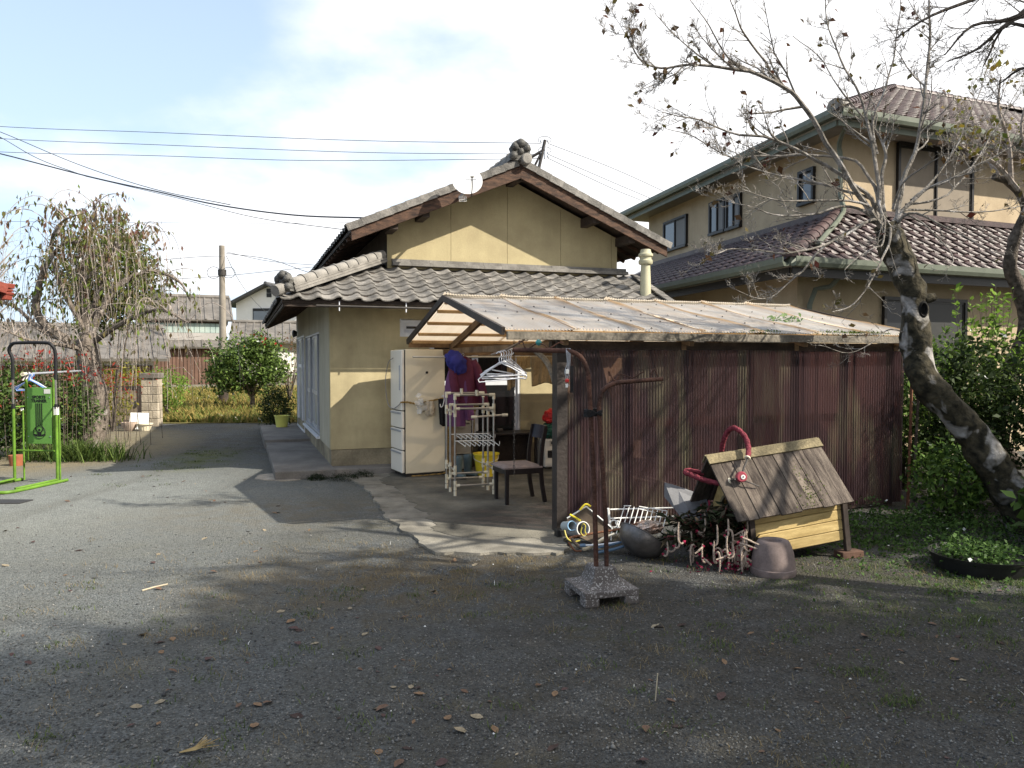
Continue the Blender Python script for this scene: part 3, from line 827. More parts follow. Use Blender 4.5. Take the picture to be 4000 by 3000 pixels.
def corr_mesh(name, width, length, m, pitch=0.032, amp=0.0075, rows=6, bow=0.012, seed=0, seam=0.09):
    """corrugated sheet: x across the waves, y along them"""
    nx = int(round(width / pitch)) * 6; xs = np.linspace(0, width, nx + 1); ys_ = np.linspace(0, length, rows + 1)
    X, Y = np.meshgrid(xs, ys_)
    edge = np.exp(-((X - width) / 0.09) ** 2) + 0.6 * np.exp(-(X / 0.07) ** 2)
    Z = amp * np.cos(2 * np.pi * X / pitch) + edge * bow * (0.8 + np.sin(Y * 3.1 + seed)) + 0.004 * np.sin(Y * 2.2 + X * 3 + seed)
    V = np.stack([X, Y, Z], -1).reshape(-1, 3); n = nx + 1
    F = np.array([(j * n + i, j * n + i + 1, (j + 1) * n + i + 1, (j + 1) * n + i) for j in range(rows) for i in range(nx)])
    band = np.clip(1 - np.abs(X - (width - 0.025 + 0.016 * np.sin(Y * 4 + seed * 2.2))) / (seam * 0.75), 0, 1).reshape(-1)
    me = mesh_np(name, V, F, band, smooth=True); me.materials.append(MATS[m])
    return me
SU, SV = 1.556, -4.61
shed = thing('lean_to_shed', 'open carport-like lean-to with dark brown corrugated wall and translucent corrugated roof', 'shed', H(SU, SV), TH)
RA0, RA1, RB0, RB1 = -0.57, 4.16, -0.15, 3.95
RIB, RIZ, REZ = 1.95, 2.315, 1.865
WL = 4.084
def rz(b_): return REZ + (RIZ - REZ) * ((b_ - RB0) / (RIB - RB0) if b_ <= RIB else (RB1 - b_) / (RB1 - RIB))
upS = Vector((0, RIB - RB0, RIZ - REZ)).normalized(); upN = Vector((0, RIB - RB1, RIZ - REZ)).normalized()
lenS = Vector((0, RIB - RB0, RIZ - REZ)).length; lenN = Vector((0, RIB - RB1, RIZ - REZ)).length
rms = [corr_mesh('roof_panel', 0.715, lenS, 'corr_roof', seed=k) for k in range(3)]
npn = 7; cw = (RA1 - RA0 - .04) / npn
for k in range(npn):
    q = Vector((RA0 + k * cw, RB0 - .015, REZ + .012 + .004 * (k % 2)))
    o = bpy.data.objects.new('roof_panel', rms[k % 3]); C.objects.link(o); o.parent = shed
    o.matrix_basis = frame(q, UX, upS, UX.cross(upS).normalized())
    q = Vector((RA0 + .02 + (k + 1) * cw, RB1 + .015, REZ + .012 + .004 * (k % 2)))
    o = bpy.data.objects.new('roof_panel', rms[(k + 1) % 3]); C.objects.link(o); o.parent = shed
    o.matrix_basis = frame(q, -UX, upN, (-UX).cross(upN).normalized())
rr = random.Random(3)                              # fixing screws with dark washers
scr = MB().lathe([(.010, 0), (.010, .004), (.005, .005), (.005, .011), (.001, .012)], 8).mesh('screw'); scr.materials.append(MATS['metal_dark'])
for row in range(5):
    for k in range(13):
        bq = RB0 + .12 + row * .43; a = RA0 + .12 + k * .35 + rr.uniform(-.02, .02)
        o = bpy.data.objects.new('roof_screw', scr); C.objects.link(o); o.parent = shed; o.location = (a, bq, rz(bq) + .022); o.rotation_euler = (math.atan2(upS.z, upS.y), 0, 0)
# ridge flashing
MB().prism([(RA0, RIB - .10, RIZ - .002), (RA0, RIB, RIZ + .035), (RA0, RIB + .10, RIZ - .002), (RA0, RIB + .10, RIZ + .008), (RA0, RIB, RIZ + .047), (RA0, RIB - .10, RIZ + .008)], (RA1 - RA0 - .02, 0, 0)).build('ridge_flashing', 'eave_board', shed)
# battens, rafters, beams
for bb in (RB0 + .06, .45, .98, 1.50, 1.86):
    MB().bar((RA0 + .03, bb, rz(bb) - .022), (RA1 - .03, bb, rz(bb) - .022), .05, .035, up=UX.cross(upS)).build('batten', 'timber_batten', shed)
for bb in (RB1 - .10, 3.45, 2.92, 2.40, 2.05):
    MB().bar((RA0 + .03, bb, rz(bb) - .022), (RA1 - .03, bb, rz(bb) - .022), .05, .035, up=UX.cross(upS)).build('batten', 'timber_batten', shed)
for a in (0.03, 1.35, 2.7, 4.03):
    for (b0, b1) in ((RB0 + .03, RIB), (RB1 - .03, RIB)):
        MB().bar((a, b0, rz(b0) - .085), (a, b1, rz(b1) - .085), .05, .085).build('rafter', 'timber_old', shed)
for b0, b1 in ((RB0 + .0, RIB), (RB1, RIB)):           # dark verge trim at the open end
    MB().bar((RA0 - .012, b0, rz(b0) + .0), (RA0 - .012, b1, rz(b1) + .0), .03, .07).build('verge_trim', 'steel_brown', shed)
    MB().bar((RA1 + .012, b0, rz(b0) + .0), (RA1 + .012, b1, rz(b1) + .0), .03, .07).build('verge_trim', 'steel_brown', shed)
MB().box(RA0 + .01, RA1, RB0 - .045, RB0 - .012, REZ - .075, REZ - .004).build('eave_board', 'eave_board', shed, bevel=0.004)
MB().box(RA0 + .01, RA1, RB1 + .012, RB1 + .04, REZ - .075, REZ - .004).build('eave_board', 'timber_old', shed)
MB().box(-.05, WL, 0.03, .10, 1.70, 1.79).build('front_beam', 'wood_dark', shed)  # dark colour stands in for the shaded gap under the eave board
MB().box(-.45, WL, 3.80, 3.89, 1.68, 1.77).build('back_beam', 'timber_old', shed)
for a in (0.03, 1.35, 2.7, 4.03):
    MB().bar((a, .02, 1.745), (a, 3.88, 1.745), .05, .07).build('tie_beam', 'timber_old', shed)
# posts: metal angle at the open corner, timber studs, back posts
b = MB(); b.box(-.02, .085, -.03, -.022, .0, 1.80); b.box(-.02, -.012, -.022, .09, .0, 1.80); b.build('corner_post', 'steel_brown', shed)
for px in (2262, 2456, 2685, 2910, 3118, 3310, 3490):
    d = ray(px, 1500); t_ = 1.0
    # sight line meets the wall plane v = SV
    nvec = HV; tt = (H(SU, SV) - Vector((0, 0, 0))).dot(nvec) / Vector((d.x, d.y, 0)).dot(nvec)
    q = Vector((d.x * tt, d.y * tt, 0)) - H(SU, SV); a = q.dot(HU)
    MB().box(a - .03, a + .03, .022, .085, 0.02, 1.70).build('stud', 'wood_dark', shed)
for z in (.10, 1.0):
    MB().box(.11, WL, .087, .135, z - .04, z + .04).build('wall_rail', 'timber_old', shed)
for a in (0.03, 2.0, 4.03):
    MB().box(a - .045, a + .045, 3.80, 3.89, .022, 1.68).build('back_post', 'timber_old', shed)
# curved brace near the open corner
MB().tube(smooth_line([(.03, .06, 1.05), (.03, .12, 1.35), (.02, .30, 1.58), (.0, .62, 1.72)]), .028, 8).build('curved_brace', 'eave_board', shed, smooth=True)
# wall sheets
wms = [corr_mesh('wall_panel', 0.70, 1.66, 'corr_wall', rows=4, bow=0.004, seed=k, amp=.0058) for k in range(3)]
npw = 6; pw = (WL - .08) / npw
for k in range(npw):
    o = bpy.data.objects.new('wall_panel', wms[k % 3]); C.objects.link(o); o.parent = shed
    o.matrix_basis = frame(Vector((.08 + k * pw, .008 - .004 * (k % 2), .05)), UX, Vector((0, 0, 1)), -VY)
for k in range(6):
    o = bpy.data.objects.new('wall_panel', wms[k % 3]); C.objects.link(o); o.parent = shed
    o.matrix_basis = frame(Vector((WL + .012 + .004 * (k % 2), .02 + k * .64, .05)), VY, Vector((0, 0, 1)), UX)
# moss along the eave at the far end
P = []
for k in range(900):
    a = rng.choice([rng.normal(3.35, .25), rng.normal(2.15, .12)], p=[.8, .2]); bq = RB0 + abs(rng.normal(0, .035)) + .005
    if a < RA1 - .03: P.append((a, bq, rz(bq) + .014 + abs(rng.normal(0, .010))))
leafmat('moss_leaf', [(0.05, 0.075, 0.012), (0.10, 0.14, 0.03), (0.17, 0.21, 0.05)])
o = leaves('moss', np.array(P), .022, 'moss_leaf', shed, up=1.2, width=.8); o['kind'] = 'stuff'
leafmat('weed_leaf', [(0.035, 0.06, 0.015), (0.06, 0.10, 0.025), (0.10, 0.15, 0.04)])
P = np.stack([rng.normal(3.05, .13, 60), rng.normal(.62, .05, 60), np.zeros(60)], 1); P[:, 2] = [rz(y) + .03 + abs(rng.normal(0, .02)) for y in P[:, 1]]
o = leaves('fallen_sprig', P, .06, leafmat('pale_sprig', [(0.12, 0.2, 0.08), (0.25, 0.33, 0.15)]), None, up=.8); o.location = shed.location; o.rotation_euler = (0, 0, TH)
tag(o, 'pale green leafy sprig lying on the corrugated roof', 'sprig')

# things seen dimly through the brown sheet
def HS(a, b_, z=0.0): return H(SU + a, SV + b_, z)
mat('cloth_black', (0.012, 0.011, 0.012), 0.8, 0.2, 5)
bag = MB(); bag.prism([(-.10, 0, 0), (.02, 0, -.04), (.14, 0, 0), (.17, 0, .14), (.06, 0, .33), (-.10, 0, .62), (-.17, 0, .66), (-.22, 0, .58), (-.12, 0, .30), (-.16, 0, .12)], (0, .09, 0))
o = bag.build('long_bag', 'cloth_black', bevel=.03); o.location = HS(1.10, .16, 1.02); o.rotation_euler = (0, 0, TH); tag(o, 'long black bag hanging inside the brown corrugated wall', 'bag')
MB().tube([(-.17, .045, .62), (-.03, .05, .72), (.13, .045, .12)], .012, 6).build('strap', 'cloth_black', o)
gc = MB()
gc.sheet(lambda s, t_: Vector(((s - .5) * (.10 + .42 * (1 - t_)), .02 * math.sin(s * 18), .70 * t_)), 18, 8)
o = gc.build('green_cape', mat('cloth_green', (0.05, 0.16, 0.11), .7, .2), solid=.02, smooth=True); o.location = HS(.42, .17, 1.03); o.rotation_euler = (0, 0, TH)
tag(o, 'green rain cape hanging behind the brown corrugated wall', 'cape')

# ================================================================== THINGS UNDER AND BESIDE THE LEAN-TO
mat('fridge_cream', (0.70, 0.62, 0.45), 0.45, 0.05, 2.0, col2=(0.74, 0.66, 0.50), spec=.4)
mat('fridge_door', (0.72, 0.68, 0.60), 0.38, 0.03, 2.0, spec=.45)
mat('rubber_dark', (0.03, 0.026, 0.024), 0.7, .2)
fc = gp(1570, 1873); fr = gp(1738, 1859)
fang = math.atan2(fr.y - fc.y, fr.x - fc.x) * 0.5 + R(22) * 0.5
fridge = thing('refrigerator', 'tall cream five-door refrigerator standing side-on against the house wall', 'refrigerator', (fc.x, fc.y, .026), fang)
FD, FW, FH = .625, .50, 1.735                 # side panel depth (x), width (y)
MB().box(.055, FD, 0, FW, .045, FH).build('cabinet', 'fridge_cream', fridge, bevel=.008)
MB().box(.06, FD - .02, .02, FW - .02, 0.0, .043).build('base', 'rubber_dark', fridge)
zs = [.05, .345, .60, .88, 1.0, FH - .005]; zs = [.05, .335, .585, .685+.12, FH - .005]
zs = [.05, .36, .66, .90, FH - .005]
for z0, z1 in zip(zs[:-1], zs[1:]):
    d = MB().box(0, .043, .003, FW - .003, z0 + .006, z1 - .006).build('door', 'fridge_door', fridge, bevel=.012)
    if z1 < 1.0: MB().box(-.014, .004, .03, FW - .03, z1 - .045, z1 - .018).build('handle', 'alu_grey', d, bevel=.005)
    else: MB().box(-.012, .004, .06, .085, z0 + .28, z0 + .62).build('handle', 'alu_grey', d, bevel=.005)
MB().box(.044, .054, .004, FW - .004, .05, FH - .01).build('door_seal', 'rubber_dark', fridge)
MB().lathe([(.018, 0), (.018, .012), (.001, .013)], 10, Matrix.Translation((.36, -.001, 1.42)) @ Matrix.Rotation(R(90), 4, 'X')).build('magnet', 'rubber_dark', fridge)
MF = Matrix.Translation(fridge.location) @ Matrix.Rotation(fang, 4, 'Z')
# rope tied round the fridge and the loop of cable on its doors
mat('rope', (0.30, 0.19, 0.06), .9, .3, 40); mat('cable_grey', (0.22, 0.21, 0.2), .6)
def rope_mesh(b, pts, r, turns):
    pts = smooth_line(pts, 10); n = len(pts)
    for s in (0, math.pi):
        q = []
        for i, p_ in enumerate(pts):
            a = s + i * turns; q.append(Vector(p_) + Vector((0, -abs(r) * .6, 0)) + Vector((math.cos(a) * r * .25, math.sin(a) * r * .6, math.cos(a) * r * .6)))
        b.tube(q, r * .62, 5)
rp = MB(); rope_mesh(rp, [MF @ Vector(q) for q in ((-.025, -.03, 1.02), (.06, -.03, 1.022), (.22, -.025, 1.0), (.45, -.03, 1.04), (.66, -.05, 1.08))], .012, .9)
o = rp.build('rope', 'rope', smooth=True); tag(o, 'yellow-brown rope tied round the middle of the cream refrigerator', 'rope')
rp = MB(); rope_mesh(rp, [MF @ Vector(q) for q in ((.66, -.02, 1.0), (.66, -.03, .7), (.665, -.02, .5), (.655, -.03, .25), (.66, -.03, .05), (.40, -.05, .02), (.12, -.06, .02))], .009, .9)
o = rp.build('rope', 'rope', smooth=True); tag(o, 'twisted rope hanging down the refrigerator corner and lying along its foot', 'rope')
cb = MB(); cb.tube(smooth_line([MF @ Vector(q) for q in ((-.02, .30, 1.62), (-.06, .40, 1.55), (-.08, .47, 1.30), (-.06, .44, 1.0), (-.03, .30, .92), (-.02, .06, .98), (-.02, -.02, 1.02))]), .006, 6)
o = cb.build('cable_loop', 'cable_grey', smooth=True); tag(o, 'grey cable looping down the refrigerator doors', 'cable')
# work gloves and cloths on the rope
mat('glove', (0.48, 0.42, 0.33), .9, .25, 20); mat('plastic_bag', (0.66, 0.64, 0.6), .25, .1)
def glove(name, at, m, lab, rot=0):
    b = MB()
    b.lathe([(.028, 0), (.034, -.03), (.032, -.06), (.040, -.09), (.042, -.12), (.030, -.14)], 10, Matrix.Diagonal((1, .55, 1, 1)))
    for k, (x, l_) in enumerate(((-.028, .065), (-.010, .08), (.010, .078), (.028, .06))):
        b.tube([(x, 0, -.12), (x * 1.1, -.004, -.12 - l_ * .6), (x * 1.15, .004, -.12 - l_)], [.011, .011, .007], 6)
    b.tube([(.03, 0, -.06), (.055, 0, -.10), (.06, 0, -.125)], [.012, .012, .007], 6)
    o = b.build(name, m, smooth=True); o.location = at; o.rotation_euler = (0, 0, fang + rot); tag(o, lab, 'glove', 'gloves pegged on the refrigerator rope'); return o
glove('work_glove', MF @ Vector((.36, -.05, 1.03)), 'glove', 'limp cream work glove hanging from the refrigerator rope')
glove('work_glove', MF @ Vector((.41, -.06, 1.03)), 'glove', 'limp cream work glove hanging from the refrigerator rope', .4)
b = MB()
for k in range(26):
    c = Vector((rng.normal(.25, .045), -.045 - abs(rng.normal(0, .02)), rng.normal(1.0, .055)))
    e1 = Vector(rng.normal(size=3)).normalized() * .05; e2 = e1.cross(Vector(rng.normal(size=3))).normalized() * .05
    b.add([MF @ (c + e1), MF @ (c + e2), MF @ (c - e1), MF @ (c - e2)], [(0, 1, 2, 3)])
def clear_plastic():
    m, nt, bb = _new('clear_plastic'); n = nt.nodes.new; l = nt.links.new
    bb.inputs['Base Color'].default_value = (.8, .79, .76, 1); bb.inputs['Roughness'].default_value = .12
    tp = n('ShaderNodeBsdfTransparent'); mxs = n('ShaderNodeMixShader'); mxs.inputs[0].default_value = .62
    l(bb.outputs[0], mxs.inputs[1]); l(tp.outputs[0], mxs.inputs[2]); l(mxs.outputs[0], nt.nodes['Material Output'].inputs['Surface']); MATS['clear_plastic'] = m; return m
o = b.build('plastic_bag', clear_plastic()); tag(o, 'crumpled clear plastic bag caught on the refrigerator rope', 'bag')
def drape(name, at, w, h, m, lab, cat, rotz, folds=5, amp=.02, taper=0.0, seed=0, group=None, lean=0.0):
    rr_ = random.Random(seed); ph = rr_.uniform(0, 6)
    def fn(s, t_):
        x = (s - .5) * w * (1 - taper * t_); z = -h * t_ * (1 + .06 * math.sin(s * 5 + ph))
        y = amp * t_ ** .5 * math.sin(s * folds * 6.28 + ph + t_ * 1.5) + amp * .5 * math.sin(s * folds * 11 + t_ * 4) + lean * t_
        return Vector((x, y, z))
    o = MB().sheet(fn, 36, 14).build(name, m, smooth=True, solid=.006); o.location = at; o.rotation_euler = (0, 0, rotz)
    return tag(o, lab, cat, group)
drape('black_cloth', MF @ Vector((.585, -.075, 1.06)), .17, .36, 'cloth_black', 'black cloth hanging from the refrigerator rope', 'cloth', fang, 3, .02, .25, 2)
drape('grey_rag', MF @ Vector((.68, -.09, 1.10)), .10, .26, mat('cloth_grey', (0.38, 0.33, 0.31), .9, .2), 'greyish rag on the rope at the refrigerator corner', 'cloth', fang, 2, .02, .2, 3)
mat('white_plastic', (0.74, 0.73, 0.69), .4, .05); mat('cream_plastic', (0.66, 0.60, 0.46), .45, .06)
b = MB(); b.tube(smooth_line([(.0, 0, .0), (.02, 0, .03), (.035, 0, .0), (.03, 0, -.06), (.012, 0, -.12), (-.012, 0, -.13), (-.02, 0, -.09)]), .007, 6)
o = b.build('white_hook', 'white_plastic', smooth=True); o.location = MF @ Vector((.53, -.12, 1.08)); tag(o, 'white plastic S hook on the refrigerator rope', 'hook')

# ------------------------------------------------------------------ drying rack of steel pipe with cream joints
rk0 = gp(1778, 1937, .026); rk1 = gp(1929, 1930, .026)
rang = math.atan2(rk1.y - rk0.y, rk1.x - rk0.x)
rack = thing('drying_rack', 'drying rack of thin steel pipes with cream plastic joints beside the refrigerator', 'drying rack', rk0, rang)
mat('pipe_steel', (0.42, 0.40, 0.37), .3, .1, 10, metal=.85)
def pipe(a, b_): MB().tube([a, b_], .0125, 8).build('pipe', 'pipe_steel', rack, smooth=True)
def joint(p_, *dirs):
    b = MB()
    for d in dirs: b.tube([Vector(p_) - Vector(d).normalized() * .012, Vector(p_) + Vector(d).normalized() * .055], .0185, 10)
    b.build('joint', 'cream_plastic', rack, smooth=True)
RW = .465
X_, Y_, Z_ = Vector((1, 0, 0)), Vector((0, 1, 0)), Vector((0, 0, 1))
for (y, h, zlow) in ((0, 1.18, .12), (.30, 1.05, .22), (.56, 1.18, .12)):
    for x, s in ((0, 1), (RW, -1)):
        pipe((x, y, 0.0), (x, y, h)); joint((x, y, h), X_ * s, -Z_); joint((x, y, 0.0), Z_)
        joint((x, y, zlow), X_ * s, Z_, -Z_)
    pipe((0, y, h), (RW, y, h)); pipe((0, y, zlow), (RW, y, zlow))
for x in (0, RW):
    for z in (.30, .98):
        pipe((x, 0, z), (x, .56, z)); joint((x, 0, z), Y_, Z_, -Z_); joint((x, .30, z), Y_, Z_, -Z_); joint((x, .56, z), -Y_, Z_, -Z_)
pipe((0, 0, 1.02), (RW, 0, 1.02)); joint((0, 0, 1.02), X_, Z_, -Z_); joint((RW, 0, 1.02), -X_, Z_, -Z_)
pipe((.25, .0, .92), (RW + .12, .02, .935)); joint((RW + .12, .02, .935), X_); joint((.25, 0, .92), -X_)
for (y, z) in ((.02, .64), (.24, .70)):                # hook shelves of white wire
    b = MB(); b.tube([(0.0, y, z), (RW, y, z)], .005, 6); b.tube([(0.0, y - .035, z + .002), (RW, y - .035, z + .002)], .004, 6)
    for k in range(8):
        x = .03 + k * .057
        b.tube([(x, y + .02, z), (x + .03, y - .12, z - .02), (x + .055, y - .20, z - .045), (x + .058, y - .215, z - .02), (x + .058, y - .215, z + .005)], .004, 5)
    b.build('hook_shelf', 'white_plastic', rack, smooth=True)
for x in (.19, .26): joint((x, 0.56 if x < .2 else 0, 1.18), Z_ * .4)

# ------------------------------------------------------------------ chair
cq = gp(1981, 1972, .026)
chair = thing('dining_chair', 'black wooden dining chair with a dusty mauve padded seat under the lean-to', 'chair', cq, R(21))
mat('wood_black', (0.016, 0.013, 0.013), .4, .25, 5, spec=.4); mat('seat_mauve', (0.25, 0.20, 0.185), .8, .15, 14, .2, 120)
CW, CD2 = .40, .41
for (x, y) in ((0, 0), (0.02, CW)):
    b = MB(); b.prism([(-.02, -.02, 0), (.015, -.02, 0), (.02, -.02, .385), (-.025, -.02, .385)], (0, .04, 0)); o = b.build('leg', 'wood_black', chair, bevel=.004); o.location = (x, y, 0)
for y in (0.02, CW - .02):
    b = MB(); pts = smooth_line([(CD2 + .05, y, 0), (CD2 + .015, y, .2), (CD2, y, .40), (CD2 + .015, y, .62), (CD2 + .06, y, .845)])
    for p0, p1 in zip(pts[:-1], pts[1:]): b.bar(p0, p1, .03, .042)
    b.build('back_leg', 'wood_black', chair)
b = MB(); b.box(-.02, CD2, -.015, .01, .33, .39); b.box(-.02, CD2, CW - .01, CW + .015, .33, .39); b.box(-.02, .0, .01, CW - .01, .33, .39); b.box(CD2 - .02, CD2, .01, CW - .01, .33, .39); b.build('seat_rail', 'wood_black', chair)
def seatfn(s, t_):
    x = -.045 + s * (CD2 + .05); wdt = CW + .06 - .05 * s; y = CW / 2 + (t_ - .5) * wdt
    e = min(1, 4 * min(s, 1 - s, t_, 1 - t_) * 2.2); return Vector((x, y, .405 + .028 * e ** .6))
st = MB().sheet(seatfn, 14, 14); st.box(-.045, CD2 + .005, -.02, CW + .02, .391, .407); st.build('seat', 'seat_mauve', chair, smooth=True)
b = MB()
for k in range(6):
    y0, y1 = .02 + (CW - .04) * k / 6, .02 + (CW - .04) * (k + 1) / 6
    c0, c1 = .03 * math.sin(math.pi * k / 6), .03 * math.sin(math.pi * (k + 1) / 6)
    b.prism([(CD2 + .025 + c0, y0, .70), (CD2 + .025 + c1, y1, .70), (CD2 + .058 + c1, y1, .85), (CD2 + .058 + c0, y0, .85)], (.018, 0, 0))
b.build('backrest', mat('wood_black_blue', (0.022, 0.022, 0.032), .35, .2), chair)

# ------------------------------------------------------------------ bucket, boots, drawers, brooms, heater, table
def bucket(name, at, r0, r1, h, m, lab, rim=.012, handle=None):
    t_ = thing(name, lab, 'bucket', at)
    MB().lathe([(.001, .004), (r0 * .96, .004), (r0, 0), (r0 + (r1 - r0) * .9, h * .9), (r1, h * .93), (r1 + rim, h * .94), (r1 + rim, h), (r1 - .004, h), (r0 * .95, .02), (.001, .02)], 28, cap0=False, cap1=False).build('body', m, t_, smooth=True)
    if handle: MB().tube(smooth_line([(-r1, 0, h * .93), (-r1 * .9, -r1 * .5, h * .75), (0, -r1 * 1.08, h * .62), (r1 * .9, -r1 * .5, h * .75), (r1, 0, h * .93)]), .004, 6).build('handle', handle, t_, smooth=True)
    return t_
mat('plastic_yellow', (0.72, 0.56, 0.04), .4, .06); mat('plastic_lemon', (0.62, 0.62, 0.16), .45, .06)
bucket('bucket', gp(1899, 1857, .026), .135, .172, .31, 'plastic_yellow', 'bright yellow plastic bucket by the rubber boots', handle='white_plastic')
bucket('bucket', H(-.36, 6.35, .166), .12, .155, .25, 'plastic_lemon', 'pale lemon plastic bucket on the entrance step')
mat('boot_rubber', (0.085, 0.12, 0.13), .5, .2, 8)
def boot(at, rot):
    t_ = thing('rubber_boot', 'grey-blue rubber boot standing by the storage drawers', 'boot', at, rot, 'pair of rubber boots')
    b = MB(); vs = []
    rings = [(0.0, .0, .05, .045), (.02, -.005, .052, .047), (.10, -.005, .054, .048), (.16, -.002, .06, .054), (.24, 0, .066, .06), (.285, 0, .07, .064)]
    for z, cx_, rx, ry in rings:
        for k in range(14):
            a = 2 * math.pi * k / 14; vs.append((cx_ + rx * math.cos(a), ry * math.sin(a), z + .012 + (.012 * math.cos(a) if z > .27 else 0)))
    fs = [(i * 14 + k, i * 14 + (k + 1) % 14, (i + 1) * 14 + (k + 1) % 14, (i + 1) * 14 + k) for i in range(5) for k in range(14)]
    b.add(vs, fs); b.build('shaft', 'boot_rubber', t_, smooth=True, solid=.006)
    MB().lathe([(.001, -.07), (.035, -.065), (.047, -.03), (.048, .04), (.046, .12), (.03, .165), (.001, .175)], 12, Matrix.Translation((.02, 0, .04)) @ Matrix.Rotation(R(90), 4, 'Y') @ Matrix.Diagonal((.8, 1, 1, 1))).build('foot', 'boot_rubber', t_, smooth=True)
    MB().prism([(x, y, 0) for x, y in ((-.055, -.035), (-.03, -.045), (.05, -.05), (.14, -.05), (.185, -.03), (.195, 0), (.185, .03), (.14, .05), (.05, .05), (-.03, .045), (-.055, .035))], (0, 0, .014)).build('sole', 'rubber_dark', t_)
boot(gp(1790, 1866, .026), R(-60)); boot(gp(1828, 1858, .026), R(-50))
mat('drawer_plastic', (0.42, 0.40, 0.35), .4, .08); mat('drawer_blue', (0.30, 0.34, 0.35), .4, .08)
dq = toH(gp(1762, 1838, .026)); 
dr = thing('storage_drawers', 'stack of pale plastic storage drawers behind the boots', 'drawers', H(dq[0], min(dq[1], -.44), .026), TH)
b = MB(); b.box(0, .02, 0, .38, 0, .70); b.box(.28, .30, 0, .38, 0, .70); b.box(.02, .28, .36, .38, 0, .70); b.box(.02, .28, 0, .36, .68, .70); b.build('case', 'drawer_plastic', dr)
for k in range(3):
    d = MB().box(.023, .277, -.012, .35, .012 + k * .222, .215 + k * .222).build('drawer', 'drawer_blue' if k == 0 else 'drawer_plastic', dr, bevel=.006)
    MB().box(.09, .21, -.026, -.012, .165 + k * .222, .185 + k * .222).build('handle', 'drawer_plastic', d, bevel=.003)
mat('broom_wood', (0.42, 0.36, 0.26), .7, .2); mat('straw', (0.38, 0.28, 0.13), .9, .3)
def broom(a, b_, lab, head):
    t_ = thing('broom', lab, 'broom', a); a, b_ = Vector(a), Vector(b_)
    MB().tube([(0, 0, 0), b_ - a], .012, 8).build('stick', 'broom_wood', t_, smooth=True)
    d = (b_ - a).normalized(); q = b_ - a
    bb = MB()
    for k in range(46):
        w_ = Vector((rng.normal(0, .5), rng.normal(0, .35), 0)); bb.tube([q - d * .02, q + d * .10 + w_ * .05, q + d * .22 + w_ * .13 + Vector((0, 0, -.06))], [.004, .0035, .002], 4)
    bb.build('bristles', head, t_)
broom(gp(1840, 1818, .026), H(2.05, -.30, .86), 'upturned straw broom with pale stick leaning by the storage drawers', 'straw')
broom(gp(1861, 1800, .026), H(2.0, -.12, .92), 'upturned broom leaning behind the yellow bucket against the window', 'straw')
mat('heater_white', (0.62, 0.60, 0.55), .45, .05)
hq = toH(gp(2127, 1832, .026)); ht = thing('oil_heater', 'small cream kerosene fan heater standing by the back wall', 'heater', H(hq[0], min(hq[1], -.35), .026), TH)
MB().box(0, .36, 0, .30, .02, .43).build('case', 'heater_white', ht, bevel=.02)
MB().box(.05, .31, -.006, .004, .16, .27).build('grille', 'cloth_black', ht, bevel=.004)
for k in range(4): MB().box(.06, .30, -.009, -.006, .175 + k * .024, .181 + k * .024).build('louvre', 'metal_dark', ht)
MB().box(.08, .22, -.005, .003, .335, .415).build('control_panel', 'drawer_plastic', ht)
MB().box(.10, .20, -.007, -.004, .36, .40).build('display', 'rubber_dark', ht)
MB().box(.14, .19, -.006, .002, .09, .125).build('badge', 'alu_grey', ht)
for x in (.03, .30): MB().box(x, x + .03, .03, .27, 0, .022).build('foot', 'rubber_dark', ht)
def lump(name, at, rad, m, lab, cat, seed, knot=True):
    b = MB()
    def fn(s, t_):
        a = s * 2 * math.pi; ph = t_ * math.pi; d = Vector((math.sin(ph) * math.cos(a), math.sin(ph) * math.sin(a), -math.cos(ph)))
        k = 1 + .22 * mnoise.noise(d * 2.5 + Vector((seed, 0, 0))) + .14 * mnoise.noise(d * 6 + Vector((seed, 3, 0)))
        z = max(-.85, d.z * k); return Vector((d.x * k * rad[0], d.y * k * rad[1], (z + .85) * rad[2]))
    b.sheet(fn, 26, 16); o = b.build(name, m, smooth=False); o.location = at; return tag(o, lab, cat)
mat('film_green', (0.015, 0.07, 0.05), .25, .3, 10); mat('film_red', (0.55, 0.03, 0.03), .3, .3, 10)
lump('plastic_bag', H(hq[0] + .17, min(hq[1], -.35) + .15, .457), (.20, .15, .13), 'film_green', 'dark green plastic bag on the cream heater', 'bag', 2)
lump('plastic_bag', H(hq[0] + .20, min(hq[1], -.35) + .15, .67), (.16, .13, .12), 'film_red', 'bright red plastic bag on top of the green bag', 'bag', 5)
tb = thing('low_table', 'dark low wooden table under the house window', 'table', H(2.10, -.62, .026), TH)
MB().box(0, .86, 0, .44, .50, .53).build('tabletop', 'wood_black', tb, bevel=.004)
for x in (.03, .79):
    for y in (.03, .37): MB().box(x, x + .04, y, y + .04, 0, .50).build('leg', 'wood_black', tb)
MB().box(.07, .79, .40, .41, .08, .50).build('back_panel', 'wood_dark', tb)
b = MB().box(-.05, .05, -.03, .03, 0, .05); o = b.build('small_box', 'metal_dark', bevel=.01); o.location = H(2.40, -.40, .556); o.rotation_euler = (0, 0, TH + .2); tag(o, 'small dark box on the low table', 'box')

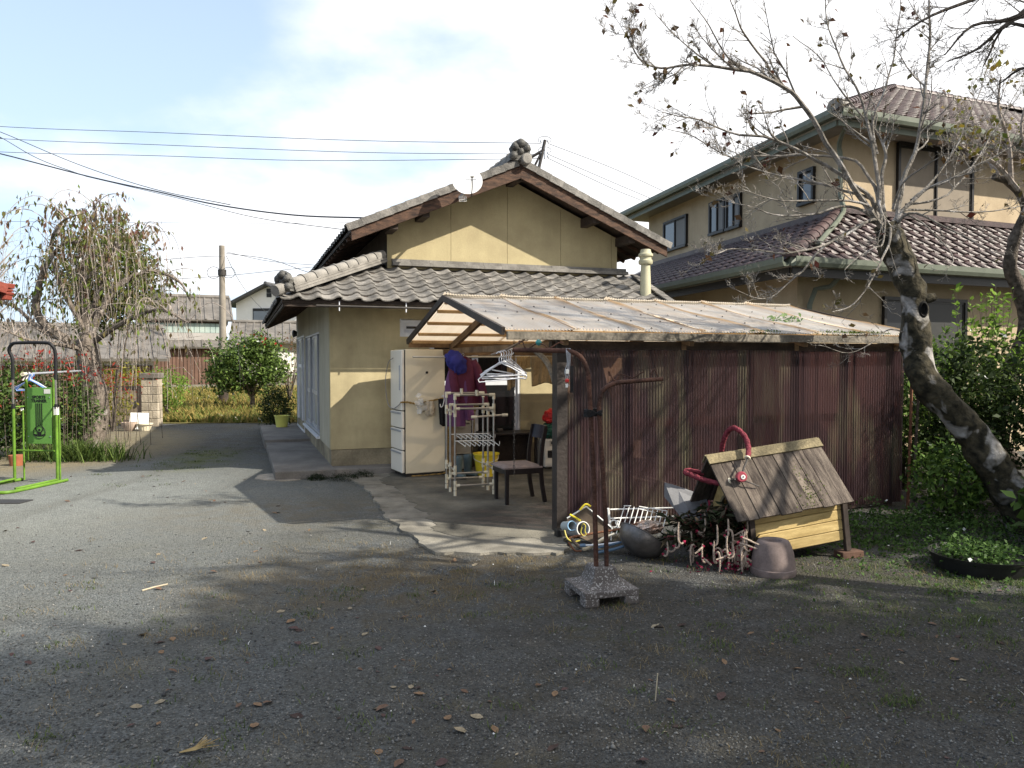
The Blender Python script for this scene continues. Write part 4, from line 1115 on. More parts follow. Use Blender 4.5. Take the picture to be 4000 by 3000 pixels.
# ------------------------------------------------------------------ laundry pole, coat, towels, hangers
LV = -1.25; LZ = 1.655
po = MB().tube([H(.92, LV, LZ - .0), H(4.4, LV, LZ + .01)], .014, 10).build('laundry_pole', mat('pole_cream', (0.5, 0.47, 0.4), .5, .1), smooth=True); tag(po, 'cream laundry pole strung along under the translucent roof', 'pole')
for k, u in enumerate((1.42, 3.2)):
    b = MB(); b.tube(smooth_line([(0, 0, .14), (.0, 0, .05), (.016, 0, .01), (0, 0, -.017), (-.016, 0, .0)]), .004, 6); o = b.build('pole_hook', 'metal_dark', smooth=True); o.location = H(u, LV, LZ); o.rotation_euler = (0, 0, TH)
    tag(o, 'dark wire hook carrying the laundry pole', 'hook', 'hooks of the laundry pole')
mat('cloth_maroon', (0.105, 0.018, 0.042), .75, .2, 5, .2, 80); mat('cloth_purple', (0.13, 0.045, 0.125), .7, .2, 5, .2, 80); mat('cloth_blue', (0.035, 0.035, 0.21), .7, .2, 5, .2, 80)
def garment(b, rings, seed, folds=7, amp=.12, n=30):
    vs = []
    for i, (z, cx_, cy_, rx, ry) in enumerate(rings):
        for k in range(n):
            a = 2 * math.pi * k / n; f = 1 + amp * 1.6 * min(1, i / 2) * math.sin(a * folds + seed + i * .35) + amp * .6 * mnoise.noise(Vector((math.cos(a) * 2, math.sin(a) * 2, z * 6 + seed)))
            vs.append((cx_ + rx * f * math.cos(a), cy_ + ry * f * math.sin(a), z))
    fs = [(i * n + k, i * n + (k + 1) % n, (i + 1) * n + (k + 1) % n, (i + 1) * n + k) for i in range(len(rings) - 1) for k in range(n)]
    return b.add(vs, fs)
cpos = ad(1795, 1392, 9.78); cpos.z = LZ
coat = thing('raincoat', 'maroon rain jacket with blue hood over purple rain trousers, hung beside the refrigerator', 'raincoat', cpos, TH)
garment(MB(), [(.01, .03, 0, .05, .05), (-.05, .04, 0, .14, .09), (-.12, .05, 0, .175, .10), (-.30, .06, 0, .18, .11), (-.50, .05, 0, .19, .12), (-.60, .05, 0, .20, .12)], 1, 6, .07).build('jacket', 'cloth_maroon', coat, smooth=True)
b = MB(); b.tube(smooth_line([(.15, -.02, -.06), (.22, -.05, -.20), (.27, -.06, -.38), (.31, -.05, -.60)]), [.07] * 4 + [.066] * 4 + [.06] * 4 + [.062], 12); b.build('sleeve', 'cloth_maroon', coat, smooth=True)
b = MB(); b.tube(smooth_line([(-.07, -.05, -.08), (-.10, -.07, -.25), (-.08, -.09, -.42), (-.06, -.08, -.55)]), [.06] * 13, 12); b.build('sleeve', 'cloth_maroon', coat, smooth=True)
lm = MB()
def hoodfn(s, t_):
    a = s * 2 * math.pi; ph = t_ * math.pi; d = Vector((math.sin(ph) * math.cos(a), math.sin(ph) * math.sin(a), math.cos(ph))); k = 1 + .2 * mnoise.noise(d * 3) + .08 * math.sin(a * 9 + ph * 5)
    return Vector((-.07 + d.x * k * .13, -.10 + d.y * k * .08, -.07 + d.z * k * .135 - .05 * d.x))
lm.sheet(hoodfn, 30, 16).build('hood', 'cloth_blue', coat, smooth=True)
garment(MB(), [(-.18, -.10, -.02, .05, .04), (-.30, -.10, -.03, .09, .07), (-.50, -.08, -.04, .12, .08), (-.75, -.06, -.03, .115, .08), (-.88, -.05, -.03, .105, .07)], 3, 5, .12).build('trouser_leg', 'cloth_purple', coat, smooth=True)
garment(MB(), [(-.30, .06, -.05, .06, .05), (-.50, .07, -.06, .075, .06), (-.75, .10, -.05, .07, .06), (-.80, .10, -.05, .07, .06)], 4, 5, .12).build('trouser_leg', 'cloth_purple', coat, smooth=True)
MB().tube(smooth_line([(.03, 0, .0), (.03, .0, .03), (.045, 0, .045), (.06, 0, .03), (.05, 0, .01)]), .004, 6).build('hanger_hook', 'alu_grey', coat)
mat('towel_tan', (0.34, 0.25, 0.14), .95, .15, 30, .4, 200); mat('towel_ochre', (0.40, 0.28, 0.13), .95, .15, 30, .4, 200); mat('towel_pink', (0.62, 0.22, 0.22), .95, .15, 30, .4, 200)
pl = []
def on_pole(px):
    d = ray(px, 1400); d.z = 0; t_ = (H(0, LV) ).dot(HV) / d.dot(HV); return Vector((d.x * t_, d.y * t_, LZ + .012))
def towel(px0, px1, h, m, lab, seed, folds, amp):
    a, c = on_pole(px0), on_pole(px1); q = (a + c) / 2; w_ = (c - a).length
    o = drape('towel', q + HV * -.02, w_, h, m, lab, 'towel', TH, folds, amp, 0.03, seed)
    return o
towel(1980, 2012, .44, 'towel_tan', 'narrow tan towel hanging long at the end of the laundry pole', 1, 2, .014)
towel(2016, 2070, .165, 'towel_ochre', 'small ochre towel hung double on the laundry pole', 2, 3, .010)
towel(2074, 2160, .39, 'towel_tan', 'broad tan check towel on the laundry pole', 3, 3, .012)
towel(2163, 2190, .52, 'towel_pink', 'pink towel on the laundry pole beside the post', 4, 2, .014)

def hanger_mesh(w_, h_, r):
    b = MB()
    tri = [(0, 0, 0), (-w_ * .25, 0, -h_ * .38), (-w_ / 2, 0, -h_ * .85), (-w_ / 2 + .008, 0, -h_), (0, 0, -h_ * 1.0), (w_ / 2 - .008, 0, -h_), (w_ / 2, 0, -h_ * .85), (w_ * .25, 0, -h_ * .38), (0, 0, 0)]
    b.tube(tri, r, 6)
    b.tube(smooth_line([(0, 0, -.005), (0, 0, .035), (.02, 0, .055), (.022, 0, .08), (0, 0, .095), (-.022, 0, .08)]), r * .8, 6)
    return b
mat('hanger_white', (0.72, 0.72, 0.75), .35, .05)
hpos = ad(1995, 1415, 6.95)
ring = MB()                                        # chain of links from the eave with a slanting bar at its foot
mat('chain', (0.03, 0.028, 0.028), .4, .1, metal=.6)
ch = thing('hanging_chain', 'thin dark chain hanging from the shed eave down to chair height', 'chain', ad(2008, 1850, 7.0))
cz0 = ch.location.z
b = MB(); zt = 1.80 - cz0; k = 0
while k * .030 < zt:
    z = k * .030; a = (k % 2) * math.pi / 2
    b.tube([(math.cos(a) * .008 * math.cos(t_), math.sin(a) * .008 * math.cos(t_), z + .018 * math.sin(t_)) for t_ in [i * math.pi / 4 for i in range(9)]], .0025, 4, cap=False); k += 1
b.build('links', 'chain', ch)
hm_ = [hanger_mesh(.42, .16, .0055).mesh('hanger', True), hanger_mesh(.40, .13, .006).mesh('hanger', True)]
for m_ in hm_: m_.materials.append(MATS['hanger_white'])
for k in range(6):
    o = bpy.data.objects.new('clothes_hanger', hm_[k % 2]); C.objects.link(o); o.location = hpos + Vector((-.10 + .02 * k, .03 * k - .05, .0 + .006 * k)); o.rotation_euler = (rr.uniform(-.05, .05), R(3 * (k - 2)), R(-8 + 9 * k))
    tag(o, 'white clothes hanger in a bunch hanging above the dining chair', 'hanger', 'white hangers bunched under the eave')
b = MB(); b.tube([(-.16, .0, -.02), (-.02, .0, .03), (.11, .02, .10), (.145, .02, .12)], .010, 8); b.tube([(.16 + .02 * math.cos(t_), .02, .13 + .02 * math.sin(t_)) for t_ in [i * math.pi / 6 for i in range(13)]], .005, 6, cap=False)
o = b.build('hanger_bar', mat('bar_brown', (0.2, 0.16, 0.13), .5), smooth=True); o.location = hpos + Vector((-.02, .02, .085)); tag(o, 'short slanting bar with a ring that carries the white hangers', 'bar')

# ================================================================== TWO-STOREY HOUSE NEXT DOOR
A0, B0 = R(22), R(14)
NU = Vector((math.cos(A0), math.sin(A0), 0)); NV = Vector((-math.sin(B0), math.cos(B0), 0))
NO = Vector((3.97, 11.0, 0))
def Q(a, b_, z=0.0): return NU * a + NV * b_ + Vector((0, 0, z))          # local to the house root
nh = thing('two_storey_house', 'two-storey beige stucco house with brown tiled hip roofs next door', 'house', NO)
mat('beige', (0.42, 0.33, 0.22), .9, .07, 1.5, .3, 140, col2=(0.47, 0.375, 0.255), fine=.1)
mat('brown_tile', (0.048, 0.029, 0.029), .45, .3, 7, .3, 40, col2=(0.085, 0.053, 0.052), fine=.15, spec=.4)
per_object('brown_tile', .75, 1.3); streak('beige', .15)
mat('gutter_green', (0.115, 0.13, 0.10), .5, .12, 5); mat('soffit', (0.23, 0.21, 0.175), .8, .1); mat('frame_dark', (0.02, 0.018, 0.017), .4, .1)
glass('glass_sky', (0.05, 0.06, 0.07), .04, .9); mat('screen_grey', (0.20, 0.20, 0.20), .8, .06, 30)
glass('curtain_grey', (0.055, 0.055, 0.053), .2, .12); glass('glass_dim', (0.02, 0.022, 0.024), .06, .25); mat('shutter_beige', (0.20, 0.165, 0.125), .6, .08)
LZ1, LZ2 = 3.07, 4.13         # lower eave, upper wall foot
UA, UB = 2.2, 1.5             # upper wall corner
EA, EB = 1.6, 0.9; UZ = 5.64  # upper eave corner
LA, LB = 9.4, 9.16            # eave lengths
def nprism(b, pts, d): b.prism([Q(*p_) for p_ in pts], d)
# walls
LW = .55
b = MB(); nprism(b, [(LW, LW, 0), (12, LW, 0), (12, 10, 0), (LW, 10, 0)], (0, 0, LZ1 - .08)); b.build('lower_wall', 'beige', nh)
b = MB(); nprism(b, [(UA, UB, 3.2), (12, UB, 3.2), (12, EB + LB - .6, 3.2), (UA, EB + LB - .6, 3.2)], (0, 0, UZ - 3.2 - .05)); b.build('upper_wall', 'beige', nh)
# soffits and roof slabs
b = MB(); nprism(b, [(0.02, .02, LZ1 - .12), (12, .02, LZ1 - .12), (12, 10, LZ1 - .12), (.02, 10, LZ1 - .12)], (0, 0, .03)); b.build('soffit', 'soffit', nh)
b = MB(); nprism(b, [(EA + .02, EB + .02, UZ - .14), (12.5, EB + .02, UZ - .14), (12.5, EB + LB, UZ - .14), (EA + .02, EB + LB, UZ - .14)], (0, 0, .03)); b.build('soffit', 'soffit', nh)
b = MB()
for poly in ([(0, 0, LZ1), (12.5, 0, LZ1), (12.5, UB, LZ2), (UA, UB, LZ2)], [(0, 0, LZ1), (UA, UB, LZ2), (UA, 10, LZ2), (0, 10, LZ1)]): nprism(b, [(x, y, z - .09) for x, y, z in poly], (0, 0, .08))
b.build('lower_roof_deck', 'frame_dark', nh)
KA, KB = 5.6, 4.58; UZR = 8.25
b = MB()
for poly in ([(EA, EB, UZ), (13, EB, UZ), (13, EB + KB, UZR), (EA + KA, EB + KB, UZR)], [(EA, EB, UZ), (EA + KA, EB + KB, UZR), (EA, EB + LB, UZ)], [(EA, EB + LB, UZ), (EA + KA, EB + KB, UZR), (13, EB + KB, UZR), (13, EB + LB, UZ)]): nprism(b, [(x, y, z - .09) for x, y, z in poly], (0, 0, .08))
b.build('upper_roof_deck', 'frame_dark', nh)
# fascias with gutters
def gutter(pts, name='gutter'):
    b = MB()
    for p0, p1 in zip(pts[:-1], pts[1:]):
        p0, p1 = Q(*p0), Q(*p1); d = (p1 - p0).normalized(); nrm = Vector((d.y, -d.x, 0))
        pr = [(0, .02), (-.02, -.08), (.03, -.115), (.10, -.115), (.125, -.06), (.125, .02), (.115, .02), (.11, -.05), (.02, -.08)]
        s0 = [p0 + nrm * x + Vector((0, 0, z)) for x, z in pr]; b.prism(s0, p1 - p0)
    b.build(name, 'gutter_green', nh)
gutter([(0, 10, LZ1), (0, 0, LZ1)]); gutter([(0, 0, LZ1), (12, 0, LZ1)]); gutter([(EA, EB + LB, UZ), (EA, EB, UZ)]); gutter([(EA, EB, UZ), (12.5, EB, UZ)])
b = MB(); b.bar(Q(.06, .04, LZ1 - .17), Q(12, .04, LZ1 - .17), .03, .16); b.bar(Q(.04, .07, LZ1 - .17), Q(.04, 10, LZ1 - .17), .03, .16); b.build('fascia', 'frame_dark', nh)
b = MB(); b.bar(Q(EA + .06, EB + .04, UZ - .15), Q(12.5, EB + .04, UZ - .15), .03, .16); b.bar(Q(EA + .04, EB + .07, UZ - .15), Q(EA + .04, EB + LB, UZ - .15), .03, .16); b.build('fascia', 'gutter_green', nh)
# tiles on every face
tb_ = tile_mesh('roof_tile', .265, .30, 'brown_tile', deep=.05, lift=.028, kind='s')
fr_all = []
def face_tiles(e0, e1, top0, top1, seed):
    """e0->e1 eave, top0/top1 upper corners; local xyz"""
    e0, e1, top0, top1 = [Vector(v) for v in (e0, e1, top0, top1)]
    ax = (e1 - e0).normalized(); L_ = (e1 - e0).length
    w0 = top0 - e0; ay = (w0 - ax * w0.dot(ax)); hh = ay.length; ay.normalize()
    s0 = w0.dot(ax); s1 = (top1 - e0).dot(ax); nr = int(round(hh / .255)); ex = hh / nr
    ln = ax.cross(ay)
    def keep(a, s): f = s / hh; return a > s0 * f - .02 and a < L_ + (s1 - L_) * f + .1
    return slope_frames(e0 - ay * .06 + ln * -.0, ax, ay, int(L_ / .265) + 1, nr, .265, ex, keep, .003, seed)
fr_all += face_tiles(Q(0, 0, LZ1), Q(7.5, 0, LZ1), Q(UA, UB, LZ2), Q(7.5, UB, LZ2), 1)
fr_all += face_tiles(Q(0, 9, LZ1), Q(0, 0, LZ1), Q(UA, 9, LZ2), Q(UA, UB, LZ2), 2)
nlow = len(fr_all)
fr_all += face_tiles(Q(EA, EB, UZ), Q(11, EB, UZ), Q(EA + KA, EB + KB, UZR), Q(11, EB + KB, UZR), 3)
fr_all += face_tiles(Q(EA, EB + LB, UZ), Q(EA, EB, UZ), Q(EA + KA, EB + KB, UZR), Q(EA + KA, EB + KB, UZR), 4)
place_tiles(nh, fr_all, tb_, M0=Matrix.Translation(NO), rest='roof_tiles_far')
# hips and ridge
def hip(p0, p1, n, r=.11):
    p0, p1 = Q(*p0), Q(*p1); d = p1 - p0; hy_ = d.normalized(); hx_ = hy_.cross(Vector((0, 0, 1))).normalized(); hz_ = hx_.cross(hy_)
    me = half_round(d.length / n * 1.06, r, 6, .12).mesh('hip_tile', True); me.materials.append(MATS['brown_tile'])
    for k in range(n):
        o = bpy.data.objects.new('hip_tile', me); C.objects.link(o); o.parent = nh; o.matrix_basis = frame(p0 + d * (k / n) + Vector((0, 0, .02)), hx_, hy_, hz_)
hip((0, 0, LZ1), (UA, UB, LZ2), 10); hip((EA, EB, UZ), (EA + KA, EB + KB, UZR), 26); hip((EA + KA, EB + KB, UZR), (12.8, EB + KB, UZR), 20)
b = MB(); q = Q(EA + .05, EB + .05, UZ + .05); b.lathe([(.001, -.12), (.14, -.12), (.16, 0), (.15, .16), (.09, .2)], 8, Matrix.Translation(q) @ Matrix.Rotation(R(-90), 4, 'X') @ Matrix.Rotation(R(45), 4, 'Y')); b.build('hip_end_tile', 'mortar_grey', nh)
b = MB(); b.bar(Q(UA - .05, UB - .05, LZ2 + .05), Q(12, UB - .05, LZ2 + .05), .12, .10); b.bar(Q(UA - .05, UB - .0, LZ2 + .05), Q(UA - .05, 9.5, LZ2 + .05), .12, .10); b.build('wall_flashing', 'brown_tile', nh)
# windows placed where the sight lines meet the walls
def hit(px, py, a=None, b_=None):
    """photo point -> (other coordinate, z) on the wall a=const or b=const"""
    d = ray(px, py); nrm = Vector((NV.y, -NV.x, 0)) if a is not None else Vector((-NU.y, NU.x, 0))
    p0 = NO + (NU * a if a is not None else NV * b_)
    t_ = p0.dot(nrm) / Vector((d.x, d.y, 0)).dot(nrm); w_ = Vector((d.x * t_, d.y * t_, 0)) - NO
    det = NU.x * NV.y - NU.y * NV.x
    aa = (w_.x * NV.y - w_.y * NV.x) / det; bb = (NU.x * w_.y - NU.y * w_.x) / det
    return (bb if a is not None else aa), CAMH + d.z * t_
def nwin(name, rect, a=None, b_=None, leaves_=2, dark='frame_dark', panes=('glass_sky', 'screen_grey'), fr_=.055):
    (s0, z0), (s1, z1) = hit(rect[0], rect[3], a, b_), hit(rect[2], rect[1], a, b_)
    if s0 > s1: s0, s1 = s1, s0
    def pt(s, z, dep): return (Q(a - dep, s, z) if a is not None else Q(s, b_ - dep, z))
    def bx(b, u0, u1, q0, q1, d0, d1):
        vs = [pt(u, z, d) for z in (q0, q1) for d in (d0, d1) for u in (u0, u1)]
        b.add(vs, [(0, 2, 3, 1), (4, 5, 7, 6), (0, 1, 5, 4), (2, 6, 7, 3), (0, 4, 6, 2), (1, 3, 7, 5)])
    b = MB(); bx(b, s0, s1, z1 - fr_, z1, -.01, .07); bx(b, s0, s1, z0, z0 + fr_, -.01, .09); bx(b, s0, s0 + fr_, z0 + fr_, z1 - fr_, -.01, .07); bx(b, s1 - fr_, s1, z0 + fr_, z1 - fr_, -.01, .07)
    w_ = b.build(name, dark, nh)
    lw = (s1 - s0 - 2 * fr_) / leaves_
    for k in range(leaves_):
        l0 = s0 + fr_ + k * lw; d = .012 + .02 * (k % 2); b = MB(); st = .03
        bx(b, l0, l0 + st, z0 + fr_, z1 - fr_, d, d + .02); bx(b, l0 + lw - st, l0 + lw, z0 + fr_, z1 - fr_, d, d + .02); bx(b, l0 + st, l0 + lw - st, z0 + fr_, z0 + fr_ + st, d, d + .02); bx(b, l0 + st, l0 + lw - st, z1 - fr_ - st, z1 - fr_, d, d + .02); b.build('sash', dark, w_)
        b = MB(); bx(b, l0 + st, l0 + lw - st, z0 + fr_ + st, z1 - fr_ - st, d + .004, d + .009); b.build('pane', panes[k % len(panes)], w_)
    return w_
nwin('side_window', (2597, 835, 2688, 990), a=UA, panes=('screen_grey', 'glass_sky'))
nwin('side_window', (2776, 770, 2838, 925), a=UA, panes=('screen_grey', 'glass_sky'))
nwin('side_window', (2841, 750, 2900, 905), a=UA, panes=('screen_grey', 'glass_sky'))
nwin('side_window', (3124, 650, 3187, 810), a=UA, leaves_=1)
nwin('front_window', (3497, 600, 3796, 855), b_=UB, panes=('shutter_beige', 'shutter_beige'), leaves_=2)
lwin = nwin('front_window', (3441, 1172, 3768, 1425), b_=LW, panes=('glass_dim', 'curtain_grey'), leaves_=2)
# downpipes
def dpipe(pts, r=.04): MB().tube(smooth_line([Q(*p_) for p_ in pts], 3), r, 8).build('downpipe', 'gutter_green', nh, smooth=True)
dpipe([(EA + .25, EB + .02, UZ - .12), (UA - .15, UB - .12, UZ - .35), (UA - .07, UB - .07, UZ - .6), (UA - .07, UB - .07, LZ2 + .3), (UA - .2, UB - .3, LZ2 - .05), (.7, .25, LZ1 + .28)])
dpipe([(1.05, .05, LZ1 - .12), (.95, .25, LZ1 - .35), (.75, LW - .06, LZ1 - .6), (.72, LW - .06, .3)])
MB().bar(Q(EA + .1, EB + LB + .35, UZ - .3), Q(EA + .5, EB + LB - .3, UZ - .5), .05, .05).build('service_arm', 'metal_dark', nh)

# ================================================================== BUILDINGS BEYOND THE FIELD
mat('far_tile', (0.115, 0.105, 0.095), .7, .25, 1.5, col2=(0.17, 0.155, 0.14), fine=.1); mat('far_tile_dark', (0.085, 0.085, 0.09), .6, .2, 1.5, fine=.1)
mat('siding_blue', (0.24, 0.34, 0.34), .7, .2, .8, col2=(0.36, 0.42, 0.38)); mat('board_brown', (0.13, 0.075, 0.055), .8, .2, 1, fine=.1); mat('far_white', (0.72, 0.70, 0.66), .8, .05, 1); mat('far_grey', (0.34, 0.32, 0.30), .85, .15, .7)
def far_roof(root, name, p00, p10, p11, p01, m, pitch=.45, th=.10):
    """tiled slope given by eave p00-p10 and ridge p01-p11, with raised tile rows"""
    p00, p10, p11, p01 = [Vector(v) for v in (p00, p10, p11, p01)]
    n = max(4, int((p10 - p00).length / pitch)); b = MB(); up = (p10 - p00).cross(p01 - p00).normalized()
    if up.z < 0: up = -up
    b.prism([p00, p10, p11, p01], -up * th) if True else None
    r_ = b.build(name, m, root)
    b = MB()
    for k in range(n + 1):
        f = k / n; b.bar(p00.lerp(p10, f) + up * .02, p01.lerp(p11, f) + up * .02, .10, .06, up=up)
    b.build('tile_rolls', m, r_)
    return r_
def far_gable(name, lab, x0, x1, y0, y1, ze, zr, wallm, roofm, ov=.5, along='x', lower=None, rot=0.0, zb=0.0):
    """box walls with a ridge along x or y; coordinates local to (x0, y0)"""
    # x0, x1 are photo columns of the two front corners; y0 the distance of the left one
    k0, k1 = (x0 - 2000) / 3000, (x1 - 2000) / 3000
    w_ = y0 * (k1 - k0) / (math.cos(rot) - k1 * math.sin(rot)); d_ = y1 - y0; ym = y0 + w_ * math.sin(rot) / 2
    ze, zr = Zp(ze, ym), Zp(zr, ym)
    t_ = thing(name, lab, 'building', (k0 * y0, y0, zb), rot); t_['w'] = w_; t_['ym'] = ym
    if along == 'x':
        MB().box(0, w_, 0, d_, 0, ze).build('wall', wallm, t_)
        MB().prism([(0, 0, ze), (0, d_, ze), (0, d_ / 2, zr - .15)], (w_, 0, 0)).build('gable_wall', wallm, t_)
        sl_ = (zr - ze) / (d_ / 2)
        far_roof(t_, 'roof', (-ov, -ov, ze - ov * sl_), (w_ + ov, -ov, ze - ov * sl_), (w_ + ov, d_ / 2, zr), (-ov, d_ / 2, zr), roofm)
        far_roof(t_, 'roof', (-ov, d_ + ov, ze - ov * sl_), (w_ + ov, d_ + ov, ze - ov * sl_), (w_ + ov, d_ / 2, zr), (-ov, d_ / 2, zr), roofm)
        MB().tube([(-ov, d_ / 2, zr + .05), (w_ + ov, d_ / 2, zr + .05)], .14, 8).build('ridge', roofm, t_)
    else:
        MB().box(0, w_, 0, d_, 0, ze).build('wall', wallm, t_)
        MB().prism([(0, 0, ze), (w_, 0, ze), (w_ / 2, 0, zr - .15)], (0, d_, 0)).build('gable_wall', wallm, t_)
        sl_ = (zr - ze) / (w_ / 2)
        far_roof(t_, 'roof', (-ov, -ov, ze - ov * sl_), (-ov, d_ + ov, ze - ov * sl_), (w_ / 2, d_ + ov, zr), (w_ / 2, -ov, zr), roofm)
        far_roof(t_, 'roof', (w_ + ov, -ov, ze - ov * sl_), (w_ + ov, d_ + ov, ze - ov * sl_), (w_ / 2, d_ + ov, zr), (w_ / 2, -ov, zr), roofm)
        MB().tube([(w_ / 2, -ov, zr + .05), (w_ / 2, d_ + ov, zr + .05)], .14, 8).build('ridge', roofm, t_)
    return t_
def X(px, Y): return (px - 2000) / 3000 * Y
def Zp(py, Y): return CAMH + (1411 - py) / 3000 * Y
# barn with blue-green siding
barn = far_gable('barn', 'old two-tier barn with blue-green siding above brown boards', 545, 885, 44, 50, 1238, 1146, 'siding_blue', 'far_tile', .35, rot=R(23))
bw, YB = barn['w'], barn['ym']
MB().box(-.03, bw + .03, -.05, .0, Zp(1328, YB), Zp(1300, YB)).build('pale_band', 'far_grey', barn)
MB().box(.0, bw, -.06, .0, Zp(1262, YB), Zp(1240, YB)).build('eave_board', 'wood_dark', barn)
for k in range(16):
    w1 = bw / 16; MB().box(k * w1 + .01, (k + 1) * w1 - .02, -.03, .0, Zp(1299, YB), Zp(1263, YB)).build('siding_sheet', 'siding_blue', barn)
far_roof(barn, 'skirt_roof', (-.5, -1.4, Zp(1356, YB)), (bw + .6, -1.4, Zp(1356, YB)), (bw + .6, 0, Zp(1328, YB)), (-.5, 0, Zp(1328, YB)), 'far_tile')
for k in range(26):
    w1 = (bw + .4) / 26; MB().box(-.2 + k * w1, -.2 + (k + 1) * w1 - .03, -.95, -.88, .25, Zp(1362, YB)).build('wall_board', 'board_brown', barn)
MB().box(-.2, bw + .2, -.88, 0, 0, Zp(1364, YB)).build('lower_wall', 'wood_dark', barn)
MB().box(-.3, bw + .3, -1.0, -.80, 0, .25).build('footing', 'concrete', barn)
# white gabled house
wh = far_gable('white_house', 'white gabled house with dark grey roof behind the tiled cottage', 925, 1185, 62, 71, 1178, 1112, 'far_white', 'far_tile_dark', .7, 'y', rot=R(-8))
YW = wh['ym']; cx0 = wh['w'] / 2
for py in (1137, 1154): MB().box(cx0 - .20, cx0 + .20, -.05, 0, Zp(py, YW) - .16, Zp(py, YW) + .16).build('gable_vent', 'frame_dark', wh)
wf = MB().box(cx0 - 1.35, cx0 + .4, -.12, 0, Zp(1256, YW), Zp(1205, YW)).build('window', 'frame_dark', wh)
MB().box(cx0 - 1.27, cx0 + .32, -.14, -.121, Zp(1254, YW), Zp(1216, YW)).build('pane', 'glass_grey', wf)
# grey tiled cottage
ct = far_gable('tiled_cottage', 'low cottage with long grey tiled roof behind the round shrub', 935, 1250, 50, 56, 1325, 1254, 'far_grey', 'far_tile', .55, rot=R(17))
MB().box(1.2, 3.4, -.06, 0, .9, 2.2).build('shoji_window', 'far_white', ct)
MB().box(0, ct['w'], -.10, 0, 0, .7).build('footing', 'concrete', ct)
# long low outbuilding at the left
lo = far_gable('long_outbuilding', 'long low outbuilding with grey tiled roof behind the weeping tree', -450, 600, 24, 31, 1383, 1262, 'far_white', 'far_tile', .5, rot=R(27))
MB().box(2.2, lo['w'] - .05, -.06, 0, 0, 1.45).build('lower_board', 'board_brown', lo)
# neighbours glimpsed between the two houses
far_gable('grey_roofed_house', 'house with pale roof glimpsed between the two near houses', 2395, 2640, 34, 41, 1150, 1052, 'far_white', 'far_grey', .5)
# tile-ended roof reaching in at the left edge
mat('red_tile', (0.30, 0.075, 0.045), .5, .3, 4, .3, 30, col2=(0.22, 0.05, 0.035), fine=.15)
rt = thing('red_roofed_outhouse', 'outhouse with red-brown tiled roof whose eave corner reaches in beside the weeping tree', 'building', (-9.2, 4.2, 0))
ex_, ey_ = 3.90, 3.85          # eave corner
MB().box(.2, ex_ - .6, .1, ey_ - .5, 0, 2.15).build('wall', 'stucco_side', rt)
zt_ = 2.30
b = MB(); b.prism([(ex_, 0, zt_ - .06), (ex_, ey_, zt_ - .06), (1.4, ey_ * .55, zt_ + .85), (1.4, 0, zt_ + .85)], (0, 0, .05)); b.prism([(ex_, ey_, zt_ - .06), (0, ey_, zt_ - .06), (0, ey_ * .55, zt_ + .85), (1.4, ey_ * .55, zt_ + .85)], (0, 0, .05)); b.build('roof_deck', 'wood_dark', rt)
rtm = tile_mesh('roof_tile', .26, .29, 'red_tile', kind='s')
upq = Vector((1.4 - ex_, 0, .85 + .06)).normalized()
fr_ = slope_frames(Vector((ex_ + .06, 0, zt_ + .0)), VY, upq, 14, 9, .262, .255, seed=12); place_tiles(rt, fr_, rtm, M0=Matrix.Translation((-9.2, 4.2, 0)))
for k, (w0, z0, z1) in enumerate(((.07, .0, .05), (.10, .05, .08), (.085, .085, .115), (.12, .12, .17))): MB().prism([(ex_ - .30, ey_ - .16, zt_ - .06 + z0), (ex_ + w0 * .5, ey_ - .04, zt_ - .06 + z0), (ex_ + w0 * .6, ey_ + .05, zt_ - .06 + z0), (ex_ - .05, ey_ + .08, zt_ - .06 + z0), (ex_ - .34, ey_ - .02, zt_ - .06 + z0)], (.01, .005, z1 - z0)).build('corner_tile', 'red_tile', rt, bevel=.008)
b = MB(); b.bar((ex_ + .03, ey_ + .0, zt_ + .05), (1.4, ey_ * .55, zt_ + .95), .2, .10); b.build('hip_course', 'red_tile', rt)

# ================================================================== UTILITY POLE AND WIRES
mat('pole_concrete', (0.22, 0.195, 0.165), .85, .15, 3, fine=.1)
YP = 29.0
pp = Vector((X(872, YP), YP, 0))
up_ = thing('utility_pole', 'grey concrete utility pole rising behind the round camellia', 'pole', pp)
ptop = Zp(962, YP)
MB().lathe([(.15, 0), (.10, ptop), (.001, ptop)], 14).build('shaft', 'pole_concrete', up_, smooth=True)
MB().lathe([(.185, 0), (.18, .95)], 14, cap0=False, cap1=False).build('base_sleeve', 'wood_dark', up_, smooth=True)
MB().lathe([(.155, ptop - 1.12), (.155, ptop - .90)], 14).build('collar', 'metal_dark', up_, smooth=True)
MB().tube([(.25 * math.cos(t_) - .28, -.1, ptop - 1.02 + .22 * math.sin(t_)) for t_ in [i * math.pi / 8 for i in range(17)]], .012, 5, cap=False).build('cable_ring', 'wire', up_)
MB().tube([(.25 * math.cos(t_) + .28, -.1, ptop - 1.02 + .2 * math.sin(t_)) for t_ in [i * math.pi / 8 for i in range(17)]], .012, 5, cap=False).build('cable_ring', 'wire', up_)
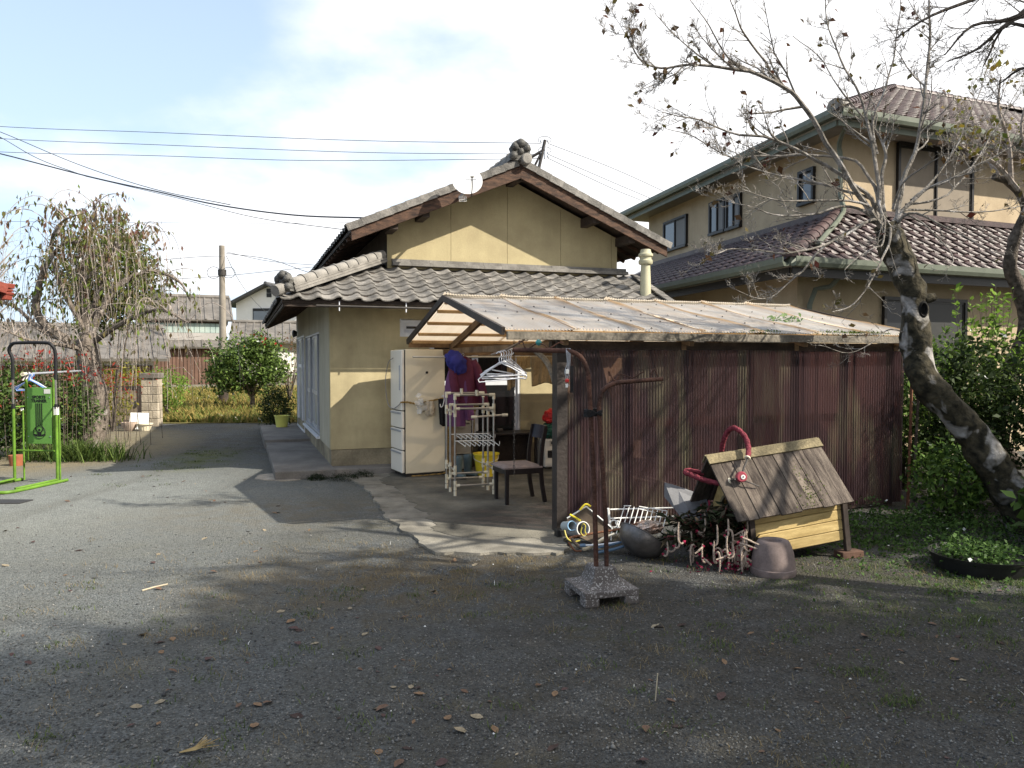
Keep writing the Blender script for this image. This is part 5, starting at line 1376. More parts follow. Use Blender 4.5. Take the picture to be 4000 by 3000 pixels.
# bracket pole behind the ridge
YT = 24.0
bp_ = thing('bracket_pole', 'steel pole with cross bracket showing behind the house ridge', 'pole', (X(2105, YT), YT, 0))
MB().tube([(0, 0, 0), (0, 0, Zp(660, YT)), (X(2128, YT) - X(2105, YT), 0, Zp(555, YT))], .05, 8).build('shaft', 'metal_dark', bp_, smooth=True)
MB().bar((X(2126, YT) - X(2105, YT), 0, Zp(628, YT)), (X(2126, YT) - X(2105, YT), 0, Zp(555, YT)), .05, .05, up=(1, 0, 0)).build('upright', 'alu_grey', bp_)
MB().tube([(X(2050, YT) - X(2105, YT), 0, Zp(635, YT)), (X(2125, YT) - X(2105, YT), 0, Zp(592, YT))], .045, 8).build('arm', 'metal_dark', bp_)
MB().tube([(X(2085, YT) - X(2105, YT), 0, Zp(660, YT)), (X(2115, YT) - X(2105, YT), 0, Zp(600, YT))], .035, 8).build('strut', 'metal_dark', bp_)
for py in (560, 605, 618):
    for px in (2113, 2140): MB().lathe([(.001, -.04), (.035, -.03), (.04, 0), (.035, .03), (.001, .04)], 8, Matrix.Translation((X(px, YT) - X(2105, YT), 0, Zp(py, YT)))).build('insulator', 'alu_white', bp_, smooth=True)
for k, py in enumerate((560, 600)):
    pts = [(X(x, YT) - X(2105, YT), 0, Zp(y, YT)) for x, y in ((2105, py + 4), (2102, py - 8), (2115, py - 18), (2140, py - 17), (2152, py - 6), (2144, py + 4))]
    MB().tube(smooth_line(pts), .009, 5).build('jumper', 'wire', bp_)
def wire(pts, Y0, Y1, r, lab, sub=6):
    P_ = pix_line(pts, Y0, Y1)
    if pts[0][0] < 0: P_ = [P_[0] + (P_[0] - P_[1]).normalized() * 14 + Vector((0, 0, .4))] + P_      # on to the next pole out of view
    b = MB(); b.tube(smooth_line(P_, sub), r, 5); o = b.build('overhead_wire', 'wire', smooth=True); return tag(o, lab, 'wire')
wire([(-120, 487), (600, 517), (1400, 549), (2113, 560)], 26, YT, .010, 'highest overhead wire crossing to the bracket pole')
wire([(-120, 534), (600, 565), (1400, 595), (2040, 602), (2113, 605)], 26, YT, .010, 'middle overhead wire crossing to the bracket pole')
wire([(-120, 588), (600, 608), (1200, 627), (1900, 622), (2113, 618)], 26, YT, .010, 'lowest of three parallel overhead wires at the bracket pole')
wire([(2140, 560), (2400, 660), (2640, 770), (2800, 850)], YT, 30, .010, 'upper wire sloping from bracket pole behind the two-storey house')
wire([(2140, 602), (2400, 715), (2600, 800), (2750, 870)], YT, 30, .010, 'middle wire sloping from bracket pole behind the two-storey house')
wire([(2140, 618), (2400, 740), (2520, 790), (2700, 880)], YT, 30, .010, 'lower wire sloping from bracket pole behind the two-storey house')
HR = H(RU - 1.7, V0 - .02, zu(RU - 1.7) - .12)
wire([(-150, 570), (0, 600), (350, 690), (600, 745), (850, 800), (1150, 840), (1465, 852)], 16, 11.4, .013, 'thick twisted service cable running to the left barge board')
wire([(-150, 470), (0, 515), (300, 640), (600, 738), (900, 800)], 18, 14, .008, 'thin wire joining the service cable from above')
wire([(-120, 480), (0, 535), (150, 620), (340, 690)], 18, 16, .008, 'thin wire joining the service cable at the left')
wire([(340, 690), (700, 775), (1000, 850), (1350, 898)], 16, 12, .006, 'thin sagging wire below the service cable')
wire([(-50, 863), (600, 870), (1100, 872), (1480, 868)], 60, 60, .016, 'faint level far wire behind the weeping tree')
wire([(640, 1014), (780, 1003), (868, 1000)], 26, YP, .011, 'wire reaching the utility pole from the weeping tree, upper')
wire([(600, 1095), (868, 1078), (1100, 1055), (1300, 1035)], 30, YP + 2, .011, 'level wire passing across the utility pole')
wire([(884, 984), (1050, 1020), (1240, 1036), (1330, 1042)], YP, 32, .011, 'upper wire leaving the utility pole towards the house roof')
wire([(884, 990), (1050, 1012), (1200, 1062), (1330, 1095)], YP, 24, .011, 'lower wire leaving the utility pole towards the house roof')
wire([(884, 1000), (930, 1090), (980, 1160), (1040, 1220), (1100, 1262)], YP, 45, .011, 'slack wire dropping from the utility pole to the white house')

# ================================================================== SATELLITE DISH
dp = ad(1826, 706, 11.35)
dish = thing('satellite_dish', 'white satellite dish on a bracket at the left barge board', 'satellite dish', dp)
nrm = Vector((0.10, -.93, .34)).normalized(); dx = Vector((0, 0, 1)).cross(nrm).normalized(); dy = nrm.cross(dx)
DM = frame(Vector((0, 0, 0)), dx, dy, nrm)
mat('dish_white', (0.80, 0.80, 0.80), .35, .02)
rd = .215
prof = [(.001, -.045)] + [(rd * k / 8, -.045 + .045 * (k / 8) ** 2) for k in range(1, 9)] + [(rd + .006, 0), (rd + .006, -.008), (rd * .97, -.012), (rd * .5, -.045), (.001, -.058)]
MB().lathe(prof, 40, DM, cap0=False, cap1=False).build('reflector', 'dish_white', dish, smooth=True)
MB().tube(smooth_line([DM @ Vector(q) for q in ((.055, -.24, -.03), (.06, -.18, .10), (.055, -.06, .20))]), .009, 8).build('feed_arm', 'wood_dark', dish, smooth=True)
MB().box(.03, .085, -.065, .005, .17, .22, DM).build('receiver', 'white_paint', dish, bevel=.006)
strip = MB()
for k in range(9): strip.box(-.015 + k * .018, -.003 + k * .018, .045, .062, -.036 + .002 * k, -.033 + .002 * k, DM)
strip.build('printed_name', 'alu_white', dish)
brk = MB(); q0 = H(1.95, V0 - .015, zu(1.95) - .18) - dp
brk.bar(DM @ Vector((0, -.10, -.05)), DM @ Vector((0, -.10, -.12)), .05, .05); brk.bar(DM @ Vector((0, -.10, -.11)), q0, .03, .03); brk.build('mount', 'alu_grey', dish)
gr = MB(); gq = DM @ Vector((-.07, -.27, -.06))
for k in range(5): gr.bar(gq + Vector((-.05 + k * .025, 0, -.035)), gq + Vector((-.05 + k * .025, 0, .04)), .005, .005, up=(1, 0, 0))
for k in range(4): gr.bar(gq + Vector((-.055, 0, -.035 + k * .025)), gq + Vector((.055, 0, -.035 + k * .025)), .005, .005)
gr.build('bracket_grid', 'white_paint', dish)

# ================================================================== VEGETATION
def bark(name, col, col2, patch=None, pscale=3.0, p0=.52, p1=.60, bscale=40):
    m, nt, b = _new(name); n = nt.nodes.new; l = nt.links.new
    tcn = n('ShaderNodeTexCoord')
    no = n('ShaderNodeTexNoise'); no.inputs['Scale'].default_value = 14; no.inputs['Detail'].default_value = 6; l(tcn.outputs['Object'], no.inputs['Vector'])
    mx1 = n('ShaderNodeMixRGB'); r = n('ShaderNodeMapRange'); r.inputs['From Min'].default_value = .35; r.inputs['From Max'].default_value = .65; l(no.outputs[0], r.inputs['Value'])
    l(r.outputs[0], mx1.inputs[0]); mx1.inputs[1].default_value = (*col, 1); mx1.inputs[2].default_value = (*col2, 1); out = mx1.outputs[0]
    if patch:
        n2_ = n('ShaderNodeTexNoise'); n2_.inputs['Scale'].default_value = pscale; n2_.inputs['Detail'].default_value = 3; n2_.inputs['Distortion'].default_value = .6; l(tcn.outputs['Object'], n2_.inputs['Vector'])
        r2 = n('ShaderNodeMapRange'); r2.inputs['From Min'].default_value = p0; r2.inputs['From Max'].default_value = p1; l(n2_.outputs[0], r2.inputs['Value'])
        mx2 = n('ShaderNodeMixRGB'); l(r2.outputs[0], mx2.inputs[0]); l(out, mx2.inputs[1]); mx2.inputs[2].default_value = (*patch, 1); out = mx2.outputs[0]
    l(out, b.inputs['Base Color']); b.inputs['Roughness'].default_value = .9; b.inputs['Specular IOR Level'].default_value = .2
    nb = n('ShaderNodeTexNoise'); nb.inputs['Scale'].default_value = bscale; nb.inputs['Detail'].default_value = 5; l(tcn.outputs['Object'], nb.inputs['Vector'])
    bp = n('ShaderNodeBump'); bp.inputs['Strength'].default_value = .7; bp.inputs['Distance'].default_value = .03; l(nb.outputs[0], bp.inputs['Height']); l(bp.outputs[0], b.inputs['Normal'])
    MATS[name] = m
bark('bark_lichen', (0.014, 0.013, 0.009), (0.065, 0.055, 0.035), (0.30, 0.285, 0.27), 4.2, .555, .66, 22)
bark('bark_grey', (0.12, 0.108, 0.092), (0.27, 0.245, 0.22), (0.38, 0.36, 0.345), 5, .56, .69)
bark('bark_brown', (0.05, 0.04, 0.032), (0.14, 0.115, 0.095))
bark('bark_twig', (0.21, 0.175, 0.15), (0.36, 0.31, 0.275))
bark('bark_cherry', (0.10, 0.082, 0.068), (0.22, 0.185, 0.155), (0.3, 0.27, 0.25), 4, .58, .68)

def grow(b, tips, path, r0, r1, n, depth, rr, spread=.8, ratio=.55, up=.25, maxd=3, sides=5, seg=5, lmin=.10):
    """side shoots along a path; b collects tubes, tips collects twig ends"""
    P = [Vector(p) for p in path]; ln = sum((q - p).length for p, q in zip(P[:-1], P[1:]))
    for k in range(n):
        f = rr.uniform(.18, 1.0) if k else 1.0
        i = min(len(P) - 2, int(f * (len(P) - 1))); t_ = f * (len(P) - 1) - i; q = P[i].lerp(P[i + 1], t_); d = (P[i + 1] - P[i]).normalized()
        side = Vector((rr.gauss(0, 1), rr.gauss(0, 1), rr.gauss(0, .8) + up)); side = (side - d * side.dot(d)).normalized()
        dd = (d * rr.uniform(.5, 1.0) + side * spread * rr.uniform(.5, 1.1)).normalized()
        L_ = max(lmin, ln * ratio * rr.uniform(.35, 1.0) * (1.15 - f * .55))
        pts = [q]; cur = q.copy(); dv = dd.copy()
        for s in range(seg):
            dv = (dv + Vector((rr.gauss(0, .16), rr.gauss(0, .16), rr.gauss(0, .13) + up * .12))).normalized(); cur = cur + dv * (L_ / seg); pts.append(cur.copy())
        rb = (r0 + (r1 - r0) * f) * .62; re = max(.0016, rb * .3)
        b.tube(pts, [rb + (re - rb) * s / seg for s in range(seg + 1)], sides if rb > .006 else 3, cap=False)
        if depth < maxd: grow(b, tips, pts, rb, re, max(2, int(n * .6)), depth + 1, rr, spread, ratio * .95, up, maxd, sides, max(3, seg - 1), lmin * .7)
        else: tips.append((pts[-1], dv))

# ------------------------------------------------------------------ leaning persimmon tree in front of the lean-to
YT_ = 7.3
rrT = random.Random(21)
tree = thing('leaning_tree', 'leaning bare fruit tree with lichen-patched trunk at the end of the lean-to', 'tree', gp(4023, 2080))
tb0 = tree.location.copy()
def rel(pts): return [Vector(p) - tb0 for p in pts]
tp = [(4030, 2110), (4010, 2030), (3965, 1950), (3925, 1895), (3860, 1787), (3788, 1678), (3690, 1575), (3625, 1500), (3593, 1425), (3577, 1317), (3571, 1172), (3545, 1090), (3515, 1010), (3480, 940), (3455, 880)]
tw = [175, 150, 138, 132, 122, 116, 114, 116, 112, 108, 100, 96, 104, 118, 90]
line = rel(pix_line(tp, 7.15, 7.45)); rad = [w_ / 3000 * 7.3 / 2 for w_ in tw]
sl_pts = smooth_line(line, 10); rr_s = np.interp(np.linspace(0, len(rad) - 1, len(sl_pts)), range(len(rad)), rad)
b = MB(); b.tube(sl_pts, list(rr_s), 28)
b.v = [tuple(Vector(v) * 1.0 + Vector((1, 1, 1)) * 0 + Vector((mnoise.noise(Vector(v) * 5), mnoise.noise(Vector(v) * 5 + Vector((7, 0, 0))), mnoise.noise(Vector(v) * 5 + Vector((0, 9, 0))))) * .030 + Vector((mnoise.noise(Vector(v) * 13), mnoise.noise(Vector(v) * 13 + Vector((7, 0, 0))), 0)) * .020) for v in b.v]
trunk = b.build('trunk', 'bark_lichen', tree, smooth=True)
kn = ad(3582, 1212, 7.28) - tb0                    # knot hole
MB().lathe([(.052, -.01), (.06, .012), (.045, .022), (.034, .005), (.03, -.03), (.001, -.04)], 14, Matrix.Translation(kn + Vector((-.005, -.115, 0))) @ Matrix.Rotation(R(90), 4, 'X') @ Matrix.Diagonal((.75, 1.35, 1, 1))).build('knot_hole', mat('hollow', (0.008, 0.007, 0.006), .95), trunk, smooth=True)
MB().lathe([(.04, -.05), (.045, 0), (.035, .05), (.001, .055)], 10, Matrix.Translation(ad(3632, 1165, 7.3) - tb0) @ Matrix.Rotation(R(75), 4, 'Y')).build('cut_stub', 'bark_lichen', trunk, smooth=True)
main = [   # photo polyline, end distance, start width px
    ([(3440, 890), (3415, 850), (3330, 720), (3230, 560), (3130, 400), (3060, 340), (2960, 290), (2820, 268), (2690, 250), (2580, 270), (2500, 230), (2440, 130)], 6.6, 30),
    ([(3050, 335), (2930, 160), (2870, 60), (2840, -60)], 6.5, 13),
    ([(2990, 300), (2850, 230), (2770, 100), (2690, -10)], 6.9, 12),
    ([(3425, 850), (3380, 752), (3181, 622), (3029, 546), (2848, 517), (2704, 463), (2588, 441)], 6.9, 22),
    ([(3440, 830), (3400, 700), (3297, 615), (2979, 608), (2863, 615), (2711, 535), (2603, 499)], 7.6, 18),
    ([(3430, 850), (3393, 777), (3203, 718), (3051, 685), (2921, 653), (2867, 615)], 7.2, 18),
    ([(3420, 850), (3366, 788), (3122, 783), (3013, 777), (2899, 739)], 6.6, 15),
    ([(3420, 860), (3322, 805), (3160, 840), (3024, 837), (2921, 805), (2802, 777)], 7.0, 15),
    ([(3430, 870), (3398, 860), (3263, 940), (3132, 984), (2986, 984), (2861, 973), (2791, 995)], 6.5, 16),
    ([(3440, 880), (3377, 870), (3236, 951), (3132, 1060), (3024, 1152), (2943, 1163), (2883, 1136)], 6.9, 15),
    ([(3440, 800), (3438, 790), (3451, 870), (3448, 949), (3400, 970), (3300, 1050)], 6.7, 15),
    ([(3462, 870), (3478, 916), (3451, 1002), (3392, 1115), (3319, 1201), (3252, 1215)], 6.6, 14),
    ([(3440, 860), (3432, 717), (3418, 598), (3392, 485), (3359, 372), (3286, 233), (3235, 110), (3220, -40)], 7.3, 22),
    ([(3455, 850), (3442, 687), (3463, 593), (3413, 499), (3290, 369), (3217, 246), (3094, 137)], 7.7, 20),
    ([(3500, 900), (3528, 709), (3586, 550), (3622, 239), (3626, 0), (3630, -120)], 7.5, 26),
    ([(3430, 600), (3413, 470), (3470, 304), (3507, 137), (3521, -60)], 7.4, 15),
    ([(3500, 860), (3560, 790), (3624, 734), (3697, 711), (3796, 658), (3955, 571), (4060, 520)], 7.3, 20),
    ([(3480, 870), (3551, 820), (3730, 830), (3929, 817), (4050, 790)], 7.6, 14),
    ([(3490, 820), (3524, 717), (3600, 660), (3697, 598)], 6.9, 15),
    ([(3490, 880), (3577, 830), (3737, 909), (3790, 936), (3880, 990)], 6.8, 14),
    ([(3560, 780), (3650, 700), (3740, 560), (3820, 380), (3860, 240)], 7.8, 13),
    ([(3540, 800), (3700, 760), (3830, 600), (3920, 450), (3990, 330)], 8.0, 12),
    ([(3520, 830), (3620, 880), (3720, 1000), (3690, 1060)], 7.0, 10),
    ([(3590, 1320), (3480, 1290), (3420, 1330), (3320, 1380), (3200, 1345)], 6.9, 7),
]
bl = MB(); bt = MB(); tips = []
for pts, y1, w_ in main:
    ln = smooth_line(rel(pix_line(pts, 7.42, y1)), 4)
    # wander a little
    ln = [p + Vector((mnoise.noise(p * 4), mnoise.noise(p * 4 + Vector((5, 0, 0))), mnoise.noise(p * 4 + Vector((0, 5, 0))))) * .02 for p in ln]
    r0 = w_ / 3000 * 7.3 / 2 * .9; r1 = max(.0028, r0 * .16); n = len(ln)
    bl.tube(ln, [r0 + (r1 - r0) * (i / (n - 1)) ** .8 for i in range(n)], 7, cap=False)
    ll = sum((q - p).length for p, q in zip(ln[:-1], ln[1:]))
    grow(bt, tips, ln[n // 6:], r0 * .8, r1, max(6, int(ll * 7.5)), 0, rrT, .85, .30, .35, 2, 4, 4, .07)
bl.build('limbs', 'bark_grey', tree, smooth=True)
bt.build('twigs', 'bark_grey', tree)
leafmat('leaf_autumn', [(0.07, 0.018, 0.014), (0.11, 0.045, 0.02), (0.10, 0.05, 0.02), (0.09, 0.085, 0.025)], .3)
sel = [t_ for t_ in tips if rrT.random() < .02]
Pl = np.array([t_[0] for t_ in sel]) + rng.normal(0, .015, (len(sel), 3))
leaves('leaves', Pl, .07, 'leaf_autumn', tree, up=.1, width=.62)

# ------------------------------------------------------------------ second tree at the right edge
t2b = gp(3985, 1830)
t2 = thing('forked_tree', 'dark forked tree behind the leafy shrub near the two-storey house', 'tree', t2b)
l2 = [Vector(p) - t2b for p in pix_line([(3990, 1850), (3890, 1700), (3925, 1560), (3955, 1420), (4010, 1300), (4005, 1200), (3982, 1128), (3945, 1049), (3950, 982), (3975, 896), (4000, 836), (3995, 780), (3940, 715), (3885, 690)], 11.4, 10.4)]
ls = smooth_line(l2, 4); b = MB(); b.tube(ls, [.14 - .10 * i / len(ls) for i in range(len(ls))], 12); b.v = [tuple(Vector(v) + Vector((mnoise.noise(Vector(v) * 6), mnoise.noise(Vector(v) * 6 + Vector((4, 0, 0))), 0)) * .03) for v in b.v]; b.build('trunk', 'bark_brown', t2, smooth=True)
bl = MB(); tips2 = []; rr2 = random.Random(5)
for pts, y1 in (([(4000, 836), (4040, 700), (3990, 520), (4010, 380)], 10.5), ([(3975, 740), (3890, 640), (3800, 600), (3740, 560)], 10.0), ([(3900, 690), (3830, 560), (3790, 430)], 10.8), ([(3950, 720), (3940, 560), (3900, 420), (3910, 300)], 10.2)):
    ln = smooth_line([Vector(p) - t2b for p in pix_line(pts, 10.4, y1)], 4); bl.tube(ln, [.035 - .028 * i / len(ln) for i in range(len(ln))], 6, cap=False)
    grow(bl, tips2, ln, .02, .006, 16, 0, rr2, .9, .5, .3, 2, 4, 4, .10)
bl.build('branches', 'bark_twig', t2)
sel = [t_ for t_ in tips2 if rr2.random() < .10]
leafmat('leaf_yellowing', [(0.10, 0.13, 0.02), (0.16, 0.17, 0.03), (0.18, 0.12, 0.02)], .4)
leaves('leaves', np.array([t_[0] for t_ in sel]), .08, 'leaf_yellowing', t2, up=.1, width=.7)

# ------------------------------------------------------------------ near bare tree whose twigs reach in at the top right
t3b = Vector((5.6, 4.2, 0))
t3 = thing('tall_bare_tree', 'tall bare tree whose dark twigs reach over the upper corner of the yard', 'tree', t3b)
rr3 = random.Random(9); b = MB(); tips3 = []
b.tube(smooth_line([(0, 0, 0), (.05, .05, 1.2), (-.1, .1, 2.4), (-.15, .25, 3.4), (-.3, .4, 4.6), (-.3, .5, 6.0)]), [.13] * 5 + [.11] * 5 + [.09] * 5 + [.06] * 5 + [.03], 10)
for pts, y1, in (([(4250, -150), (3980, 60), (3800, 100), (3690, 215)], 4.6), ([(4300, 100), (4000, 60), (3820, 190), (3700, 240)], 5.0), ([(4250, -200), (3900, -40), (3640, 60), (3500, 150)], 4.8), ([(4200, 200), (3950, 90), (3840, 260)], 4.9), ([(4250, 300), (4020, 260), (3900, 330)], 5.1)):
    ln = smooth_line([Vector(p) - t3b for p in pix_line([(4500, 150)] + pts, 4.5, y1)], 4); b.tube(ln, [.022 - .019 * i / len(ln) for i in range(len(ln))], 5, cap=False)
    grow(b, tips3, ln[len(ln) // 3:], .009, .003, 9, 0, rr3, .7, .32, .1, 2, 4, 4, .08)
for k in range(14):
    z = 2.6 + k * .25; a = rr3.uniform(0, 6.28); q = Vector((-.2, .2 + .05 * k, z)); d = Vector((math.cos(a), math.sin(a), .55)); 
    if d.x < -.2 and d.y > -.2: d.x = -d.x
    ln = smooth_line([q, q + d * .8, q + d * 1.5 + Vector((0, 0, .3)), q + d * 2.2 + Vector((0, 0, .7))], 3); b.tube(ln, [.035 - .028 * i / len(ln) for i in range(len(ln))], 5, cap=False)
    grow(b, tips3, ln, .018, .005, 8, 0, rr3, .8, .5, .2, 2, 4, 4, .12)
b.build('branches', 'bark_brown', t3)

# ------------------------------------------------------------------ evergreen trees beyond the right edge that shade the yard
leafmat('leaf_evergreen', [(0.018, 0.035, 0.010), (0.03, 0.06, 0.015), (0.055, 0.09, 0.022)], .2, .4, .4)
sdir = Vector((SUNV.x, SUNV.y, 0)).normalized(); pdir = Vector((-sdir.y, sdir.x, 0))
def evergreen(at, h, rad, lab, seed, n=9000, z0=1.2, leaf=.16):
    t_ = thing('evergreen_tree', lab, 'tree', at); rr_ = random.Random(seed); g_ = np.random.default_rng(seed)
    b = MB(); b.tube(smooth_line([(0, 0, 0), (.05, 0, h * .3), (-.05, .08, h * .6), (0, 0, h * .92)]), [.17, .16, .15, .14, .13, .12, .11, .10, .08, .06, .05, .04, .03], 10)
    P = []
    for k in range(34):
        f = rr_.random(); z = z0 + (h - z0) * f; a = rr_.uniform(0, 6.28); rad_ = rad * (1 - .65 * f ** 2) * rr_.uniform(.55, 1.0)
        q = Vector((math.cos(a) * rad_ * .72, math.sin(a) * rad_ * .72, z)); b.tube([(0, 0, max(.4, z - rad_ * .5)), q * .6 + Vector((0, 0, .2 * z * .4)), q], [.04, .025, .01], 5, cap=False)
        m_ = int(n / 34); d = g_.normal(size=(m_, 3)); d /= np.linalg.norm(d, axis=1)[:, None]; rr2_ = g_.random(m_) ** .4
        P.append(np.array(q) + d * rr2_[:, None] * np.array([.95, .95, .75]) * rad * .42)
    b.build('trunk', 'bark_brown', t_, smooth=True)
    V, F, r_ = leaf_arrays(np.concatenate(P), leaf, up=.3, width=.6, g=g_); obj('crown', mesh_np('crown', V, F, r_), 'leaf_evergreen', t_)
    return t_
row = ((9.0, 4.3, 9.6, 2.1, 11500, 'tall dark evergreen beside the yard, nearest the lean-to'),
       (8.6, 1.0, 10.6, 2.4, 9500, 'tall dark evergreen standing between two others beside the yard'),
       (9.0, -1.9, 10.0, 2.4, 8000, 'tall dark evergreen beside the yard, farthest from the lean-to'),
       (13.5, 2.7, 13.6, 2.5, 8500, 'tallest dark evergreen behind the row beside the yard'),
       (13.5, -0.6, 13.4, 2.7, 8000, 'broad tall evergreen at the back of the row beside the yard'),
       (10.6, 7.7, 8.8, 1.3, 4600, 'thin-crowned evergreen added out of view, apart from the row, to shade the lean-to wall'))  # added unseen tree, sized to shade the wall and spare the roof
for i, (s_, w_, h, rad, n_, lab) in enumerate(row):
    q = sdir * s_ + pdir * w_; evergreen((q.x, q.y, 0), h, rad, lab, 40 + i, n=n_, leaf=.2, z0=1.2 if i < 5 else 5.0)

# ------------------------------------------------------------------ shrubs at the right
leafmat('leaf_shrub', [(0.02, 0.05, 0.012), (0.06, 0.12, 0.025), (0.14, 0.23, 0.045)], .35, .5, .3)
leafmat('leaf_bright', [(0.09, 0.17, 0.02), (0.16, 0.28, 0.04), (0.24, 0.36, 0.07)], .45)
leafmat('leaf_dark', [(0.012, 0.025, 0.008), (0.025, 0.045, 0.012), (0.05, 0.075, 0.02)], .25)
def shrub(name, at, rad, n, leaf, m, lab, seed, stems=6, cz=None, lump=.3, shell=.45, cat='shrub', width=.5, extra=None):
    t_ = thing(name, lab, cat, at); rr_ = random.Random(seed); cz = cz if cz is not None else rad[2]
    b = MB()
    for k in range(stems):
        a = rr_.uniform(0, 6.28); e = Vector((math.cos(a) * rad[0] * .5, math.sin(a) * rad[1] * .5, cz + rr_.uniform(-.2, .4) * rad[2]))
        b.tube(smooth_line([(rr_.uniform(-.03, .03), rr_.uniform(-.03, .03), 0), e * .4 + Vector((0, 0, .1)), e], 3), [.02, .018, .016, .012, .01, .008, .006], 5)
    b.build('stems', 'bark_brown', t_)
    P = blob_points(n, (0, 0, cz), rad, shell, lump, seed); P = P[P[:, 2] > .02]
    leaves('foliage', P, leaf, m, t_, width=width)
    return t_
q = gp(3720, 1960); shrub('leafy_shrub', q + Vector((-.1, .9, 0)), (.55, .6, .85), 3000, .075, 'leaf_shrub', 'dark leafy shrub filling the gap between the lean-to and the leaning trunk', 3)
q = gp(3900, 1940); shrub('leafy_shrub', q + Vector((.15, 1.5, 0)), (.8, .7, .95), 4200, .085, 'leaf_shrub', 'broad green shrub behind the leaning trunk near the lower window', 4)
shrub('leafy_shrub', Vector((6.6, 8.8, 0)), (.8, .8, 1.1), 3600, .09, 'leaf_dark', 'dark shrub behind the foot of the leaning tree', 5)
shrub('leafy_shrub', Vector((5.55, 7.05, 0)), (.55, .5, .62), 1600, .12, 'leaf_shrub', 'broad-leaved shrub hiding the foot of the leaning tree', 6, width=.65)
shrub('leafy_shrub', Vector((4.72, 6.45, 0)), (.42, .35, .38), 620, .12, 'leaf_shrub', 'low broad-leaved plant against the leaning trunk base', 7, width=.65)
shrub('leafy_shrub', Vector((5.0, 8.35, 0)), (.55, .5, .95), 3600, .08, 'leaf_dark', 'dark shrub pressed against the far corner of the lean-to', 81)
shrub('leafy_shrub', Vector((6.05, 7.9, 0)), (.7, .5, .9), 3800, .095, 'leaf_shrub', 'full green shrub close behind the leaning trunk', 82)
shrub('leafy_shrub', Vector((7.6, 9.8, 0)), (.9, .8, 1.35), 3600, .10, 'leaf_dark', 'tall dark shrub by the second fork near the two-storey house', 83)
shrub('leafy_shrub', Vector((4.35, 7.55, 0)), (.42, .35, .42), 1500, .07, 'leaf_shrub', 'knee-high green plant at the lean-to corner', 84)
def shoots(name, at, lab, n, h, seed, leaf=.07, spread=.35):
    t_ = thing(name, lab, 'shrub', at); rr_ = random.Random(seed); b = MB(); P = []; D = []
    for k in range(n):
        a = rr_.uniform(0, 6.28); rr1 = rr_.uniform(.1, spread); hh = h * rr_.uniform(.72, 1.0)
        top = Vector((math.cos(a) * rr1, math.sin(a) * rr1, hh)); ln = smooth_line([(0, 0, 0), top * .5 + Vector((rr_.uniform(-.05, .05), 0, 0)), top], 5); b.tube(ln, [.008 - .006 * i / len(ln) for i in range(len(ln))], 4)
        for j in range(44):
            f = rr_.uniform(.45, 1.0); i = min(len(ln) - 2, int(f * (len(ln) - 1))); q_ = ln[i].lerp(ln[i + 1], f * (len(ln) - 1) - i); a2 = rr_.uniform(0, 6.28); P.append(q_); D.append((math.cos(a2), math.sin(a2), .7))
    b.build('stems', 'bark_brown', t_); leaves('foliage', np.array(P), leaf, 'leaf_bright', t_, dirs=np.array(D), up=.5, width=.5)
    return t_
q = ad(3830, 1300, 9.4); shoots('shooting_shrub', (q.x, q.y, 0), 'sunlit shrub with tall bright green shoots before the lower window corner', 15, 2.55, 11, .085, .42)
q = ad(3930, 1300, 9.6); shoots('shooting_shrub', (q.x, q.y, 0), 'bright green shoots beside the dark forked tree', 14, 2.5, 12, .085, .42)
q = ad(3665, 1400, 9.2); shoots('shooting_shrub', (q.x, q.y, 0), 'shorter green shoots just behind the leaning trunk', 11, 1.85, 13, .08, .4)
# two rusty stakes at the lean-to corner
for k, (px, lab) in enumerate(((3545, 'thin rusty stake at the far corner of the lean-to'), (3568, 'dark bamboo stake close to the lean-to corner'))):
    q = gp(px, 1990 - 6 * k); o = MB().tube([(0, 0, 0), (.015, 0, .7), (.03 + .02 * k, .01, 1.42)], .016, 8).build('stake', mat('rust', (0.14, 0.055, 0.03), .85, .35, 8, .4, 60, col2=(0.20, 0.09, 0.05), fine=.2) if k == 0 else 'bark_brown', smooth=True); o.location = q; tag(o, lab, 'stake')

# ground cover at the right foot and tufts across the yard
P = []
for k in range(9000):
    if rng.random() < .72: x, y = rng.normal(3.75, .75), rng.normal(7.0, .45)
    else: x, y = rng.normal(4.2, .8), rng.normal(5.9, .5)
    v = toH((x, y, 0))
    if v[1] > SV - .06 and v[0] < SU + WL + .05: continue
    dh = max(.02, .30 * math.exp(-((y - 7.15) / .45) ** 2)) * (0.4 + 0.6 * abs(mnoise.noise(Vector((x * 3, y * 3, 0))) * 2))
    if x < 2.95 and y < 6.6 and x > 1.8: dh = .03
    P.append((x, y, rng.random() * dh + .006))
leafmat('leaf_cover', [(0.02, 0.05, 0.01), (0.05, 0.10, 0.02), (0.09, 0.16, 0.04)], .35)
o = leaves('ground_cover', np.array(P), .032, 'leaf_cover', up=.9, width=.7); tag(o, 'low green weeds covering the ground by the kennel', kind='stuff')
def blades(P, h, lean=.5, w=.0035, g=None):
    n = len(P); P = np.asarray(P, float); a = rng.uniform(0, 6.28, n); hh = h * rng.uniform(.4, 1.2, n); d = np.stack([np.cos(a), np.sin(a), np.zeros(n)], 1); s = np.stack([-np.sin(a), np.cos(a), np.zeros(n)], 1) * w
    tip = P + d * (hh * lean * rng.uniform(.3, 1.4, n))[:, None]; tip[:, 2] += hh; mid = P + d * (hh * lean * .3)[:, None]; mid[:, 2] += hh * .55
    V = np.stack([P - s, P + s, mid + s * .8, mid - s * .8, mid - s * .8, mid + s * .8, tip + s * .15, tip - s * .15], 1).reshape(-1, 3); F = np.arange(8 * n).reshape(-1, 4); return V, F, np.repeat(rng.random(n), 8)
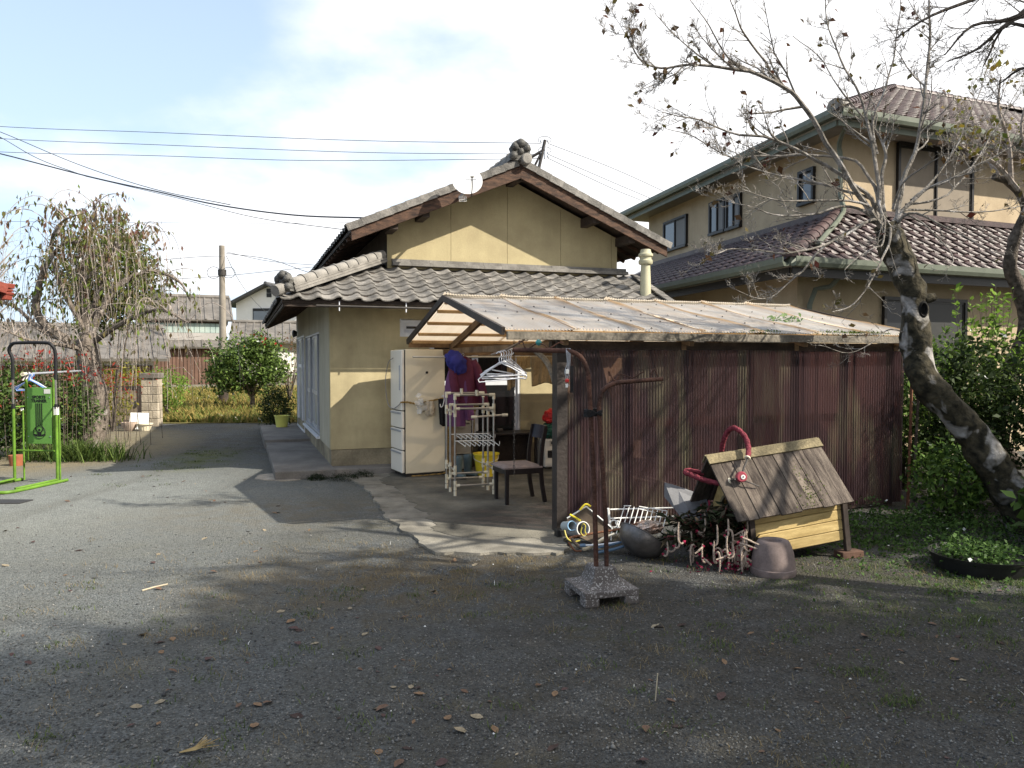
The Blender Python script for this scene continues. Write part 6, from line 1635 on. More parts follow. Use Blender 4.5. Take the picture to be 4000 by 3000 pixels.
leafmat('dry_grass', [(0.14, 0.10, 0.045), (0.24, 0.18, 0.085), (0.33, 0.26, 0.14)], .3, .8, .1)
leafmat('green_grass', [(0.03, 0.06, 0.012), (0.07, 0.11, 0.025), (0.13, 0.16, 0.05)], .35, .6, .2)
P = []
for k in range(420):                                # dry tufts
    if k < 170: cx_, cy_ = rng.normal(-.7, 1.0), rng.normal(5.6, .6)
    else: cx_, cy_ = rng.uniform(-3.8, 3.4), rng.uniform(2.6, 7.0)
    m_ = int(rng.gamma(1.2, 12)) + 3; P.append(np.stack([rng.normal(cx_, .07, m_), rng.normal(cy_, .05, m_), np.zeros(m_)], 1))
V, F, r_ = blades(np.concatenate(P), .028, 1.5, .0013); o = obj('dry_grass', mesh_np('dry_grass', V, F, r_), 'dry_grass'); tag(o, 'thin dry grass tufts on the gravel', kind='stuff')
P = []
for k in range(520):
    z_ = rng.random()
    if z_ < .35: cx_, cy_ = rng.uniform(-4, 3.6), rng.uniform(2.6, 5.5)
    elif z_ < .85: cx_, cy_ = rng.normal(3.0, 1.1), rng.normal(5.2, .7)
    else: cx_, cy_ = rng.normal(-5.1, .4), rng.normal(12.4, 1.2)
    m_ = int(rng.gamma(1.3, 14)) + 3; P.append(np.stack([rng.normal(cx_, .06, m_), rng.normal(cy_, .05, m_), np.zeros(m_)], 1))
V, F, r_ = blades(np.concatenate(P), .024, 1.3, .0026); o = obj('weed_tufts', mesh_np('weed_tufts', V, F, r_), 'green_grass'); tag(o, 'small green weeds sprouting from the gravel', kind='stuff')

# ------------------------------------------------------------------ left side: weeping tree, hedge, lilies
wb = gp(347, 1752)
wp = thing('weeping_tree', 'weeping cherry with drooping bare twigs and some yellow leaves beside the drive', 'tree', wb)
rrW = random.Random(31)
YW_ = wb.y
def wrel(pts, y1=None): return [Vector(p) - wb for p in pix_line(pts, YW_, y1 or YW_)]
b = MB()
tl = smooth_line(wrel([(350, 1765), (362, 1650), (372, 1560), (355, 1470), (345, 1380), (340, 1300)]), 4); b.tube(tl, [.26 - .10 * i / len(tl) for i in range(len(tl))], 12)
b.v = [tuple(Vector(v) + Vector((mnoise.noise(Vector(v) * 4), mnoise.noise(Vector(v) * 4 + Vector((4, 0, 0))), 0)) * .05) for v in b.v]
b.build('trunk', 'bark_cherry', wp, smooth=True)
limbs = [([(345, 1380), (160, 1250), (150, 1130), (190, 1020), (250, 955), (310, 945)], 13.6, .09), ([(340, 1300), (330, 1120), (335, 960), (350, 880), (375, 870), (370, 800)], 14.4, .08), ([(345, 1330), (430, 1150), (520, 1080), (600, 1060), (700, 1100), (745, 1180)], 14.6, .07), ([(342, 1320), (400, 1080), (470, 960), (560, 930)], 15.2, .06), ([(342, 1310), (240, 1120), (200, 960), (240, 870), (300, 840)], 13.2, .05), ([(345, 1350), (480, 1260), (620, 1210), (735, 1260)], 13.3, .06), ([(345, 1350), (180, 1300), (60, 1200), (-30, 1180)], 13.8, .06), ([(345, 1340), (300, 1150), (420, 1010), (480, 900), (440, 830)], 14.0, .05), ([(345, 1370), (250, 1350), (120, 1330), (40, 1300)], 12.9, .05)]
bl = MB(); bw_ = MB(); LP = []; LPr = []
for pts, y1, r0 in limbs:
    ln = smooth_line(wrel(pts, y1), 5); n = len(ln); bl.tube(ln, [r0 * (1 - .85 * i / n) for i in range(n)], 7, cap=False)
    for k in range(20):                              # arching shoots that turn down
        i = rrW.randint(n // 4, n - 1); q = ln[i]; a = rrW.uniform(0, 6.28); out = Vector((math.cos(a), math.sin(a) * .8, 0)); rise = rrW.uniform(.05, .35); rch = rrW.uniform(.25, 1.05); drop = rrW.uniform(.5, 2.0)
        zt_ = q.z + rise; zb_ = max(.75, zt_ - drop)
        arc = smooth_line([q, q + out * rch * .4 + Vector((0, 0, rise)), q + out * rch * .8 + Vector((0, 0, rise * .6)), Vector((q.x + out.x * rch, q.y + out.y * rch, zt_ - (zt_ - zb_) * .35)), Vector((q.x + out.x * rch * 1.08 + rrW.uniform(-.08, .08), q.y + out.y * rch * 1.08, zb_))], 3)
        bw_.tube(arc, [.0085 - .006 * j / len(arc) for j in range(len(arc))], 3, cap=False)
        if zt_ > 2.5:
            for _ in range(int(rrW.uniform(4, 26) * min(1, (zt_ - 2.2) / 1.5))): f = rrW.random(); i_ = int(f * (len(arc) - 1)); LP.append(arc[i_] + Vector((rrW.gauss(0, .06), rrW.gauss(0, .06), rrW.gauss(0, .05)))); LPr.append(rrW.choice((.05, .15, .3, .45)) if zt_ < 3.9 else rrW.choice((.3, .6, .85)))
        for m_ in range(2):                          # hanging strands off each shoot
            j = rrW.randint(2, len(arc) - 2); q2 = arc[j]; dl = rrW.uniform(.3, 1.2); o2 = Vector((rrW.gauss(0, .12), rrW.gauss(0, .12), 0)); zb2 = max(.7, q2.z - dl)
            st_ = [q2, q2 + o2 + Vector((0, 0, .03)), Vector((q2.x + o2.x * 1.8, q2.y + o2.y * 1.8, q2.z - (q2.z - zb2) * .5)), Vector((q2.x + o2.x * 2.1 + rrW.gauss(0, .05), q2.y + o2.y * 2.1, zb2))]
            bw_.tube(st_, [.004, .0036, .003, .002], 3, cap=False)
            if rrW.random() < .5 and q2.z > 1.9:
                hz_ = min(1, max(0, (q2.z - 1.9) / 2.6))
                for _ in range(rrW.randint(0, 5 + int(9 * hz_))): f = rrW.random(); LP.append(st_[1].lerp(st_[3], f)); LPr.append(.25 + .5 * rrW.random() if q2.z < 3.9 else rrW.uniform(.6, 1))
bl.build('limbs', 'bark_cherry', wp, smooth=True); bw_.build('hanging_twigs', 'bark_twig', wp)
leafmat('leaf_cherry', [(0.15, 0.22, 0.04), (0.30, 0.33, 0.07), (0.42, 0.33, 0.07), (0.30, 0.15, 0.06), (0.18, 0.08, 0.07)], .5)
leaves('leaves', np.array(LP), .11, 'leaf_cherry', wp, rnd=np.array(LPr), up=.0, width=.42, dirs=np.tile([0, 0, -1.0], (len(LP), 1)))
# green tree behind it
q = ad(430, 1100, 17.5); shrub('dense_tree', (q.x, q.y, 0), (1.1, 1.0, 1.3), 6000, .13, leafmat('leaf_olive', [(0.03, 0.05, 0.012), (0.07, 0.10, 0.02), (0.14, 0.16, 0.035)], .3), 'dense olive-green tree behind the weeping cherry', 8, cz=Zp(1090, 17.5), cat='tree', stems=5)
# bare tree at the left edge
b = MB(); lb = thing('bare_tree', 'bare thin-twigged tree at the edge of the weeping cherry', 'tree', (X(-130, 15.5), 15.5, 0)); tipsL = []; rrL = random.Random(3)
b.tube([(0, 0, 0), (.05, 0, 1.5), (0, .1, 3.0)], [.12, .1, .07], 8)
for k in range(11):
    a = rrL.uniform(-.9, .9); ln = smooth_line([(0, .05, 1.5 + k * .14), (.4 * math.cos(a), .4 * math.sin(a), 2.2 + k * .14), (.85 * math.cos(a), .8 * math.sin(a), 2.7 + k * .15)], 4); b.tube(ln, [.03 - .022 * i / len(ln) for i in range(len(ln))], 5, cap=False); grow(b, tipsL, ln, .014, .005, 8, 0, rrL, .8, .5, .3, 2, 4, 4, .1)
b.build('branches', 'bark_twig', lb)
# camellia hedge with red leaves
leafmat('leaf_camellia', [(0.012, 0.03, 0.008), (0.025, 0.06, 0.012), (0.06, 0.12, 0.025), (0.13, 0.20, 0.05)], .25, .42, .4)
leafmat('leaf_red', [(0.30, 0.015, 0.015), (0.45, 0.04, 0.03), (0.25, 0.05, 0.03)], .35)
for i, (px, py, Y, rad, n, lab) in enumerate(((60, 1660, 12.9, (.75, .6, .78), 3400, 'glossy camellia hedge bush behind the green exercise frame'), (235, 1650, 13.3, (.62, .5, .76), 2800, 'glossy camellia bush at the foot of the weeping cherry'), (-130, 1660, 12.6, (.8, .6, .85), 2400, 'camellia hedge bush at the end of the row by the outhouse'))):
    shrub('camellia_bush', (X(px, Y), Y, 0), rad, n, .085, 'leaf_camellia', lab, 50 + i, stems=8, lump=.2, width=.52)
P = np.concatenate([np.stack([rng.normal(X(px, Y), sx, m_), rng.normal(Y, .25, m_), rng.normal(z, .10, m_)], 1) for px, Y, sx, z, m_ in ((150, 12.8, .35, 1.60, 130), (290, 12.9, .25, 1.35, 90), (420, 14.5, .35, 1.25, 120), (60, 12.4, .4, 1.1, 40), (480, 15.5, .3, 1.0, 60))])
nd = thing('nandina', 'nandina with red leaves growing through the camellia hedge', 'shrub', (X(290, 12.9), 12.9, 0)); 
b = MB()
for p_ in P[::6]: b.tube([(p_[0] - nd.location.x + rng.normal(0, .08), p_[1] - 12.9, .0), (p_[0] - nd.location.x, p_[1] - 12.9, p_[2])], [.006, .003], 4)
b.build('stems', 'bark_brown', nd); leaves('foliage', P - np.array(nd.location), .07, 'leaf_red', nd, up=.2, width=.4)
# strap-leaved clump
lc = thing('lily_clump', 'clump of arching strap leaves spilling onto the drive edge', 'plant', gp(290, 1800)); Pq = np.stack([rng.normal(0, .42, 900), rng.normal(.12, .16, 900), np.zeros(900)], 1); V, F, r_ = blades(Pq, .30, 1.0, .009); obj('leaves', mesh_np('leaves', V, F, r_), leafmat('leaf_lily', [(0.02, 0.045, 0.01), (0.05, 0.09, 0.02), (0.12, 0.17, 0.04)], .3), lc)
# yellow-green bushes by the gate pillar
leafmat('leaf_golden', [(0.09, 0.13, 0.015), (0.18, 0.21, 0.025), (0.30, 0.26, 0.03)], .45)
for i, (px, Y, cz, rad, n, lab) in enumerate(((500, 20.6, .95, (.9, .6, .55), 1700, 'yellow-green bush rising behind the gate wall'), (650, 21.2, .85, (.55, .5, .6), 1300, 'fresh green bush beside the block gate pillar'), (430, 18.0, .55, (.5, .4, .45), 700, 'small yellowing bush in front of the plank gate'))):
    shrub('garden_bush', (X(px, Y), Y, 0), rad, n, .085, 'leaf_golden' if i != 1 else 'leaf_bright', lab, 60 + i, cz=cz)
# round camellia by the pole
rs = thing('round_shrub', 'round dense camellia tree with dark trunk standing on the grass', 'shrub', gp(985, 1598)); rq = rs.location
b = MB(); b.tube([(0, 0, 0), (.02, 0, .35), (-.05, .05, .8)], [.09, .08, .05], 8)
for k in range(7): a = k * .9; b.tube([(0, 0, .4), (.4 * math.cos(a), .4 * math.sin(a), .9), (.8 * math.cos(a), .8 * math.sin(a), 1.5)], [.04, .03, .012], 5)
b.build('trunk', 'bark_brown', rs, smooth=True)
P = np.concatenate([blob_points(4600, (-.18, 0, 1.42), (1.32, 1.1, 1.0), .4, .38, 4), blob_points(1200, (.3, -.1, 2.0), (.72, .6, .55), .45, .25, 5), blob_points(1500, (-.8, -.1, 1.2), (.75, .6, .65), .45, .25, 6), blob_points(900, (.75, -.2, 1.3), (.55, .5, .5), .45, .25, 7)]); leaves('foliage', P, .125, leafmat('leaf_round', [(0.02, 0.045, 0.012), (0.05, 0.10, 0.022), (0.10, 0.17, 0.04), (0.17, 0.25, 0.06)], .3, .45, .35), rs, rnd=None, width=.55)
P = np.stack([rng.normal(.45, .35, 45), rng.normal(-.3, .3, 45), rng.normal(2.35, .15, 45)], 1); leaves('red_blossom', P, .09, 'leaf_red', rs, width=.7)
# dark bush at the house end, thin red-leaved shrub behind
shrub('dark_bush', H(-.42, 7.7, .0), (.40, .42, .52), 4200, .05, 'leaf_dark', 'dark clipped bush at the far end of the house wall', 70)
shrub('thin_shrub', (X(1130, 30), 30, 0), (.9, .6, 1.2), 420, .12, leafmat('leaf_rust', [(0.12, 0.05, 0.03), (0.2, 0.09, 0.04), (0.1, 0.1, 0.04)], .4), 'thin rusty-leaved shrub before the cottage', 71, stems=16, cz=1.7)
# field grass
P = np.stack([rng.uniform(-24, -1, 26000), 19.8 + rng.random(26000) ** 1.6 * 24, np.full(26000, .02)], 1)
V, F, r_ = blades(P, .20, .9, .030); o = obj('field_grass', mesh_np('field_grass', V, F, r_), leafmat('leaf_field', [(0.08, 0.12, 0.025), (0.19, 0.20, 0.045), (0.40, 0.34, 0.09), (0.32, 0.23, 0.08)], .4, .7, .1)); tag(o, 'yellowing grass and weeds across the field', kind='stuff')
# moss cushions by the walk corner
for i, (px, py, rad, lab) in enumerate(((1236, 1874, (.13, .10, .07), 'small dark moss cushion at the corner of the concrete walk'), (1345, 1876, (.22, .14, .09), 'broad dark moss cushion against the plinth'), (1418, 1868, (.16, .10, .09), 'dark moss cushion between plinth and refrigerator'))):
    q = gp(px, py); P = blob_points(1500, (0, 0, .01), rad, .6, .3, i); P = P[P[:, 2] > 0]; o = leaves('moss_cushion', P, .022, leafmat('leaf_mossdark', [(0.008, 0.016, 0.006), (0.02, 0.035, 0.012)], .1), up=.5, width=.3); o.location = q; tag(o, lab, 'moss')

# ================================================================== YARD OBJECTS
mat('rust', (0.14, 0.055, 0.03), .85, .35, 8, .4, 60, col2=(0.20, 0.09, 0.05), fine=.2)
mat('rust_pipe', (0.050, 0.022, 0.016), .8, .4, 7, .5, 50, col2=(0.105, 0.048, 0.032), fine=.25)
def granite():
    m, nt, b = _new('speckled_concrete'); n = nt.nodes.new; l = nt.links.new
    tcn = n('ShaderNodeTexCoord'); v = n('ShaderNodeTexVoronoi'); v.inputs['Scale'].default_value = 130; l(tcn.outputs['Object'], v.inputs['Vector'])
    s_ = n('ShaderNodeSeparateColor'); l(v.outputs['Color'], s_.inputs[0]); r = n('ShaderNodeMapRange'); r.inputs['From Min'].default_value = .80; r.inputs['From Max'].default_value = .9; l(s_.outputs[0], r.inputs['Value'])
    no = n('ShaderNodeTexNoise'); no.inputs['Scale'].default_value = 9; no.inputs['Detail'].default_value = 5; l(tcn.outputs['Object'], no.inputs['Vector'])
    mx0 = n('ShaderNodeMixRGB'); l(no.outputs[0], mx0.inputs[0]); mx0.inputs[1].default_value = (.05, .045, .042, 1); mx0.inputs[2].default_value = (.15, .13, .12, 1)
    mx1 = n('ShaderNodeMixRGB'); l(r.outputs[0], mx1.inputs[0]); l(mx0.outputs[0], mx1.inputs[1]); mx1.inputs[2].default_value = (.33, .315, .305, 1); l(mx1.outputs[0], b.inputs['Base Color'])
    b.inputs['Roughness'].default_value = .85; bp = n('ShaderNodeBump'); bp.inputs['Strength'].default_value = .5; bp.inputs['Distance'].default_value = .006; l(v.outputs['Distance'], bp.inputs['Height']); l(bp.outputs[0], b.inputs['Normal'])
    MATS['speckled_concrete'] = m
granite()
# ------------------------------------------------------------------ clothes-pole stand
c0 = gp(2286, 2378); c1 = gp(2498, 2357); sa = math.atan2(c1.y - c0.y, c1.x - c0.x); S = .385
std = thing('clothes_pole_stand', 'speckled concrete base with two rusty bent pipes for laundry poles', 'pole stand', c0, sa)
b = MB()
# slab with an opening cut under each side, then a tapered block
for (x0, x1, y0, y1) in ((0, .10, 0, .10), (S - .10, S, 0, .10), (0, .10, S - .10, S), (S - .10, S, S - .10, S)): b.box(x0, x1, y0, y1, 0, .055)
b.box(0, S, 0, S, .055, .095)
rings = [(0.0, .095), (.035, .098), (.085, .125), (.105, .175), (.115, .215), (.125, .225)]
vs = []; fs = []
for i, (ins, z) in enumerate(rings):
    vs += [(ins, ins, z + .0005), (S - ins, ins, z + .0005), (S - ins, S - ins, z + .0005), (ins, S - ins, z + .0005)]
for i in range(len(rings) - 1): fs += [(i * 4 + k, i * 4 + (k + 1) % 4, (i + 1) * 4 + (k + 1) % 4, (i + 1) * 4 + k) for k in range(4)]
fs.append(tuple(len(vs) - 4 + k for k in range(4))); b.add(vs, fs)
b.build('base', 'speckled_concrete', std, bevel=.006)
Mi = (Matrix.Translation(c0) @ Matrix.Rotation(sa, 4, 'Z')).inverted()
Yp = c0.y + .20
def sp(px, py, dY=0.0): return Mi @ ad(px, py, Yp + dY)
def stand_pipe(pts, r): 
    ln = smooth_line(pts, 6); return MB().tube(ln, r, 12).build('pipe', 'rust_pipe', std, smooth=True)
b0 = sp(2330, 2262); b1 = sp(2370, 2258)
stand_pipe([b0 - Vector((0, 0, .0)), sp(2322, 1950), sp(2308, 1650), sp(2300, 1500), sp(2292, 1440), sp(2268, 1395), sp(2230, 1374), sp(2180, 1370, .05), sp(2005, 1367, .16)], .0165)
stand_pipe([b1, sp(2366, 2050), sp(2352, 1800), sp(2342, 1640), sp(2341, 1570), sp(2356, 1525), sp(2395, 1500), sp(2440, 1492), sp(2588, 1480, .06)], .0155)
MB().tube([b0, b0 + Vector((0, 0, .03))], .026, 12).build('sleeve', 'speckled_concrete', std); MB().tube([b1, b1 + Vector((0, 0, .03))], .026, 12).build('sleeve', 'speckled_concrete', std)
b = MB(); q0, q1 = sp(2308, 1615, -.03), sp(2342, 1613, -.03)
for k in range(6):
    z = (k - 2.5) * .008; loop = [q0 + Vector((-.02, .0, z)), q0 + Vector((.0, -.0, z)), q1 + Vector((0, 0, -z * .6)), q1 + Vector((.02, .01, -z * .6)), q1 + Vector((.02, .06, z)), q0 + Vector((-.02, .06, z)), q0 + Vector((-.02, 0, z))]
    b.tube(smooth_line(loop, 3), .0055, 5)
b.build('binding', 'cloth_black', std)
def hookwire(pts, dY): MB().tube(smooth_line([sp(x, y, dY) for x, y in pts], 5), .0045, 6).build('hook_wire', 'rust_pipe', std, smooth=True)
hookwire([(2380, 1468), (2378, 1450), (2392, 1478), (2405, 1486), (2418, 1466), (2428, 1462), (2470, 1476), (2505, 1456), (2516, 1454)], .03)
hookwire([(2540, 1480), (2545, 1455), (2556, 1444), (2566, 1462), (2570, 1482)], .05)
hookwire([(2030, 1345), (2028, 1332), (2042, 1336), (2050, 1356), (2064, 1362), (2090, 1345), (2110, 1342)], .12)
hookwire([(2110, 1342), (2130, 1350), (2145, 1360), (2185, 1338), (2200, 1340)], .08)
MB().lathe([(.001, -.022), (.015, -.017), (.023, 0), (.015, .017), (.001, .022)], 12, Matrix.Translation(sp(2104, 1338, .12))).build('glass_float', mat('teal', (0.05, 0.25, 0.24), .25, .2), std, smooth=True)
ky = thing('cord_bundle', 'bundle of grey cords with pegs and keys hung on the rusty pipe', 'cords', ad(2218, 1545, Yp + .02)); kq = ky.location
b = MB()
for k in range(5):
    dx_ = -.012 + .007 * k; L_ = .10 + .03 * (k % 3); zt_ = ad(2218, 1372, Yp).z - kq.z + .018
    b.tube(smooth_line([(dx_, .02, zt_ - .03), (dx_ * .9, 0, zt_), (dx_, -.03, zt_ - .03), (dx_ * .6, -.03, zt_ - L_), (dx_ - .012, -.03, zt_ - L_ - .06), (dx_ + .006, -.03, zt_ - L_ - .09)], 4), .0022, 5)
b.build('cords', 'alu_grey', ky)
MB().box(-.018, .004, -.045, -.028, .145, .175).build('white_peg', 'white_plastic', ky, bevel=.003); MB().lathe([(.001, -.016), (.014, -.008), (.014, .008), (.001, .016)], 10, Matrix.Translation((-.008, -.035, .10))).build('red_bead', 'film_red', ky, smooth=True); MB().box(-.018, -.002, -.042, -.03, .055, .08).build('tag', 'white_plastic', ky); MB().box(.012, .034, -.036, -.03, .02, .20).build('dark_strap', 'cloth_black', ky)

# ------------------------------------------------------------------ kennel
mat('kennel_yellow', (0.44, 0.31, 0.12), .6, .25, 3, .2, 60, col2=(0.56, 0.42, 0.19), stretch=(1, 6, 6), fine=.1); per_object('kennel_yellow', .85, 1.12)
mat('kennel_roof', (0.062, 0.045, 0.038), .85, .45, 4, .5, 60, col2=(0.16, 0.13, 0.105), stretch=(6, 1, 1), fine=.25); per_object('kennel_roof', .7, 1.25)
mat('kennel_ridge', (0.16, 0.13, 0.075), .85, .35, 5, .4, 60, fine=.25); mat('kennel_dark', (0.05, 0.038, 0.032), .8, .3, 6)
kn_ = thing('kennel', 'tilted wooden dog kennel with weathered plank roof and yellow plank walls', 'kennel', Vector((1.910, 6.027, -.02)), rot=(0, -.116, .235))
KL, KW = .86, .62; RY0, RYR, RY1 = -.096, .31, .716; RZ0, RZR = .392, .84; RX0, RX1 = -.153, .88
n_pl = 4
for y in (0, KW - .02):
    for k in range(n_pl): MB().box(.03, KL - .03, y, y + .02, .07 + k * .085, .07 + (k + 1) * .085 - .004).build('wall_plank', 'kennel_yellow', kn_, bevel=.006)
for k in range(4): MB().box(KL - .03, KL - .01, .02, KW - .02, .07 + k * .085, .07 + (k + 1) * .085 - .004).build('end_plank', 'kennel_yellow', kn_, bevel=.005)
MB().prism([(KL - .03, .02, .412), (KL - .03, KW - .02, .412), (KL - .03, KW / 2, RZR - .05)], (.02, 0, 0)).build('end_gable', 'kennel_yellow', kn_)
# front wall with an arched doorway
arch = [(.20 - .0, .07)] + [(KW / 2 - .14 * math.cos(math.pi * k / 10), .36 + .15 * math.sin(math.pi * k / 10)) for k in range(11)] + [(KW - .20, .07)]
arch[0] = (KW / 2 - .14, .07); arch[-1] = (KW / 2 + .14, .07)
outl = [(.02, .07), (.02, .40), (KW / 2, RZR - .06), (KW - .02, .40), (KW - .02, .07)]
poly = [(.01, y, z) for y, z in [outl[0]] + outl[1:3]] + [(.01, y, z) for y, z in arch[6:0:-1]] + [(.01, *arch[0])]
MB().prism(poly, (.02, 0, 0)).build('front_panel', 'kennel_yellow', kn_)
poly = [(.01, y, z) for y, z in outl[2:]] + [(.01, *arch[-1])] + [(.01, y, z) for y, z in arch[-2:5:-1]]
MB().prism(poly, (.02, 0, 0)).build('front_panel', 'kennel_yellow', kn_)
b = MB()
for p0, p1 in zip(arch[:-1], arch[1:]): b.bar((.004, *p0), (.004, *p1), .02, .022, up=(1, 0, 0))
b.build('door_trim', 'kennel_ridge', kn_)
MB().box(.05, KL - .05, .03, KW - .03, .05, .065).build('floor', 'kennel_dark', kn_)
for x in (.0, KL - .02):
    for y in (-.02, KW - .02): MB().box(x - .01, x + .035, y - .005, y + .035, (.021 if x < .1 else (-.019 if y < .1 else -.076)), .40).build('leg', 'kennel_dark', kn_, bevel=.003)
upk = Vector((0, RYR - RY0, RZR - RZ0)).normalized(); lk = Vector((0, RYR - RY0, RZR - RZ0)).length; nzk = UX.cross(upk)
npk = 11; wk = (RX1 - RX0) / npk; rk_ = random.Random(4)
for k in range(npk):
    for sgn in (1, -1):
        up2 = upk if sgn > 0 else Vector((0, -upk.y, upk.z)); e0 = Vector((RX0 + k * wk, RY0 if sgn > 0 else RY1, RZ0)); n2_ = UX.cross(up2); n2_ = n2_ if n2_.z > 0 else -n2_
        j = rk_.uniform(-.004, .004); dl = rk_.uniform(-.006, .010)
        vs = [e0 + UX * x + up2 * s + n2_ * z for z in (j, .016 + j) for s in (-dl, lk) for x in (.002, wk - .003)]
        MB().add(vs, [(0, 2, 3, 1), (4, 5, 7, 6), (0, 1, 5, 4), (2, 6, 7, 3), (0, 4, 6, 2), (1, 3, 7, 5)]).build('roof_plank', 'kennel_roof', kn_)
b = MB(); b.bar((RX0 - .01, RYR - .035, RZR + .000), (RX1 + .01, RYR - .035, RZR + .000), .085, .014, up=nzk); b.bar((RX0 - .01, RYR + .035, RZR + .000), (RX1 + .01, RYR + .035, RZR + .000), .085, .014, up=Vector((0, -nzk.y, nzk.z))); b.build('ridge_board', 'kennel_ridge', kn_)
# moss on the low boards
P = []
for k in range(260):
    x = rng.normal(.55, .07); s = abs(rng.normal(0, .16)) + .02
    if s < lk and RX0 < x < RX1: P.append(Vector((x, RY0, RZ0)) + upk * s + nzk * .018)
o = leaves('moss', np.array(P), .014, 'moss_leaf', kn_, up=1.5, width=.8); o['kind'] = 'stuff'
bq = gp(3345, 2165); o = MB().box(-.10, .11, -.05, .06, 0, .055).build('brick', mat('brick_brown', (0.09, 0.05, 0.035), .9, .3, 8, .3, 60), bevel=.006); o.location = Vector((2.75, 6.23, 0)); o.rotation_euler = (0, 0, R(18)); tag(o, 'brown brick propping the raised end of the kennel', 'brick')

# red padded twin-arm exerciser lying over the kennel roof
mat('foam_red', (0.13, 0.014, 0.025), .8, .25, 30, .8, 55, col2=(0.21, 0.035, 0.05), fine=.25)
eb = ad(2895, 1863, 6.10); ex = thing('arm_exerciser', 'bent arm exerciser with red foam grips and round joint lying on the kennel roof', 'exerciser', eb)
a1 = [Vector(p) - eb for p in pix_line([(2905, 1828), (2918, 1795), (2924, 1755), (2910, 1706), (2871, 1672), (2842, 1687), (2823, 1735), (2816, 1800)], 6.12, 6.62)]
a2 = [Vector(p) - eb for p in pix_line([(2868, 1874), (2857, 1877), (2809, 1887), (2751, 1875), (2703, 1856), (2678, 1846), (2690, 1838), (2745, 1850)], 6.08, 6.42)]
for a_ in (a1, a2):
    ln = smooth_line(a_, 6); b = MB(); rads = [.009 if i < 7 else .022 + .002 * math.sin(i * 2.1) for i in range(len(ln))]; b.tube(ln[7:], rads[7:], 12); b.build('foam_grip', 'foam_red', ex, smooth=True)
    MB().tube([Vector((0, 0, 0))] + ln[:10], .008, 8).build('spring_rod', 'metal_dark', ex, smooth=True); MB().lathe([(.024, -.006), (.026, 0), (.024, .006)], 12, Matrix.Translation(ln[7]) @ (ln[8] - ln[6]).to_track_quat('Z', 'Y').to_matrix().to_4x4()).build('collar', 'cream_plastic', ex)
MB().lathe([(.001, -.028), (.036, -.028), (.043, -.018), (.043, .018), (.036, .028), (.001, .028)], 22, Matrix.Rotation(R(80), 4, 'X')).build('joint', mat('joint_red', (0.30, 0.05, 0.07), .5, .1), ex, smooth=True)
MB().lathe([(.018, 0), (.018, .003), (.001, .003)], 18, Matrix.Translation((.008, -.029, .004)) @ Matrix.Rotation(R(80), 4, 'X')).build('joint_cap', 'white_plastic', ex); MB().lathe([(.006, 0), (.006, .003), (.001, .003)], 8, Matrix.Translation((.008, -.0325, .005)) @ Matrix.Rotation(R(80), 4, 'X')).build('bolt', 'metal_dark', ex)
MB().tube(smooth_line([(.02, -.01, -.03), (.07, -.02, -.045), (.14, -.01, -.075)], 4), .006, 6).build('loose_rod', 'metal_dark', ex)

# ------------------------------------------------------------------ upturned pot, wok, celosia
mat('pot_clay', (0.165, 0.125, 0.115), .8, .25, 5, .05, 80, col2=(0.23, 0.18, 0.165), fine=.06)
pt = thing('flower_pot', 'upturned dusty mauve clay flower pot beside the kennel', 'pot', gp(3020, 2240))
MB().lathe([(.172, .0), (.178, .015), (.176, .05), (.170, .055), (.166, .12), (.152, .185), (.150, .190), (.146, .205), (.128, .248), (.118, .262), (.105, .268), (.068, .266), (.058, .256), (.055, .235), (.03, .23), (.001, .228)], 36, cap0=False, cap1=False).build('body', 'pot_clay', pt, smooth=True); pt.scale = (.94, .94, .96)
MB().lathe([(.022, .2295), (.001, .2296)], 14, cap0=False).build('drain_hole', 'hollow', pt)
mat('wok_steel', (0.13, 0.122, 0.118), .42, .3, 5, .15, 60, metal=.7, col2=(0.22, 0.205, 0.20))
wk_ = thing('wok', 'dull steel wok tipped on its rim in front of the scrap pile', 'wok', gp(2520, 2188))
WM = Matrix.Translation((-.0, .10, .168)) @ Vector((.52, .30, .80)).to_track_quat('Z', 'Y').to_matrix().to_4x4()
prof = [(.20 * math.sin(k * math.pi / 2 / 9), -.165 * math.cos(k * math.pi / 2 / 9)) for k in range(10)]; prof[0] = (.001, -.165)
MB().lathe(prof + [(.208, .002), (.208, .006), (.196, .004)] + [(r_ * .96, z_ * .955) for r_, z_ in prof[::-1][1:]], 36, WM, cap0=False, cap1=False).build('bowl', 'wok_steel', wk_, smooth=True)
MB().tube(smooth_line([WM @ Vector(v) for v in ((.20, -.05, 0), (.235, -.04, .02), (.245, 0, .025), (.235, .04, .02), (.20, .05, 0))], 4), .007, 6).build('handle', 'rust', wk_, smooth=True)
cel = thing('celosia', 'dark celosia plant with drooping pinkish-white spikes and crimson tips', 'plant', gp(2790, 2195)); rrc = random.Random(8)
leafmat('leaf_celosia', [(0.016, 0.03, 0.010), (0.03, 0.05, 0.018), (0.05, 0.075, 0.03), (0.055, 0.04, 0.03)], .2)
b = MB(); P = []; D = []; tops = []
for k in range(44):
    a = rrc.uniform(0, 6.28); r_ = rrc.uniform(.05, .42); h = rrc.uniform(.15, .44) * (1.1 - .4 * r_); e = Vector((math.cos(a) * r_, math.sin(a) * r_ * .7, h)); ln = smooth_line([(rrc.uniform(-.08, .08), rrc.uniform(-.05, .05), 0), e * .5 + Vector((0, 0, .08)), e], 4); b.tube(ln, .005, 4); tops.append(e)
    for j in range(48): f = rrc.uniform(.15, 1); i = min(len(ln) - 2, int(f * (len(ln) - 1))); P.append(ln[i].lerp(ln[i + 1], f * (len(ln) - 1) - i)); a2 = rrc.uniform(0, 6.28); D.append((math.cos(a2), math.sin(a2), .1))
